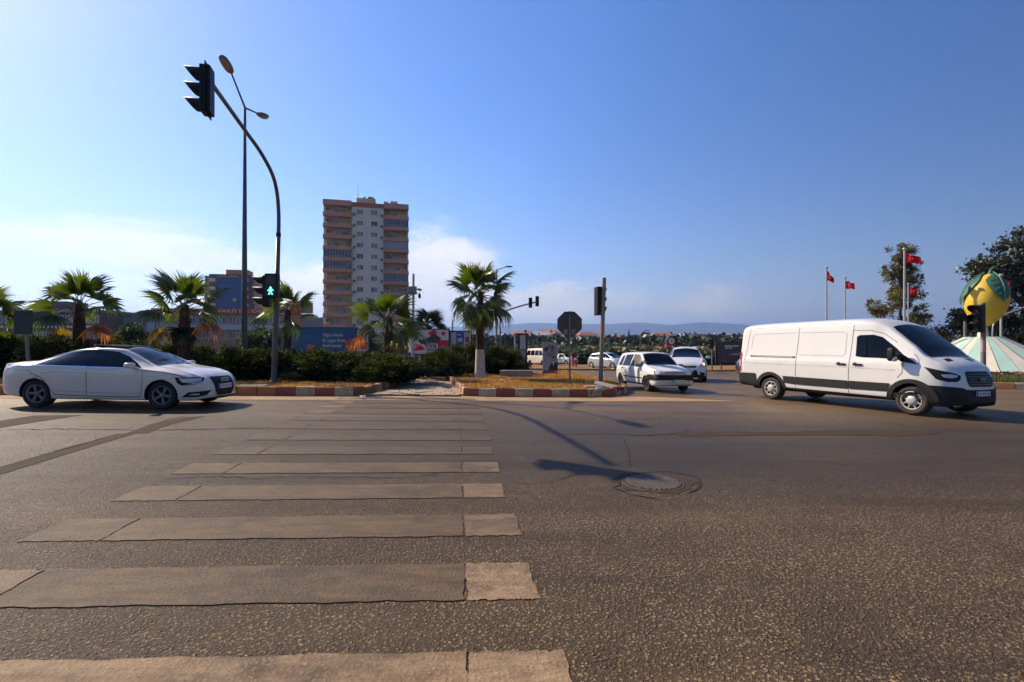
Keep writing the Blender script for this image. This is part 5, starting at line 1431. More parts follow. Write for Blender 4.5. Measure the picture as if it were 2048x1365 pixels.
JM = [juniper_mesh(s, 13000, 1.35 + .1 * s, 1.42, [m_jun, m_jun2, m_core]) for s in range(3)]
r = random.Random(5)
spots = []
for i, px in enumerate(range(-60, 800, 58)):
    d = 18.6 + (i % 3) * .5
    spots.append((px, d, np.interp(px, [0, 300, 450, 620, 700, 760, 830], [1.62, 1.36, 1.18, 1.15, 1.12, 1.05, .9]), 'left'))
for i, px in enumerate(range(-40, 760, 95)): spots.append((px + 20, 20.8 + (i % 2) * .6, float(np.interp(px, [0, 250, 400], [1.5, 1.25, 1.12])), 'left'))
spots += [(775, 18.3, 1.02, 'left'), (800, 19.6, .95, 'left')]
spots += [(886, 23.4, 1.3, 'r'), (912, 24.6, 1.45, 'r'), (990, 26.6, 1.5, 'r'), (1022, 26.8, 1.35, 'r'), (945, 26.4, 1.6, 'r'), (866, 25.0, 1.15, 'r'), (1005, 28.0, 1.5, 'r')]
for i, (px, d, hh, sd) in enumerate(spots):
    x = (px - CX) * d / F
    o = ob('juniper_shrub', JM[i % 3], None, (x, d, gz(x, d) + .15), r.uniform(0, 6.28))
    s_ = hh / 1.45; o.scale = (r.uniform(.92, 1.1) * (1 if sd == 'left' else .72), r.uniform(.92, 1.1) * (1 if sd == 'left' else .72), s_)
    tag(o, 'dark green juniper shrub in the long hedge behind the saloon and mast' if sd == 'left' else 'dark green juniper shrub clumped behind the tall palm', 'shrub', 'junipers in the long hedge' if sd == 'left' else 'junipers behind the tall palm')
# leafy trees
def tree(name, label, loc, blobs, leaves, lsize, m1, m2, trunk_r=.2, seed=0, group=None, cat='tree', aspect=1.0, needle=False, trunk_top=None, scale=1., out_dir=None):
    r = random.Random(seed); mb = MB(); t = thing(name, label, cat, loc, 0, group)
    tot = sum(b_[3] ** 2 for b_ in blobs)
    for (bx, by, bz, br) in blobs:
        n = int(leaves * br * br / tot)
        sub = [(r.gauss(0, .55), r.gauss(0, .55), r.gauss(0, .42)) for _ in range(9)]
        for i in range(n):
            s_ = r.choice(sub); v = Vector((s_[0] + r.gauss(0, .27), s_[1] + r.gauss(0, .27), s_[2] + r.gauss(0, .2)))
            p = Vector((bx, by, bz)) + v * br
            d = (v.normalized() + Vector((r.gauss(0, .6), r.gauss(0, .6), r.gauss(0, .5)))).normalized()
            L = lsize * r.uniform(.6, 1.3); w = d.cross(Vector((r.gauss(0, 1), r.gauss(0, 1), r.gauss(0, 1)))).normalized() * L * (.18 if needle else .38)
            mi = 1 if r.random() < .35 else 0
            mb.add([p, p + d * L * .5 + w, p + d * L, p + d * L * .5 - w], [(0, 1, 2, 3)], mi)
    mb.build('crown', [m1, m2], t)
    tb_ = MB(); zt = trunk_top or max(b_[2] for b_ in blobs)
    tb_.tube([(0, 0, -.2), (r.uniform(-.1, .1), r.uniform(-.1, .1), zt * .5), (0, 0, zt)], [trunk_r * 1.2, trunk_r * .8, trunk_r * .25], 10)
    for (bx, by, bz, br) in blobs[:14]:
        z0 = min(bz * .75, zt * .8); tb_.tube([(0, 0, z0), (bx * .5, by * .5, (z0 + bz) / 2 + .1), (bx, by, bz)], [trunk_r * .4, trunk_r * .25, trunk_r * .1], 6)
    tb_.build('trunk', M('bark', (.07, .05, .035), .9, bump=.5), t)
    return t
m_t1 = LEAF('tree_leaf_dark', (.010, .018, .006), (.024, .036, .010), .2, .8)
m_t2 = LEAF('tree_leaf_mid', (.028, .040, .010), (.055, .062, .014), .3, .8)
m_c1 = LEAF('conifer_leaf', (.06, .066, .014), (.11, .105, .022), .4, .8)
m_c2 = LEAF('conifer_leaf_olive', (.12, .10, .02), (.18, .15, .03), .4, .8)
# irregular conifer behind the van
b0 = P(1803, 690, 46); b0.z = gz(b0.x, 46)
rr = random.Random(4); bl = []
for py, half in ((506, 5), (522, 14), (538, 26), (552, 34), (568, 26), (584, 28), (600, 44), (615, 60), (630, 62), (645, 56), (660, 56), (675, 62)):
    for j in range(4):
        ox = rr.uniform(-half, half) * .78; bl.append((ox * .046 + .2, rr.uniform(-half, half) * .034, 1.5 + (HY - py - rr.uniform(-8, 8)) * .046 - b0.z, rr.uniform(.34, .60)))
bl.append((-2.6, 0, 1.5 + (HY - 614) * .046 - b0.z, .45)); bl.append((-2.0, 0, 1.5 + (HY - 620) * .046 - b0.z, .55))
tree('cedar_tree', 'olive green conifer with ragged branches behind the van roof', b0, bl, 17000, .26, m_c1, m_c2, .16, 4, needle=True)
# large dark tree at the right edge
b0 = P(2050, 700, 50); b0.z = gz(b0.x, 50); bl = []
for cx, cy, cr in ((2040, 480, 26), (2055, 510, 40), (2000, 535, 30), (2030, 560, 42), (1985, 570, 26), (2060, 600, 50), (2010, 620, 40), (1975, 640, 28), (2040, 660, 40), (2085, 560, 50), (2100, 640, 50), (1975, 545, 20), (2000, 675, 30), (1968, 690, 22), (2030, 695, 30)):
    for j in range(2): bl.append((((cx - 2050) + rr.uniform(-.4, .4) * cr) * .05, rr.uniform(-1, 1) * cr * .045, 1.5 + (HY - cy + rr.uniform(-.4, .4) * cr) * .05 - b0.z, cr * .05 * .8))
tree('dark_tree', 'large dark evergreen tree rising behind the lemon at the edge', b0, bl, 26000, .30, m_t1, m_t2, .35, 8)
b0 = P(1925, 700, 44); b0.z = gz(b0.x, 44)
tree('leafy_tree', 'mid green leafy bough tree left under the lemon', b0, [((cx - 1925) * .044, rr.uniform(-.6, .6), 1.5 + (HY - cy) * .044 - b0.z, cr * .044) for cx, cy, cr in ((1922, 640, 22), (1940, 630, 20), (1912, 648, 14), (1935, 655, 18), (1950, 645, 18), (1925, 662, 10))], 3600, .22, m_t2, m_c1, .1, 9)
# citrus orchard row across the far road
m_or1 = LEAF('citrus_leaf', (.014, .028, .006), (.032, .055, .010), .25, 1.)
m_or2 = LEAF('citrus_leaf_light', (.05, .075, .010), (.09, .115, .015), .3, 1.)
protos = []
for s_ in range(3):
    rr = random.Random(60 + s_)
    protos.append([(rr.uniform(-1.1, 1.1), rr.uniform(-1.0, 1.0), rr.uniform(.6, 2.0), rr.uniform(.7, 1.0)) for _ in range(9)])
first = {}
rr = random.Random(77)
for i in range(34):
    row = i % 2; d = 62 + row * 4 + rr.uniform(-1, 1); px = 1045 + (i // 2) * 28 + row * 14 + rr.uniform(-5, 5)
    x = (px - CX) * d / F; loc = (x, d, gz(x, d) - .1); v = i % 3
    if v not in first: o = first[v] = tree('citrus_tree', 'low citrus tree in the orchard row along the far road', loc, protos[v], 2600, .20, m_or1, m_or2, .1, 60 + v, 'orchard trees along the far road')
    else: o = copy_tree(first[v]); o.location = loc
    s_ = rr.uniform(.85, 1.15); o.scale = (s_ * 1.05, s_, s_ * float(np.interp(px, [1045, 1130, 1480], [1.05, .92, .85]))); o.rotation_euler = (0, 0, rr.uniform(0, 6))
# shrubs behind the hedge, before the school
for i, (px, py, d, rad, lab) in enumerate(((528, 672, 32, 34, 'bright leafy shrub behind the hedge between lamp and mast'), (505, 684, 30, 22, 'lower leafy shrub at the foot of the twin lamp'), (265, 672, 30, 26, 'leafy shrub behind the hedge right of the saloon palm'), (236, 688, 29, 22, 'small glossy shrub behind the saloon roof'))):
    b0 = P(px, 700, d); b0.z = gz(b0.x, d); k = d / F; rr = random.Random(i)
    tree('leafy_shrub', lab, b0, [(rr.uniform(-.6, .6) * rad * k, rr.uniform(-.6, .6) * rad * k, 1.5 + (HY - py) * k - b0.z - rr.uniform(-.3, .9) * rad * k, rad * k * .55) for _ in range(9)], 3000, .16, m_or1, m_or2, .06, 90 + i, cat='shrub')
# ------------------------------------------------------------------ tower block
m_cream = M('cream_render', (.64, .56, .50), .85, var=.06, vscale=.3)
m_beige = M('beige_render', (.56, .41, .23), .85, var=.10, vscale=.4)
m_pink = M('pink_render', (.50, .255, .18), .85, var=.08, vscale=.5)
m_pinkd = M('pink_dark', (.34, .11, .07), .85, var=.08)
m_wfr = M('window_frame_white', (.62, .62, .62), .5)
m_wgl = M('window_glass', (.025, .04, .06), .06, spec=.8)
m_curt = M('curtain_glass', (.20, .24, .27), .15, spec=.7, col2=(.12, .15, .18), vscale=.8)
m_rail = M('balcony_rail', (.50, .54, .58), .4, .3)
m_ac = M('ac_white', (.40, .37, .33), .6)
D_T = 152.
tb0 = P(734, 700, D_T); tb0.z = gz(tb0.x, D_T) # foot of the tower
tw = thing('tower_block', 'tall cream apartment tower with pink balconies on both flanks', 'building', tb0, R(14))
kk = D_T / F
# widths along the facade in metres (local x), front is local -y
XL0, XL1, XR0, XR1 = -12.5, -4.4, 4.9, 12.4
FL = 3.34; NF = 13; Z0 = 1.0; ZT = Z0 + NF * FL
MB().box((0, 8.2, ZT / 2), (24.2, 14.2, ZT)).build('rear_mass', m_beige, tw)
MB().box(((XL1 + XR0) / 2, .9, ZT / 2 + .2), (XR0 - XL1, 3.0, ZT + .4)).build('centre_wall', m_cream, tw)
MB().box(((XL1 + XR0) / 2, -.72, ZT + .55), (XR0 - XL1 + .1, .3, 1.3)).build('parapet', m_pinkd, tw)
for xa, xb in ((XL0, XL1), (XR0, XR1)):
    MB().box(((xa + xb) / 2, .6, ZT + .55), (xb - xa - .1, 5.0, 1.5)).build('roof_parapet', m_pink, tw)
balc = {}
bw = XL1 - XL0
def bal_mesh(w, lo=0):
    mb = MB(); n = 14
    mb.box((0, .0, .10), (w, 2.0, .22), 0); mb.box((0, -.93, .62), (w, .14, .86), 0)
    for sx in (-1, 1): mb.box((sx * (w / 2 - .07), .07, .62), (.14, 1.84, .86), 0)
    return mb.mesh('balcony', m_pink)
bmL, bmR = bal_mesh(bw), bal_mesh(XR1 - XR0)
band = MB().box((0, -.99, -.08), (bw + .02, .06, .26)).mesh('slab_edge', m_pinkd)
def rail_mesh(w):
    mb = MB()
    mb.tube([(-w / 2, 0, .5), (w / 2, 0, .5)], .03, 6)
    for i in range(9): mb.tube([(-w / 2 + w * i / 8, 0, 0), (-w / 2 + w * i / 8, 0, .5)], .02, 5)
    return mb.mesh('railing', m_rail)
rlm = rail_mesh(4.4)
def win_mesh(w, h, fr=.07):
    mb = MB()
    mb.box((0, 0, h / 2 - fr / 2), (w, .10, fr)); mb.box((0, 0, -h / 2 + fr / 2), (w, .10, fr))
    for x in (-w / 2 + fr / 2, 0, w / 2 - fr / 2): mb.box((x, 0, 0), (fr, .098, h - 2 * fr))
    return mb.mesh('window', m_wfr)
def pane_mesh(w, h): return [MB().box((-w / 4, .02, 0), (w / 2 - .08, .03, h - .12)).mesh('pane', m) for m in (m_wgl, m_curt)], [MB().box((w / 4, .02, 0), (w / 2 - .08, .03, h - .12)).mesh('pane', m) for m in (m_wgl, m_curt)]
wm = win_mesh(1.9, 1.5); wpl, wpr = pane_mesh(1.9, 1.5)
dm = win_mesh(3.4, 2.2); dpl, dpr = pane_mesh(3.4, 2.2)
acm = MB().cbox((0, 0, 0), (.95, .4, .75), .04).mesh('air_conditioner', m_ac)
acf = MB().lathe([(.28, .0), (.05, .02), (0, .02)], 14, 0, (.12, -.21, 0), FM).mesh('fan_grille', m_black)
r = random.Random(2)
glz = MB()
NP = 9
for f in range(NF):
    z = Z0 + f * FL
    for sd, (xa, xb), bm_ in ((0, (XL0, XL1), bmL), (1, (XR0, XR1), bmR)):
        xc = (xa + xb) / 2
        b_ = ob('balcony', bm_, tw, (xc, -.0 - .45, z))
        ob('slab_edge', band, b_, (0, 0, 0)).scale = ((xb - xa) / bw, 1, 1)
        ob('railing', rlm, b_, (0, -.93, 1.05))
        d_ = ob('window', dm, tw, (xc + r.uniform(-1.4, 1.4), 1.02, z + 1.45))
        ob('pane', dpl[r.random() < .55], d_); ob('pane', dpr[r.random() < .55], d_)
        if r.random() < .75:
            a_ = ob('air_conditioner', acm, tw, (xa + 1.1 if r.random() < .7 else xb - 1.1, .7, z + 2.4)); ob('fan_grille', acf, a_)
        if (sd, f) in ((1, 11), (0, 7), (1, 6), (1, 9), (0, 8)):
            w = xb - xa - .3; mt = m_curt if (sd, f) in ((1, 9),) else M('balcony_glazing', (.012, .018, .035), .08, spec=.8)
            g_ = MB().box((0, 0, 0), (w, .05, 2.05)).build('balcony_glazing', mt, tw, (xc, -1.32, z + 2.12))
            mb = MB()
            for i in range(NP + 1): mb.box((-w / 2 + w * i / NP, -.03, 0), (.07, .05, 2.05))
            mb.build('glazing_bars', m_wfr if mt != m_curt else m_rail, g_)
    for x in (-2.0, 2.15):
        w_ = ob('window', wm, tw, (x, -.62, z + 1.75)); ob('pane', wpl[r.random() < .5], w_); ob('pane', wpr[r.random() < .7], w_)
    for x in (XL1 + .65, XR0 - .65):
        a_ = ob('air_conditioner', acm, tw, (x, -.85, z + .95)); ob('fan_grille', acf, a_)
# piers at the outer flanks
for x in (XL0 + .35, XR1 - .35): MB().box((x, .25, ZT / 2), (.5, 1.2, ZT)).build('pier', m_cream, tw)
MB().cbox((-.3, 3.5, ZT + 1.9), (5.6, 5, 2.4), .05).build('lift_house', m_beige, tw)
MB().box((.9, 3, ZT + 3.5), (1.4, 1.4, 1.0)).build('chimney', m_pinkd, tw)
MB().tube([(-2.8, 3, ZT), (-2.8, 3, ZT + 7.5)], .06, 6).build('antenna', m_dark, tw)
for x, s_ in ((8.0, 1.5), (5.6, .9)): MB().tube([(x - s_ * .7, .5, ZT + 2.0), (x + s_ * .7, .5, ZT + 2.0)], s_ * .42, 12).build('water_tank', m_ac, tw)
for x in (-3.4, -.9, 1.8):
    o = MB().lathe([(0, .12), (.3, .08), (.5, 0)], 14).build('satellite_dish', m_ac, tw, (x, 1.2, ZT + 3.3)); o.rotation_euler = (R(60), 0, R(20 * x))

# ------------------------------------------------------------------ other buildings
def block(name, label, px0, px1, ptop, d, depth, mat, rz=0., floors=4, cols=6, win=(1.6, 1.5), roof=None, bands=None, setback=None, balc_cols=(), mglass=None):
    k = d / F; x0, x1 = (px0 - CX) * k, (px1 - CX) * k; w = x1 - x0; xc = (x0 + x1) / 2; zb = gz(xc, d); zt = 1.5 + (HY - ptop) * k
    t = thing(name, label, 'building', (xc, d, zb), rz); h = zt - zb
    MB().box((0, depth / 2, h / 2), (w, depth, h)).build('wall', mat, t)
    fh = h / floors
    wme = win_mesh(*win); gl, gr = pane_mesh(*win); r = random.Random(len(label))
    for f in range(floors):
        for c_ in range(cols):
            x = -w / 2 + w * (c_ + .5) / cols
            if c_ in balc_cols:
                b_ = MB().box((0, -.5, 0), (w / cols * .92, 1.2, .9)).build('balcony', bands or m_wfr, t, (x, 0, f * fh + .6))
                MB().box((0, .12, fh * .55 - .1), (w / cols * .85, .06, fh * .55)).build('pane', mglass or m_wgl, b_)
            else:
                o = ob('window', wme, t, (x, -.03, f * fh + fh * .55)); ob('pane', gl[r.random() < .4], o); ob('pane', gr[r.random() < .4], o)
    if roof: MB().box((0, depth / 2, h + .2), (w + .8, depth + .8, .45)).build('roof', roof, t)
    return t, w, h
m_wht = M('white_render', (.50, .48, .46), .85, var=.06, vscale=.3)
m_gry = M('grey_render', (.24, .24, .26), .85, var=.08, vscale=.3)
m_brn = M('brown_render', (.14, .09, .085), .85, var=.1, vscale=.3)
m_org = M('orange_render', (.44, .20, .09), .85, var=.08, vscale=.3)
m_redr = M('red_fascia', (.52, .055, .02), .6, var=.08, vscale=.5)
# blue glass tower with flanking blocks
t, w, h = block('glass_tower', 'apartment building with a big blue glass front and dark red frame', 421, 496, 549, 215, 16, M('dark_red_cladding', (.12, .03, .03), .7), R(8), 9, 1, (1, 1))
for o in [c_ for c_ in t.children if c_.name.startswith('window')]:
    for q in list(o.children): bpy.data.objects.remove(q)
    bpy.data.objects.remove(o)
mbl = M('blue_curtain_wall', (.010, .075, .24), .45, spec=.25, var=.18, vscale=.35)
gw = w * .62
pw, ph = gw / 6, (h * .95) / 14
pmesh = MB().box((0, 0, 0), (pw - .08, .12, ph - .08)).mesh('glass_panel', mbl)
for i in range(6):
    for j in range(14): ob('glass_panel', pmesh, t, (-gw / 2 + pw * (i + .5), -.1, .4 + ph * (j + .5)))
MB().box((0, .02, h * .48), (gw, .1, h * .96)).build('glazing_backing', M('navy_backing', (.01, .03, .09), .5), t)
for sx in (-1, 1):
    for f in range(9):
        b_ = MB().box((0, -.5, 0), (w * .15, 1.2, 1.4)).build('balcony', m_wht, t, (sx * w * .405, 0, f * h / 9 + 1.0)); MB().box((0, .2, 1.5), (w * .14, .1, 1.5)).build('pane', m_wgl, b_)
MB().box((2.0, 6, h + 1.2), (9, 6, 2.4)).build('roof_house', m_org, t)
small_print((0, -.4, h - .9), gw * .9, 1.1, M('orange_letters', (.5, .16, .03), .5), t, 5)
sunm = MB(); sunm.prism(disc(0, 0, .8, 16), 0, .05, 0, FM, (gw * .22, -.2, h * .66)); sunm.build('sun_emblem', M('yellow_print', (.45, .42, .04), .5), t)
block('white_block', 'pale apartment block with balconies right of the blue glass front', 502, 536, 556, 222, 14, m_wht, R(8), 8, 2, (1.4, 1.4), None, m_beige, balc_cols=(0,))
block('beige_block', 'beige brown apartment block left of the blue glass front', 410, 423, 552, 226, 14, M('tan_render', (.30, .20, .13), .85), R(8), 8, 1, (1.4, 1.4), None, m_wht, balc_cols=(0,))
# school
t, w, h = block('school', 'long school building with red lettered roof fascia and orange bands', 318, 592, 628, 112, 18, M('school_grey', (.30, .27, .27), .85), R(3), 3, 14, (1.5, 1.5))
MB().box((0, -.3, h + .55), (w + 1.2, 1.4, 1.15)).build('fascia', m_redr, t)
text('OZEL VAKFI ILK OKULU', 1.0, (2.5, -1.03, h + .5), M('white_letters', (.7, .66, .6), .5), t, width=w * .56, ext=.03)
MB().box((0, -.25, h * .69), (w + .4, .6, h * .11)).build('white_band', m_wht, t)
MB().box((0, -.12, h * .355), (w + .2, .3, h * .10)).build('orange_band', m_org, t)
MB().box((0, -.12, h * .06), (w + .2, .3, h * .14)).build('orange_band', m_org, t)
MB().box((w * .49, -.15, h * .5), (3.0, .5, h)).build('orange_pier', m_org, t)
MB().box((w * .35, 6, h + 2.0), (10, 6, 2.6)).build('roof_house', M('ochre_render', (.42, .24, .08), .85), t)
# left background blocks
t, w, h = block('brown_terrace', 'long low brown building with white floor bands behind the leftmost palms', -120, 205, 625, 95, 14, m_brn, R(-2), 3, 18, (1.3, 1.4), M('grey_roof', (.16, .17, .19), .7))
for f in (1, 2): MB().box((0, -.3, h * f / 3 + .25), (w, .8, .45)).build('floor_band', m_wht, t)
MB().box((-.5 * w + (75 + 120) / 325 * w, 5, h + 1.0), (6.5, 5, 2.6)).build('stair_house', m_brn, t)
t, w, h = block('grey_terrace', 'grey concrete building with dark ribbon balconies behind the hedge', 196, 262, 634, 100, 14, m_gry, R(-6), 3, 2, (1.3, 1.4), M('grey_roof'), m_beige, balc_cols=(0, 1))
block('white_villa', 'small white building between grey terrace and school', 262, 296, 644, 104, 12, m_wht, R(-8), 3, 2, (1.2, 1.2), None, m_wht, balc_cols=(0,))
t, w, h = block('school_wing', 'low dark wing with white roof edge left of the school', 286, 322, 640, 108, 12, M('charcoal_render', (.07, .06, .07), .8), R(2), 2, 3, (1.2, 1.3), m_wht)
MB().box((0, -.2, h * .5), (1.1, .3, h)).build('red_pier', m_redr, t)
block('slim_block', 'slim grey apartment block just left of the tower foot', 639, 650, 636, 175, 10, m_gry, 0, 6, 1, (1.2, 1.2), None, m_wht, balc_cols=(0,))
# ------------------------------------------------------------------ billboards
def board(label, px0, px1, pt, pb_, d, mat, rz=0., frame=m_dark, dark_legs=True):
    k = d / F; w = (px1 - px0) * k; x = ((px0 + px1) / 2 - CX) * k; zt = 1.5 + (HY - pt) * k; zb = 1.5 + (HY - pb_) * k; zg = gz(x, d)
    t = thing('billboard', label, 'billboard', (x, d, zg), rz); h = zt - zb; zc = (zt + zb) / 2 - zg
    MB().cbox((0, .1, zc), (w + .2, .16, h + .2), .02).build('frame', frame, t)
    p = MB().box((0, 0, 0), (w, .04, h)).build('poster', mat, t, (0, 0, zc))
    for sx in (-.35, .35): MB().cbox((sx * w, .16, (zb - zg) / 2), (.14, .14, zb - zg + .1), .01).build('leg', m_galv, t)
    return t, p, w, h
def pr(mb, pts, w, h, y=-.022, mi=0): mb.prism([((x - .5) * w, (z - .5) * h) for x, z in pts], 0, .003, mi, FM, (0, y, 0))
mprint = lambda n, c_: M('print_' + n, c_, .5, var=.1, vscale=1.)
m_txt = mprint('white', (.62, .62, .62))
t, p, w, h = board('blue sea coloured billboard with white slogan and orange panel', 560, 712, 657, 716, 44, M('print_sea', (.010, .050, .17), .5, col2=(.008, .11, .20), vscale=.7))
mb = MB(); pr(mb, [(.855, .0), (.985, .02), (1.0, .62), (.86, .60)], w, h); mb.build('orange_panel', mprint('orange', (.50, .085, .02)), p)
mb = MB(); pr(mb, [(.87, .05), (.97, .05), (.93, .28)], w, h, -.026); mb.build('yellow_shape', mprint('yellow', (.50, .26, .03)), p)
text('Migros Hemen', .42, (-.5 * w + .70 * w, -.024, h * .27), m_txt, p, width=w * .26)
text('En uygun fiyata', .42, (-.5 * w + .71 * w, -.024, h * .09), m_txt, p, width=w * .29)
text('Simdi burada!', .42, (-.5 * w + .69 * w, -.024, -h * .09), m_txt, p, width=w * .25)
text('Hemen', .36, (.42 * w, -.026, -h * .12), m_txt, p, width=w * .085)
mb = MB(); pr(mb, [(.36, .1), (.46, .12), (.46, .42), (.36, .45)], w, h); mb.build('orange_panel', mprint('orange', (.5, .1, .02)), p)
t, p, w, h = board('narrow leaning billboard in orange and grey beside the sea one', 714, 737, 660, 712, 43.5, mprint('pale', (.34, .33, .32)))
mb = MB(); pr(mb, [(.1, .28), (.9, .24), (.9, .52), (.1, .50)], w, h); mb.build('print_block', mprint('red', (.45, .03, .03)), p)
mb = MB(); pr(mb, [(.15, .55), (.6, .52), (.5, .8), (.2, .75)], w, h); mb.build('print_block', mprint('yellow', (.5, .26, .03)), p)
t, p, w, h = board('dark billboard with pale heading behind the tower palm', 741, 812, 671, 716, 45, mprint('dark', (.028, .026, .034)))
text('HARCIN', .5, (-.27 * w, -.024, h * .34), m_txt, p, width=w * .36)
text('Superev', .34, (-.27 * w, -.024, h * .20), m_txt, p, width=w * .30)
small_print((.25 * w, -.024, h * .30), w * .3, .18, m_txt, p, 2)
mb = MB(); pr(mb, [(.5, .1), (.95, .1), (.9, .4), (.6, .45)], w, h); mb.build('print_block', mprint('maroon', (.10, .02, .025)), p)
t, p, w, h = board('red and white concert billboard with a dark figure and tall white lettering', 824, 897, 660, 708, 43, mprint('white2', (.50, .48, .47)))
m_rp = mprint('red2', (.50, .012, .015)); m_kp = mprint('ink', (.035, .04, .045))
mb = MB(); pr(mb, [(.0, .12), (.36, .16), (.30, .30), (.12, .44), (.0, .42)], w, h); pr(mb, [(.72, .2), (1, .26), (1, .56), (.80, .58), (.70, .45)], w, h); pr(mb, [(.42, .88), (.60, 1.0), (.70, .92), (.62, .72), (.5, .76)], w, h); mb.build('red_shape', m_rp, p)
mb = MB(); pr(mb, [(.16, .56), (.34, .62), (.50, .72), (.58, .86), (.66, .80), (.80, .64), (.76, .50), (.66, .40), (.66, .12), (.40, .12), (.36, .38), (.22, .44)], w, h, -.026); mb.build('figure_shape', m_kp, p)
mb = MB(); mb.prism(disc(.36 * w, .34 * h, .055 * w, 14), 0, .003, 0, FM, (0, -.026, 0)); mb.build('red_badge', m_rp, p)
mb = MB(); pr(mb, [(.80, .18), (.97, .16), (.97, .33), (.86, .36), (.80, .31)], w, h, -.026); mb.build('blue_shape', mprint('blue', (.04, .09, .22)), p)
text('HAYKO', .9, (.03 * w, -.03, -.20 * h), m_txt, p, width=w * .27)
text('CEPKIN', .9, (.03 * w, -.03, -.40 * h), m_txt, p, width=w * .27)
text('10', .6, (-.40 * w, -.026, .34 * h), m_kp, p, width=w * .12)
for i in range(2): small_print((-.40 * w, -.026, (.2 - .1 * i) * h), w * .12, .2, m_kp, p, 20 + i)
for i in range(3): small_print((-.38 * w, -.028, (-.08 - .08 * i) * h), w * .13, .14, m_txt, p, 30 + i)
t, p, w, h = board('blue and white advertising hoarding right of the concert billboard', 901, 942, 664, 706, 46, mprint('skyblue', (.05, .16, .32)), R(10))
mb = MB(); pr(mb, [(.30, .25), (.64, .32), (.64, .98), (.30, .98)], w, h); mb.build('blue_panel', mprint('royal', (.015, .05, .36)), p)
mb = MB(); pr(mb, [(.66, .1), (.98, .1), (.98, .95), (.66, .97)], w, h); pr(mb, [(.04, .3), (.28, .3), (.28, .96), (.04, .96)], w, h); mb.build('pale_panel', mprint('pale2', (.42, .40, .40)), p)
mb = MB(); pr(mb, [(.72, .5), (.9, .5), (.9, .75), (.74, .78)], w, h, -.026); pr(mb, [(.7, .2), (.92, .2), (.88, .42), (.72, .42)], w, h, -.026); mb.build('print_block', mprint('maroon2', (.22, .03, .03)), p)
small_print((-.02 * w, -.028, .36 * h), w * .28, .16, m_txt, p, 3)
mb = MB(); pr(mb, [(.34, .5), (.60, .55), (.58, .72), (.36, .7)], w, h, -.026); mb.build('print_block', mprint('pale3', (.45, .48, .35)), p)
b0 = P(923, 720, 60); b0.z = gz(b0.x, 60); kt = thing('roof_terrace', 'small dark building with white framed windows behind the hoarding', 'building', b0)
MB().box((0, 2, 1.6), (4.2, 4, 3.6)).build('wall', m_brn, kt); MB().box((0, 2, 3.5), (4.5, 4.4, .15)).build('roof', m_dark, kt)
for x in (-1.5, -.5, .5, 1.5): ob('window', MB().box((0, 0, 0), (.75, .08, .7)).mesh('window', m_wgl), kt, (x, -.03, 2.9)); 
t, p, w, h = board('dark navy car billboard standing left of the van', 1434, 1500, 686, 727, 44, M('print_night', (.010, .011, .030), .35, col2=(.02, .02, .07), vscale=.8))
small_print((-.06 * w, -.024, .34 * h), w * .42, .17, m_txt, p, 6); small_print((-.12 * w, -.024, .24 * h), w * .28, .14, m_txt, p, 7)
mb = MB(); pr(mb, [(.34, .42), (.5, .5), (.72, .52), (.9, .46), (.86, .40), (.6, .38)], w, h); mb.build('car_print', mprint('silver', (.22, .20, .22)), p)
mb = MB(); pr(mb, [(.18, .12), (.27, .12), (.27, .17), (.18, .17)], w, h); mb.build('red_mark', m_rp, p)
# far kerb below the billboards, and green fence
far = drape_ob('far_pavement', [(-40, 39.2), (-5.2, 39.2), (0, 41), (30, 43.2), (60, 43.5), (60, 60), (-40, 60)], .12, m_soil, kind='structure', cell=3, thick=.15)
kerb([Vector((-20, 39.1)), Vector((-5.2, 39.1)), Vector((0, 40.9))], far, rw, h=.16, step=.9, seed=8)
fz = gz(-8, 43.8); fn = thing('panel_fence', 'grey green panel fence under the billboards', 'fence', (-10, 44.6, fz + .1))
for i in range(9): MB().cbox((-5 + i * 1.5, 0, .6), (1.44, .05, 1.15), .01).build('panel', M('grey_green_sheet', (.07, .09, .075), .7), fn)
# petrol style totem
b0 = P(1343, 735, 40); b0.z = gz(b0.x, 40); k = .04
tt_ = thing('totem_sign', 'dark totem sign with round clock and red band beyond the SUV', 'sign', b0); zt = 1.5 + (HY - 670) * k - b0.z
m_tot = M('totem_black', (.03, .026, .026), .4)
MB().cbox((0, 0, (zt - .9) / 2), (.62, .36, zt - .9), .02).build('column', m_tot, tt_)
mb = MB(); prof = disc(0, zt - .5, .44, 20, 0, 180) + [(-.44, zt - 1.05), (.44, zt - 1.05)]
mb.prism(prof, -.25, .25, 0, FM); mb.build('head', m_tot, tt_)
mb = MB(); mb.prism(disc(-.08, zt - .50, .26, 20), .25, .27, 0, FM); mb.build('clock_face', M('ivory', (.62, .58, .46), .4), tt_)
mb = MB(); mb.prism([(-.10, zt - .62), (-.05, zt - .62), (-.04, zt - .38), (-.12, zt - .38)], .271, .275, 0, FM); mb.build('clock_mark', M('gold', (.35, .25, .05), .4), tt_)
MB().cbox((-.12, -.05, zt - .92), (.74, .5, .26), .02).build('red_band', M('red_sign', (.5, .015, .02), .35), tt_)
small_print((-.12, -.305, zt - .92), .5, .14, M('pale_red', (.6, .3, .3), .5), tt_, 8)
MB().cbox((0, -.02, zt - 1.2), (.70, .40, .28), .02).build('cap', M('totem_grey', (.12, .10, .10), .5), tt_)
MB().cbox((.06, -.19, (zt - 1.4) / 2 + .2), (.40, .02, zt - 1.9), .005).build('panel', M('totem_panel', (.07, .07, .08), .4), tt_)
for i in range(3): small_print((.06, -.205, zt - 1.75 - i * .2), .26, .11, m_txt, tt_, 40 + i)

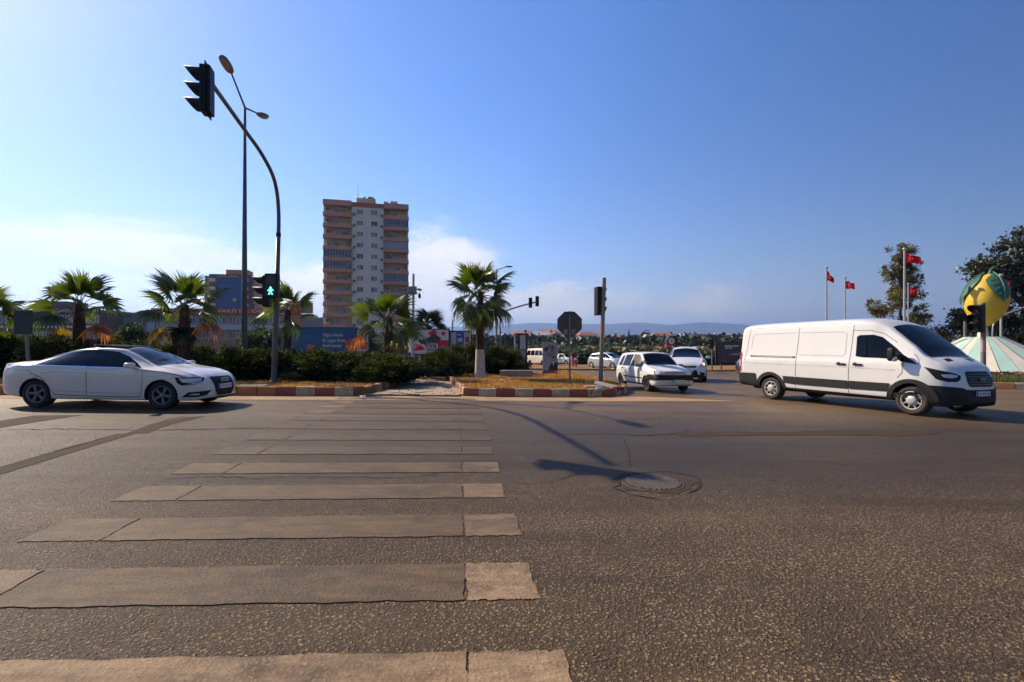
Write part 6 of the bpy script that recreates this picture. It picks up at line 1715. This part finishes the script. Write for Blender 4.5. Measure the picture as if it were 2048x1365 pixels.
# ------------------------------------------------------------------ lemon roundabout
D_L = 28.; k = D_L / F
ring = [(18.6 + 9.5 * math.cos(R(a)) + 8.2, 29 + 10.4 * math.sin(R(a))) for a in range(0, 360, 8)]
rx0 = (1966 - CX) * .0286
ctr = Vector((rx0, 28.6)); RAD = 9.4
ring = [(ctr.x + RAD * math.cos(R(a)), ctr.y + RAD * math.sin(R(a))) for a in range(0, 360, 6)]
isl = drape_ob('roundabout_island', ring, .22, m_soil, kind='structure', cell=1.5, thick=.26)
kerb([Vector(p) for p in [(ctr.x + (RAD + .02) * math.cos(R(a)), ctr.y + (RAD + .02) * math.sin(R(a))) for a in range(150, 400, 3)]], isl, lambda i: (m_kwhite, m_korange)[i % 2], h=.27, step=.85, seed=11, side=1)
m_lawn = LEAF('lawn_grass', (.06, .085, .010), (.13, .14, .018), .35, 1.)
grass('lawn_grass', 'green grass on the lemon roundabout', [(ctr.x + 9.1 * math.cos(R(a)), ctr.y + 9.1 * math.sin(R(a))) for a in list(range(195, 350, 8))] + [(ctr.x + 5, ctr.y - 4), (ctr.x - 5, ctr.y - 4)], 20000, [m_lawn, m_lawn], (.18, .46), .2, 15)
# red flower bed ring
mb = MB(); r = random.Random(9)
for i in range(5200):
    a = R(r.uniform(185, 355)); q = 5.6 + r.gauss(0, .22); x, y = ctr.x + q * math.cos(a), ctr.y + q * math.sin(a); z = gz(x, y) + .22 + r.uniform(.02, .42)
    s_ = r.uniform(.03, .07); d = Vector((r.gauss(0, 1), r.gauss(0, 1), r.gauss(0, 1))).normalized() * s_; e = d.cross(Vector((r.gauss(0, 1), r.gauss(0, 1), 1))).normalized() * s_
    mb.add([(x + d.x, y + d.y, z + d.z), (x + e.x, y + e.y, z + e.z), (x - d.x, y - d.y, z - d.z), (x - e.x, y - e.y, z - e.z)], [(0, 1, 2, 3)], 1 if r.random() < .3 else 0)
tag(mb.build('red_flowers', [LEAF('red_petal', (.16, .012, .012), (.28, .03, .02), .3), m_t2]), 'red flowering border below the striped pavilion roof', 'flowers', kind='stuff')
# pavilion
cz0 = gz(ctr.x, ctr.y) + .2
pav = thing('striped_pavilion', 'low conical pavilion roof striped cream and turquoise under the lemon', 'pavilion', (ctr.x, ctr.y, cz0))
kt_ = ctr.y / F
zt_ = 1.5 + (HY - 675) * kt_ - cz0; zb_ = 1.5 + (HY - 739) * kt_ - cz0; r0, r1 = 30 * kt_, 138 * kt_
mcr = M('pavilion_cream', (.68, .59, .46), .7, var=.08, vscale=1.5); mtq = M('pavilion_turquoise', (.40, .58, .48), .7, var=.08, vscale=1.5)
NS = 32
for i in range(NS):
    a0, a1 = 2 * math.pi * (i + .02) / NS, 2 * math.pi * (i + .98) / NS; lift = .02 if i % 2 else 0
    vs = []
    for rr_, z in ((r0, zt_), ((r0 + r1) / 2, (zt_ + zb_) / 2), (r1, zb_), (r1 - .03, zb_ - .07)):
        for a in (a0, a1): vs.append((rr_ * math.cos(a), rr_ * math.sin(a), z + lift))
    mb = MB(); mb.add(vs, [(2, 3, 1, 0), (4, 5, 3, 2), (6, 7, 5, 4)]); mb.build('roof_panel', mtq if i % 2 else mcr, pav)
MB().lathe([(0, zt_ + .01), (r0, zt_ + .01), (r0, zt_ - .05)], 32).build('roof_cap', mcr, pav)
MB().lathe([(r1 - .02, zb_ - .03), (0, zb_ + .2)], 32).build('ceiling', M('pavilion_under', (.2, .2, .18), .8), pav)
MB().lathe([(r1 * .82, -.05), (r1 * .82, zb_)], 32).build('wall', mtq, pav)
for i in range(12): a = 2 * math.pi * i / 12; MB().tube([(r1 * .94 * math.cos(a), r1 * .94 * math.sin(a), -.05), (r1 * .94 * math.cos(a), r1 * .94 * math.sin(a), zb_)], .06, 8).build('post', mcr, pav)
MB().tube([(0, 0, zt_), (0, 0, zt_ + .55)], [.25, .2], 14).build('pedestal', mcr, pav)
# lemon
m_lem = M('lemon_yellow', (.62, .40, .025), .55, var=.10, vscale=1.2, bump=.5, bscale=5)
m_lgreen = M('leaf_green', (.035, .115, .065), .55, var=.15, vscale=1.5)
lc = P(1966, 600, ctr.y); lz = cz0 + zt_ + .55
lem = thing('lemon_sculpture', 'giant yellow lemon sculpture with two dark green leaves', 'sculpture', (ctr.x, ctr.y, lz))
hh = 1.5 + (HY - 546) * kt_ - lz; rl = 34.5 * kt_
prof = []
for i in range(25):
    t_ = i / 24; z = hh * t_
    q = math.sin(math.pi * t_) ** .62 * rl
    if t_ > .9: q = max(q * .9, rl * .18 * (1 - t_) / .1)
    prof.append((max(q, .0), z))
lq = Matrix.Rotation(R(7), 3, 'Y')
MB().lathe(prof, 36, 0, (0, 0, 0), lq).build('fruit', m_lem, lem)
def leafsurf(az, L, Wd, name):
    mb = MB(); nu, nv = 14, 8; vs = []
    for i in range(nu + 1):
        u = i / nu; w = Wd * math.sin(math.pi * min(1, u * 1.02) ** .8) ** .9 if u < 1 else 0
        t_ = .99 - u * L
        z = hh * t_; q = math.sin(math.pi * t_) ** .62 * rl
        for j in range(nv + 1):
            v = (j / nv - .5) * 2; ang = v * w / max(q, .62 * rl)
            rad = q * 1.03 + .05 + .05 * (1 - v * v) + (.05 * u * u)
            vs.append(lq @ Vector((rad * math.cos(az + ang), rad * math.sin(az + ang), z + .03)))
    fs = [(i * (nv + 1) + j, i * (nv + 1) + j + 1, (i + 1) * (nv + 1) + j + 1, (i + 1) * (nv + 1) + j) for i in range(nu) for j in range(nv)]
    mb.add(vs, fs, 0, True); o = mb.build(name, m_lgreen, lem)
    md = MB(); mid = [vs[i * (nv + 1) + nv // 2] for i in range(nu)]
    md.tube([p * 1.015 for p in mid], .025, 6)
    for i in (3, 5, 7, 9):
        for j in (1, nv - 1): md.tube([vs[i * (nv + 1) + nv // 2] * 1.015, vs[(i + 2) * (nv + 1) + j] * 1.015], .016, 5)
    md.build('leaf_vein', M('vein_green', (.12, .24, .17), .5), o)
leafsurf(R(-94), .56, .60, 'leaf'); leafsurf(R(150), .60, .55, 'leaf')
MB().tube([lq @ Vector((0, 0, hh * .97)), lq @ Vector((.05, 0, hh + .2)), lq @ Vector((.25, 0, hh + .42))], [.10, .07, .05], 8).build('stalk', m_lgreen, lem)
# open steel frame behind the pavilion top
b0 = P(1940, 680, 31); b0.z = cz0; t = thing('steel_frame', 'open grey steel frame behind the pavilion top', 'frame', b0)
zt2 = 1.5 + (HY - 643) * .031 - cz0
MB().tube([(-.32, 0, 0), (-.32, 0, zt2)], .07, 10).build('post', m_galv, t); MB().cbox((.15, .1, zt2 - .42), (.62, .1, .62), .02).build('panel', m_dark, t)
# flags
m_flag = LEAF('flag_cloth', (.42, .006, .008), (.50, .012, .014), .35, 2., .6, .02); m_flw = M('flag_white', (.75, .72, .70), .8)
def flagpole(label, px, ptop, d, fw, fh, droop, seed, pr_=.07, furl=1.):
    k = d / F; x = (px - CX) * k; zb = gz(x, d); h = 1.5 + (HY - ptop) * k - zb
    t = thing('flagpole', label, 'flagpole', (x, d, zb))
    MB().tube([(0, 0, 0), (0, 0, h * .45), (0, 0, h)], [pr_ * 1.2, pr_, pr_ * .8], 12).build('pole', M('pale_steel'), t)
    MB().sup((0, 0, h + .05), (pr_ * 3.2, pr_ * 3.2, pr_ * 2.4), .9).build('finial', M('pale_steel'), t)
    r = random.Random(seed); ph = r.uniform(0, 6)
    def S(u, v, off=0):   # u 0..1 along the fly, v 0..1 downwards
        xx = pr_ + fw * u * furl; yy = -.10 * fw * math.sin(u * 6.5 + ph + v * .8) * u ** .5 - off
        zz = h - .22 - fh * v * (1 - .15 * u) - droop * fw * u ** 1.25 * (.55 + .45 * (1 - v)) + .03 * math.sin(u * 9 + v * 3 + ph)
        return (xx, yy, zz)
    n, m_ = 18, 10; mb = MB()
    mb.add([S(i / n, j / m_) for i in range(n + 1) for j in range(m_ + 1)], [(i * (m_ + 1) + j, (i + 1) * (m_ + 1) + j, (i + 1) * (m_ + 1) + j + 1, i * (m_ + 1) + j + 1) for i in range(n) for j in range(m_)], 0, True)
    f_ = mb.build('flag', m_flag, t)
    asp = fw / fh
    for nm in ('crescent', 'star'):
        for side in (.02, -.02):
            mb = MB(); poly = []
            if nm == 'crescent':
                N = 22; o_ = [(.36 + .25 / asp * math.cos(R(40 + 280 * i / N)), .5 + .25 * math.sin(R(40 + 280 * i / N))) for i in range(N + 1)]
                i_ = [(.36 + .0625 / asp + .20 / asp * math.cos(R(52 + 256 * i / N)), .5 + .20 * math.sin(R(52 + 256 * i / N))) for i in range(N + 1)]
                mb.add([S(u, v, side) for u, v in o_ + i_], [(i, i + 1, N + 2 + i, N + 1 + i) for i in range(N)])
            else:
                pts = [(.36 + .30 / asp + (.12 if i % 2 == 0 else .05) / asp * math.cos(R(180 + 36 * i)), .5 + (.12 if i % 2 == 0 else .05) * math.sin(R(180 + 36 * i))) for i in range(10)]
                mb.add([S(.36 + .30 / asp, .5, side)] + [S(u, v, side) for u, v in pts], [(0, i + 1, (i + 1) % 10 + 1) for i in range(10)])
            mb.build(nm, m_flw, f_)
flagpole('leftmost flagpole with drooping red flag above the van', 1653, 537, 36, .85, .65, .6, 1, .065, .5)
flagpole('second flagpole with open red flag above the van', 1690, 557, 38, .9, .58, .2, 2, .06, .75)
flagpole('tallest flagpole before the olive conifer with wide red flag', 1809, 500, 30, 1.0, .54, .25, 3, .065, .85)
flagpole('thin flagpole with small red flag right beside the tallest one', 1816.5, 569, 38, .75, .62, .1, 4, .05, .8)
flagpole('flagpole standing right of the lemon with small flag', 2002, 552, 33, .75, .5, .3, 5, .07, .8)
# ------------------------------------------------------------------ far town, hills, mountains, air
r = random.Random(33)
m_roofr = M('terracotta_roof', (.30, .12, .07), .8, var=.15, vscale=.6)
m_hw = [M('house_white', (.52, .49, .44), .85, var=.05), M('house_cream', (.42, .34, .24), .85, var=.05), M('house_grey', (.28, .28, .29), .85, var=.05)]
def house_proto(i):
    w, d, h = r.uniform(8, 13), r.uniform(7, 10), r.choice((3.2, 6.2, 6.4)); t = thing('house', 'small pale house among trees in the far town', 'house', (0, 0, 0), 0, 'houses of the far town')
    MB().box((0, 0, h / 2), (w, d, h)).build('wall', m_hw[i % 3], t)
    if i % 4 == 3: MB().box((0, 0, h + .15), (w + .4, d + .4, .3)).build('roof', m_hw[0], t)
    else:
        mb = MB(); a, b_ = w / 2 + .4, d / 2 + .4
        mb.add([(-a, -b_, h), (a, -b_, h), (a, b_, h), (-a, b_, h), (-a * .5, 0, h + 1.9), (a * .5, 0, h + 1.9)], [(0, 1, 5, 4), (2, 3, 4, 5), (1, 2, 5), (3, 0, 4), (3, 2, 1, 0)]); mb.build('roof', m_roofr if i % 2 == 0 else m_hw[(i + 1) % 3], t)
    wmm = MB().box((0, 0, 0), (1.1, .1, 1.2)).mesh('window', m_wgl)
    for f in range(max(1, int(h // 3))):
        for x in (-w * .3, 0, w * .3): ob('window', wmm, t, (x, -d / 2 - .02, 1.7 + 3 * f))
    return t
protos = [house_proto(i) for i in range(6)]
def far_z(x, y): return ground_z(x, y)
def put(o, x, y, s_=1.):
    o.location = (x, y, far_z(x, y) - .3); o.rotation_euler = (0, 0, r.uniform(-.5, .5)); o.scale = (s_, s_, s_)
for i in range(84):
    px = r.uniform(1030, 1500) if i < 70 else r.uniform(1830, 1990)
    d = r.choice((r.uniform(230, 420), r.uniform(350, 800), r.uniform(500, 1300)))
    o = protos[i] if i < 6 else copy_tree(protos[i % 6])
    put(o, (px - CX) * d / F, d, r.uniform(.8, 1.15))
t, w, h = block('yellow_block', 'yellow apartment house with dark windows standing above the far roofs', 1297, 1309, 676, 260, 8, M('yellow_render', (.62, .36, .10), .85), R(10), 3, 2, (1.1, 1.3))
MB().box((-.8, 3, h + 1.4), (1.8, 2, 2.4)).build('water_tank', m_wht, t)
t, w, h = block('blue_house', 'pale blue house beyond the orchard', 1378, 1392, 687, 190, 7, M('blue_render', (.25, .33, .45), .85), 0, 1, 3, (.5, .6))
b0 = P(1350, 700, 125); b0.z = gz(b0.x, 125); t = thing('long_shed', 'long low shed with terracotta roof behind the orchard', 'shed', b0)
MB().box((0, 4, 1.1), (46, 8, 2.3)).build('wall', m_beige, t)
mb = MB(); mb.add([(-23.5, -.6, 2.2), (23.5, -.6, 2.2), (23.5, 4, 3.1), (-23.5, 4, 3.1), (23.5, 8.6, 2.2), (-23.5, 8.6, 2.2)], [(0, 1, 2, 3), (3, 2, 4, 5)]); mb.build('roof', m_roofr, t)
t.location.z = 1.5 + (HY - 693) * .125 - 3.1
for px, py, d, lab in ((1392, 697, 115, 'white pitched shed roof peeking over the orchard'), (1252, 698, 118, 'small white gable at the left end of the long shed')):
    b0 = P(px, py, d); s_ = thing('white_shed', lab, 'shed', b0); w = 1.1 if px > 1300 else .6
    mb = MB(); mb.add([(-w, 0, -.5), (w, 0, -.5), (0, 0, .3), (-w, 5, -.5), (w, 5, -.5), (0, 5, .3)], [(0, 1, 2), (1, 4, 5, 2), (3, 0, 2, 5), (4, 3, 5)]); mb.build('roof', m_wht, s_)
    MB().box((0, 2.5, -1.6), (w * 1.8, 4.8, 2.2)).build('wall', m_wht, s_)
# far greenery: one mass of tree crowns
mb = MB()
def crown(x, y, z, s_, tall=1.):
    ico = [(0, 0, 1), (.89, 0, .45), (.28, .85, .45), (-.72, .53, .45), (-.72, -.53, .45), (.28, -.85, .45), (.72, .53, -.45), (-.28, .85, -.45), (-.89, 0, -.45), (-.28, -.85, -.45), (.72, -.53, -.45), (0, 0, -1)]
    fs = [(0, 1, 2), (0, 2, 3), (0, 3, 4), (0, 4, 5), (0, 5, 1), (1, 6, 2), (2, 7, 3), (3, 8, 4), (4, 9, 5), (5, 10, 1), (6, 7, 2), (7, 8, 3), (8, 9, 4), (9, 10, 5), (10, 6, 1), (11, 7, 6), (11, 8, 7), (11, 9, 8), (11, 10, 9), (11, 6, 10)]
    mb.add([(x + a * s_ * r.uniform(.7, 1.25), y + b_ * s_ * r.uniform(.7, 1.25), z + c_ * s_ * tall * r.uniform(.7, 1.2)) for a, b_, c_ in ico], fs, r.choice((0, 0, 1)))
def clump(x, y, z, s_):
    mi = r.choice((0, 0, 1))
    for q in range(34):
        v = Vector((r.gauss(0, .5), r.gauss(0, .5), r.gauss(0, .42))) * s_; e = s_ * r.uniform(.16, .32)
        a = Vector((r.gauss(0, 1), r.gauss(0, 1), r.gauss(0, 1))).normalized() * e; b_ = a.cross(Vector((r.gauss(0, 1), r.gauss(0, 1), r.gauss(0, 1)))).normalized() * e
        c_ = Vector((x, y, z)) + v; mb.add([c_ + a, c_ + b_, c_ - a, c_ - b_], [(0, 1, 2, 3)], mi)
for i in range(4400):
    d = 140 * (16 ** r.random()); px = r.uniform(960, 1560) if r.random() < .75 else r.uniform(1800, 2080)
    x = (px - CX) * d / F; s_ = r.uniform(1.6, 3.6) * (1 + d / 2500)
    for q in range(2): (clump if d < 620 else crown)(x + r.uniform(-2, 2), d + r.uniform(-2, 2), far_z(x, d) + s_ * r.uniform(.3, .9), s_ * r.uniform(.6, 1))
tag(mb.build('far_woods', [LEAF('far_leaf', (.016, .026, .008), (.035, .045, .014), .1, .05), LEAF('far_leaf2', (.03, .04, .012), (.055, .06, .02), .1, .05)]), 'scattered trees covering the plain around the far town', 'woods', kind='stuff')
# dark cypresses
cm = None
for i, (px, pt, d) in enumerate(((1162, 676, 330), (1167, 677, 330), (1176, 678, 340), (1186, 668, 420), (1316, 668, 460), (1389, 664, 520), (1258, 660, 560))):
    x = (px - CX) * d / F; z0 = far_z(x, d); h = 1.5 + (HY - pt) * d / F - z0
    if cm is None:
        q = MB(); rr = random.Random(1)
        for n_ in range(900):
            t_ = rr.random() ** .8; a = rr.uniform(0, 6.28); rad = .10 * math.sin(math.pi * min(1, t_ * .9 + .08)) ** .7 * rr.uniform(.6, 1.1)
            p = Vector((rad * math.cos(a), rad * math.sin(a), t_)); e = Vector((rr.gauss(0, .012), rr.gauss(0, .012), .05)); w_ = Vector((-math.sin(a), math.cos(a), 0)) * .015
            q.add([p - w_, p + w_, p + e], [(0, 1, 2)])
        cm = q.mesh('crown', m_t1); ctm = MB().tube([(0, 0, -.02), (0, 0, .8)], [.015, .005], 6).mesh('trunk', M('bark'))
    t = thing('cypress', 'slender dark cypress rising above the far town roofs', 'cypress', (x, d, z0), 0, 'cypresses of the far town'); t.scale = (h * .8, h * .8, h)
    ob('crown', cm, t); ob('trunk', ctm, t)
# pale greenhouse fields on the foothill
m_gh = M('greenhouse_cover', (.34, .31, .28), .7, var=.1)
for i in range(26):
    px = r.uniform(1040, 1260) if i < 20 else r.uniform(1260, 1480); d = r.uniform(1500, 2500); x = (px - CX) * d / F; w = r.uniform(20, 60) * d / 1500
    o = MB().cbox((0, 0, 2.2), (w, r.uniform(40, 110), 4.4), .5).build('greenhouse', m_gh, None, (x, d, far_z(x, d) + r.uniform(0, 5)), r.uniform(-.2, .2))
    tag(o, 'pale plastic greenhouse on the distant foothill', 'greenhouse', 'greenhouses on the foothill')
# ridges
def ridge(name, prof, d, depth, mat, amp, seed):
    rr = random.Random(seed); xs = np.linspace(prof[0][0], prof[-1][0], 260); top = pchip([p[0] for p in prof], [p[1] for p in prof], xs)
    ph = [(rr.uniform(.004, .06), rr.uniform(0, 6), rr.uniform(.3, 1)) for _ in range(9)]
    rows = []; N = 16
    for j in range(N + 1):
        t_ = j / N; row = []
        for i, px in enumerate(xs):
            n = sum(a * math.sin(px * f + p + j * (.4 + f * 20)) for f, p, a in ph) / 3
            y = d + depth * (t_ - .5) ; zt = 1.5 + (HY - top[i]) * d / F
            prof_ = math.sin(math.pi * min(1, t_ * .94 + .06) * .5) if t_ < .75 else math.cos((t_ - .75) * 4 * 1.2)
            z = zt * prof_ + amp * n * (1 if j < N * .75 else .6) * (prof_ * (1.15 - prof_) * 3 + .12)
            row.append(((px - CX) * d / F, y, z))
        rows.append(row)
    m_ = len(xs); mb = MB()
    mb.add([p for q in rows for p in q], [(j * m_ + i, j * m_ + i + 1, (j + 1) * m_ + i + 1, (j + 1) * m_ + i) for j in range(N) for i in range(m_ - 1)], 0, True)
    tag(mb.build(name, mat), kind='structure')
def hill_mat(name, a, b_, c_, sc):
    t = NT(name); n1 = t.noise(sc, 8, .65); n2 = t.noise(sc * 6, 6, .6)
    col = t.mix(t.rng(n1, .35, .65), a, b_); col = t.mix(t.math('MULTIPLY', t.rng(n2, .55, .7), .6), col, c_)
    return t.out(col, .95, .1)
m_mt = hill_mat('mountain_scrub', (.03, .04, .025), (.07, .07, .045), (.14, .12, .09), .0016)
m_ht = hill_mat('hill_scrub', (.04, .055, .022), (.085, .085, .04), (.24, .20, .15), .004)
ridge('mountain', [(-1500, 660), (-600, 640), (0, 636), (200, 630), (330, 640), (600, 650), (860, 652), (960, 648), (1080, 641), (1180, 645), (1300, 641), (1370, 645), (1440, 640), (1550, 646), (1750, 655), (1900, 664), (2048, 668), (2600, 668), (3600, 676)], 7200, 3000, m_mt, 55, 1)
ridge('hill', [(-1500, 676), (300, 672), (800, 668), (960, 668), (1060, 668), (1120, 673), (1200, 667), (1300, 671), (1400, 668), (1480, 672), (1700, 678), (1900, 677), (2100, 678), (3600, 684)], 3600, 1300, m_ht, 22, 5)
# hazy air
hz = MB().box((0, 5900, 235), (40000, 12800, 474)).mesh('haze', [])
hm = bpy.data.materials.new('hazy_air'); hm.use_nodes = True; hn = hm.node_tree.nodes; hn.clear()
ho = hn.new('ShaderNodeOutputMaterial'); hv_ = hn.new('ShaderNodeVolumePrincipled')
hv_.inputs['Color'].default_value = (.38, .58, 1.0, 1); hv_.inputs['Density'].default_value = .00016; hv_.inputs['Anisotropy'].default_value = .35
hm.node_tree.links.new(hv_.outputs[0], ho.inputs['Volume'])
hz.materials.append(hm); tag(ob('haze', hz), kind='stuff')
bpy.data.scenes.remove(TMP)
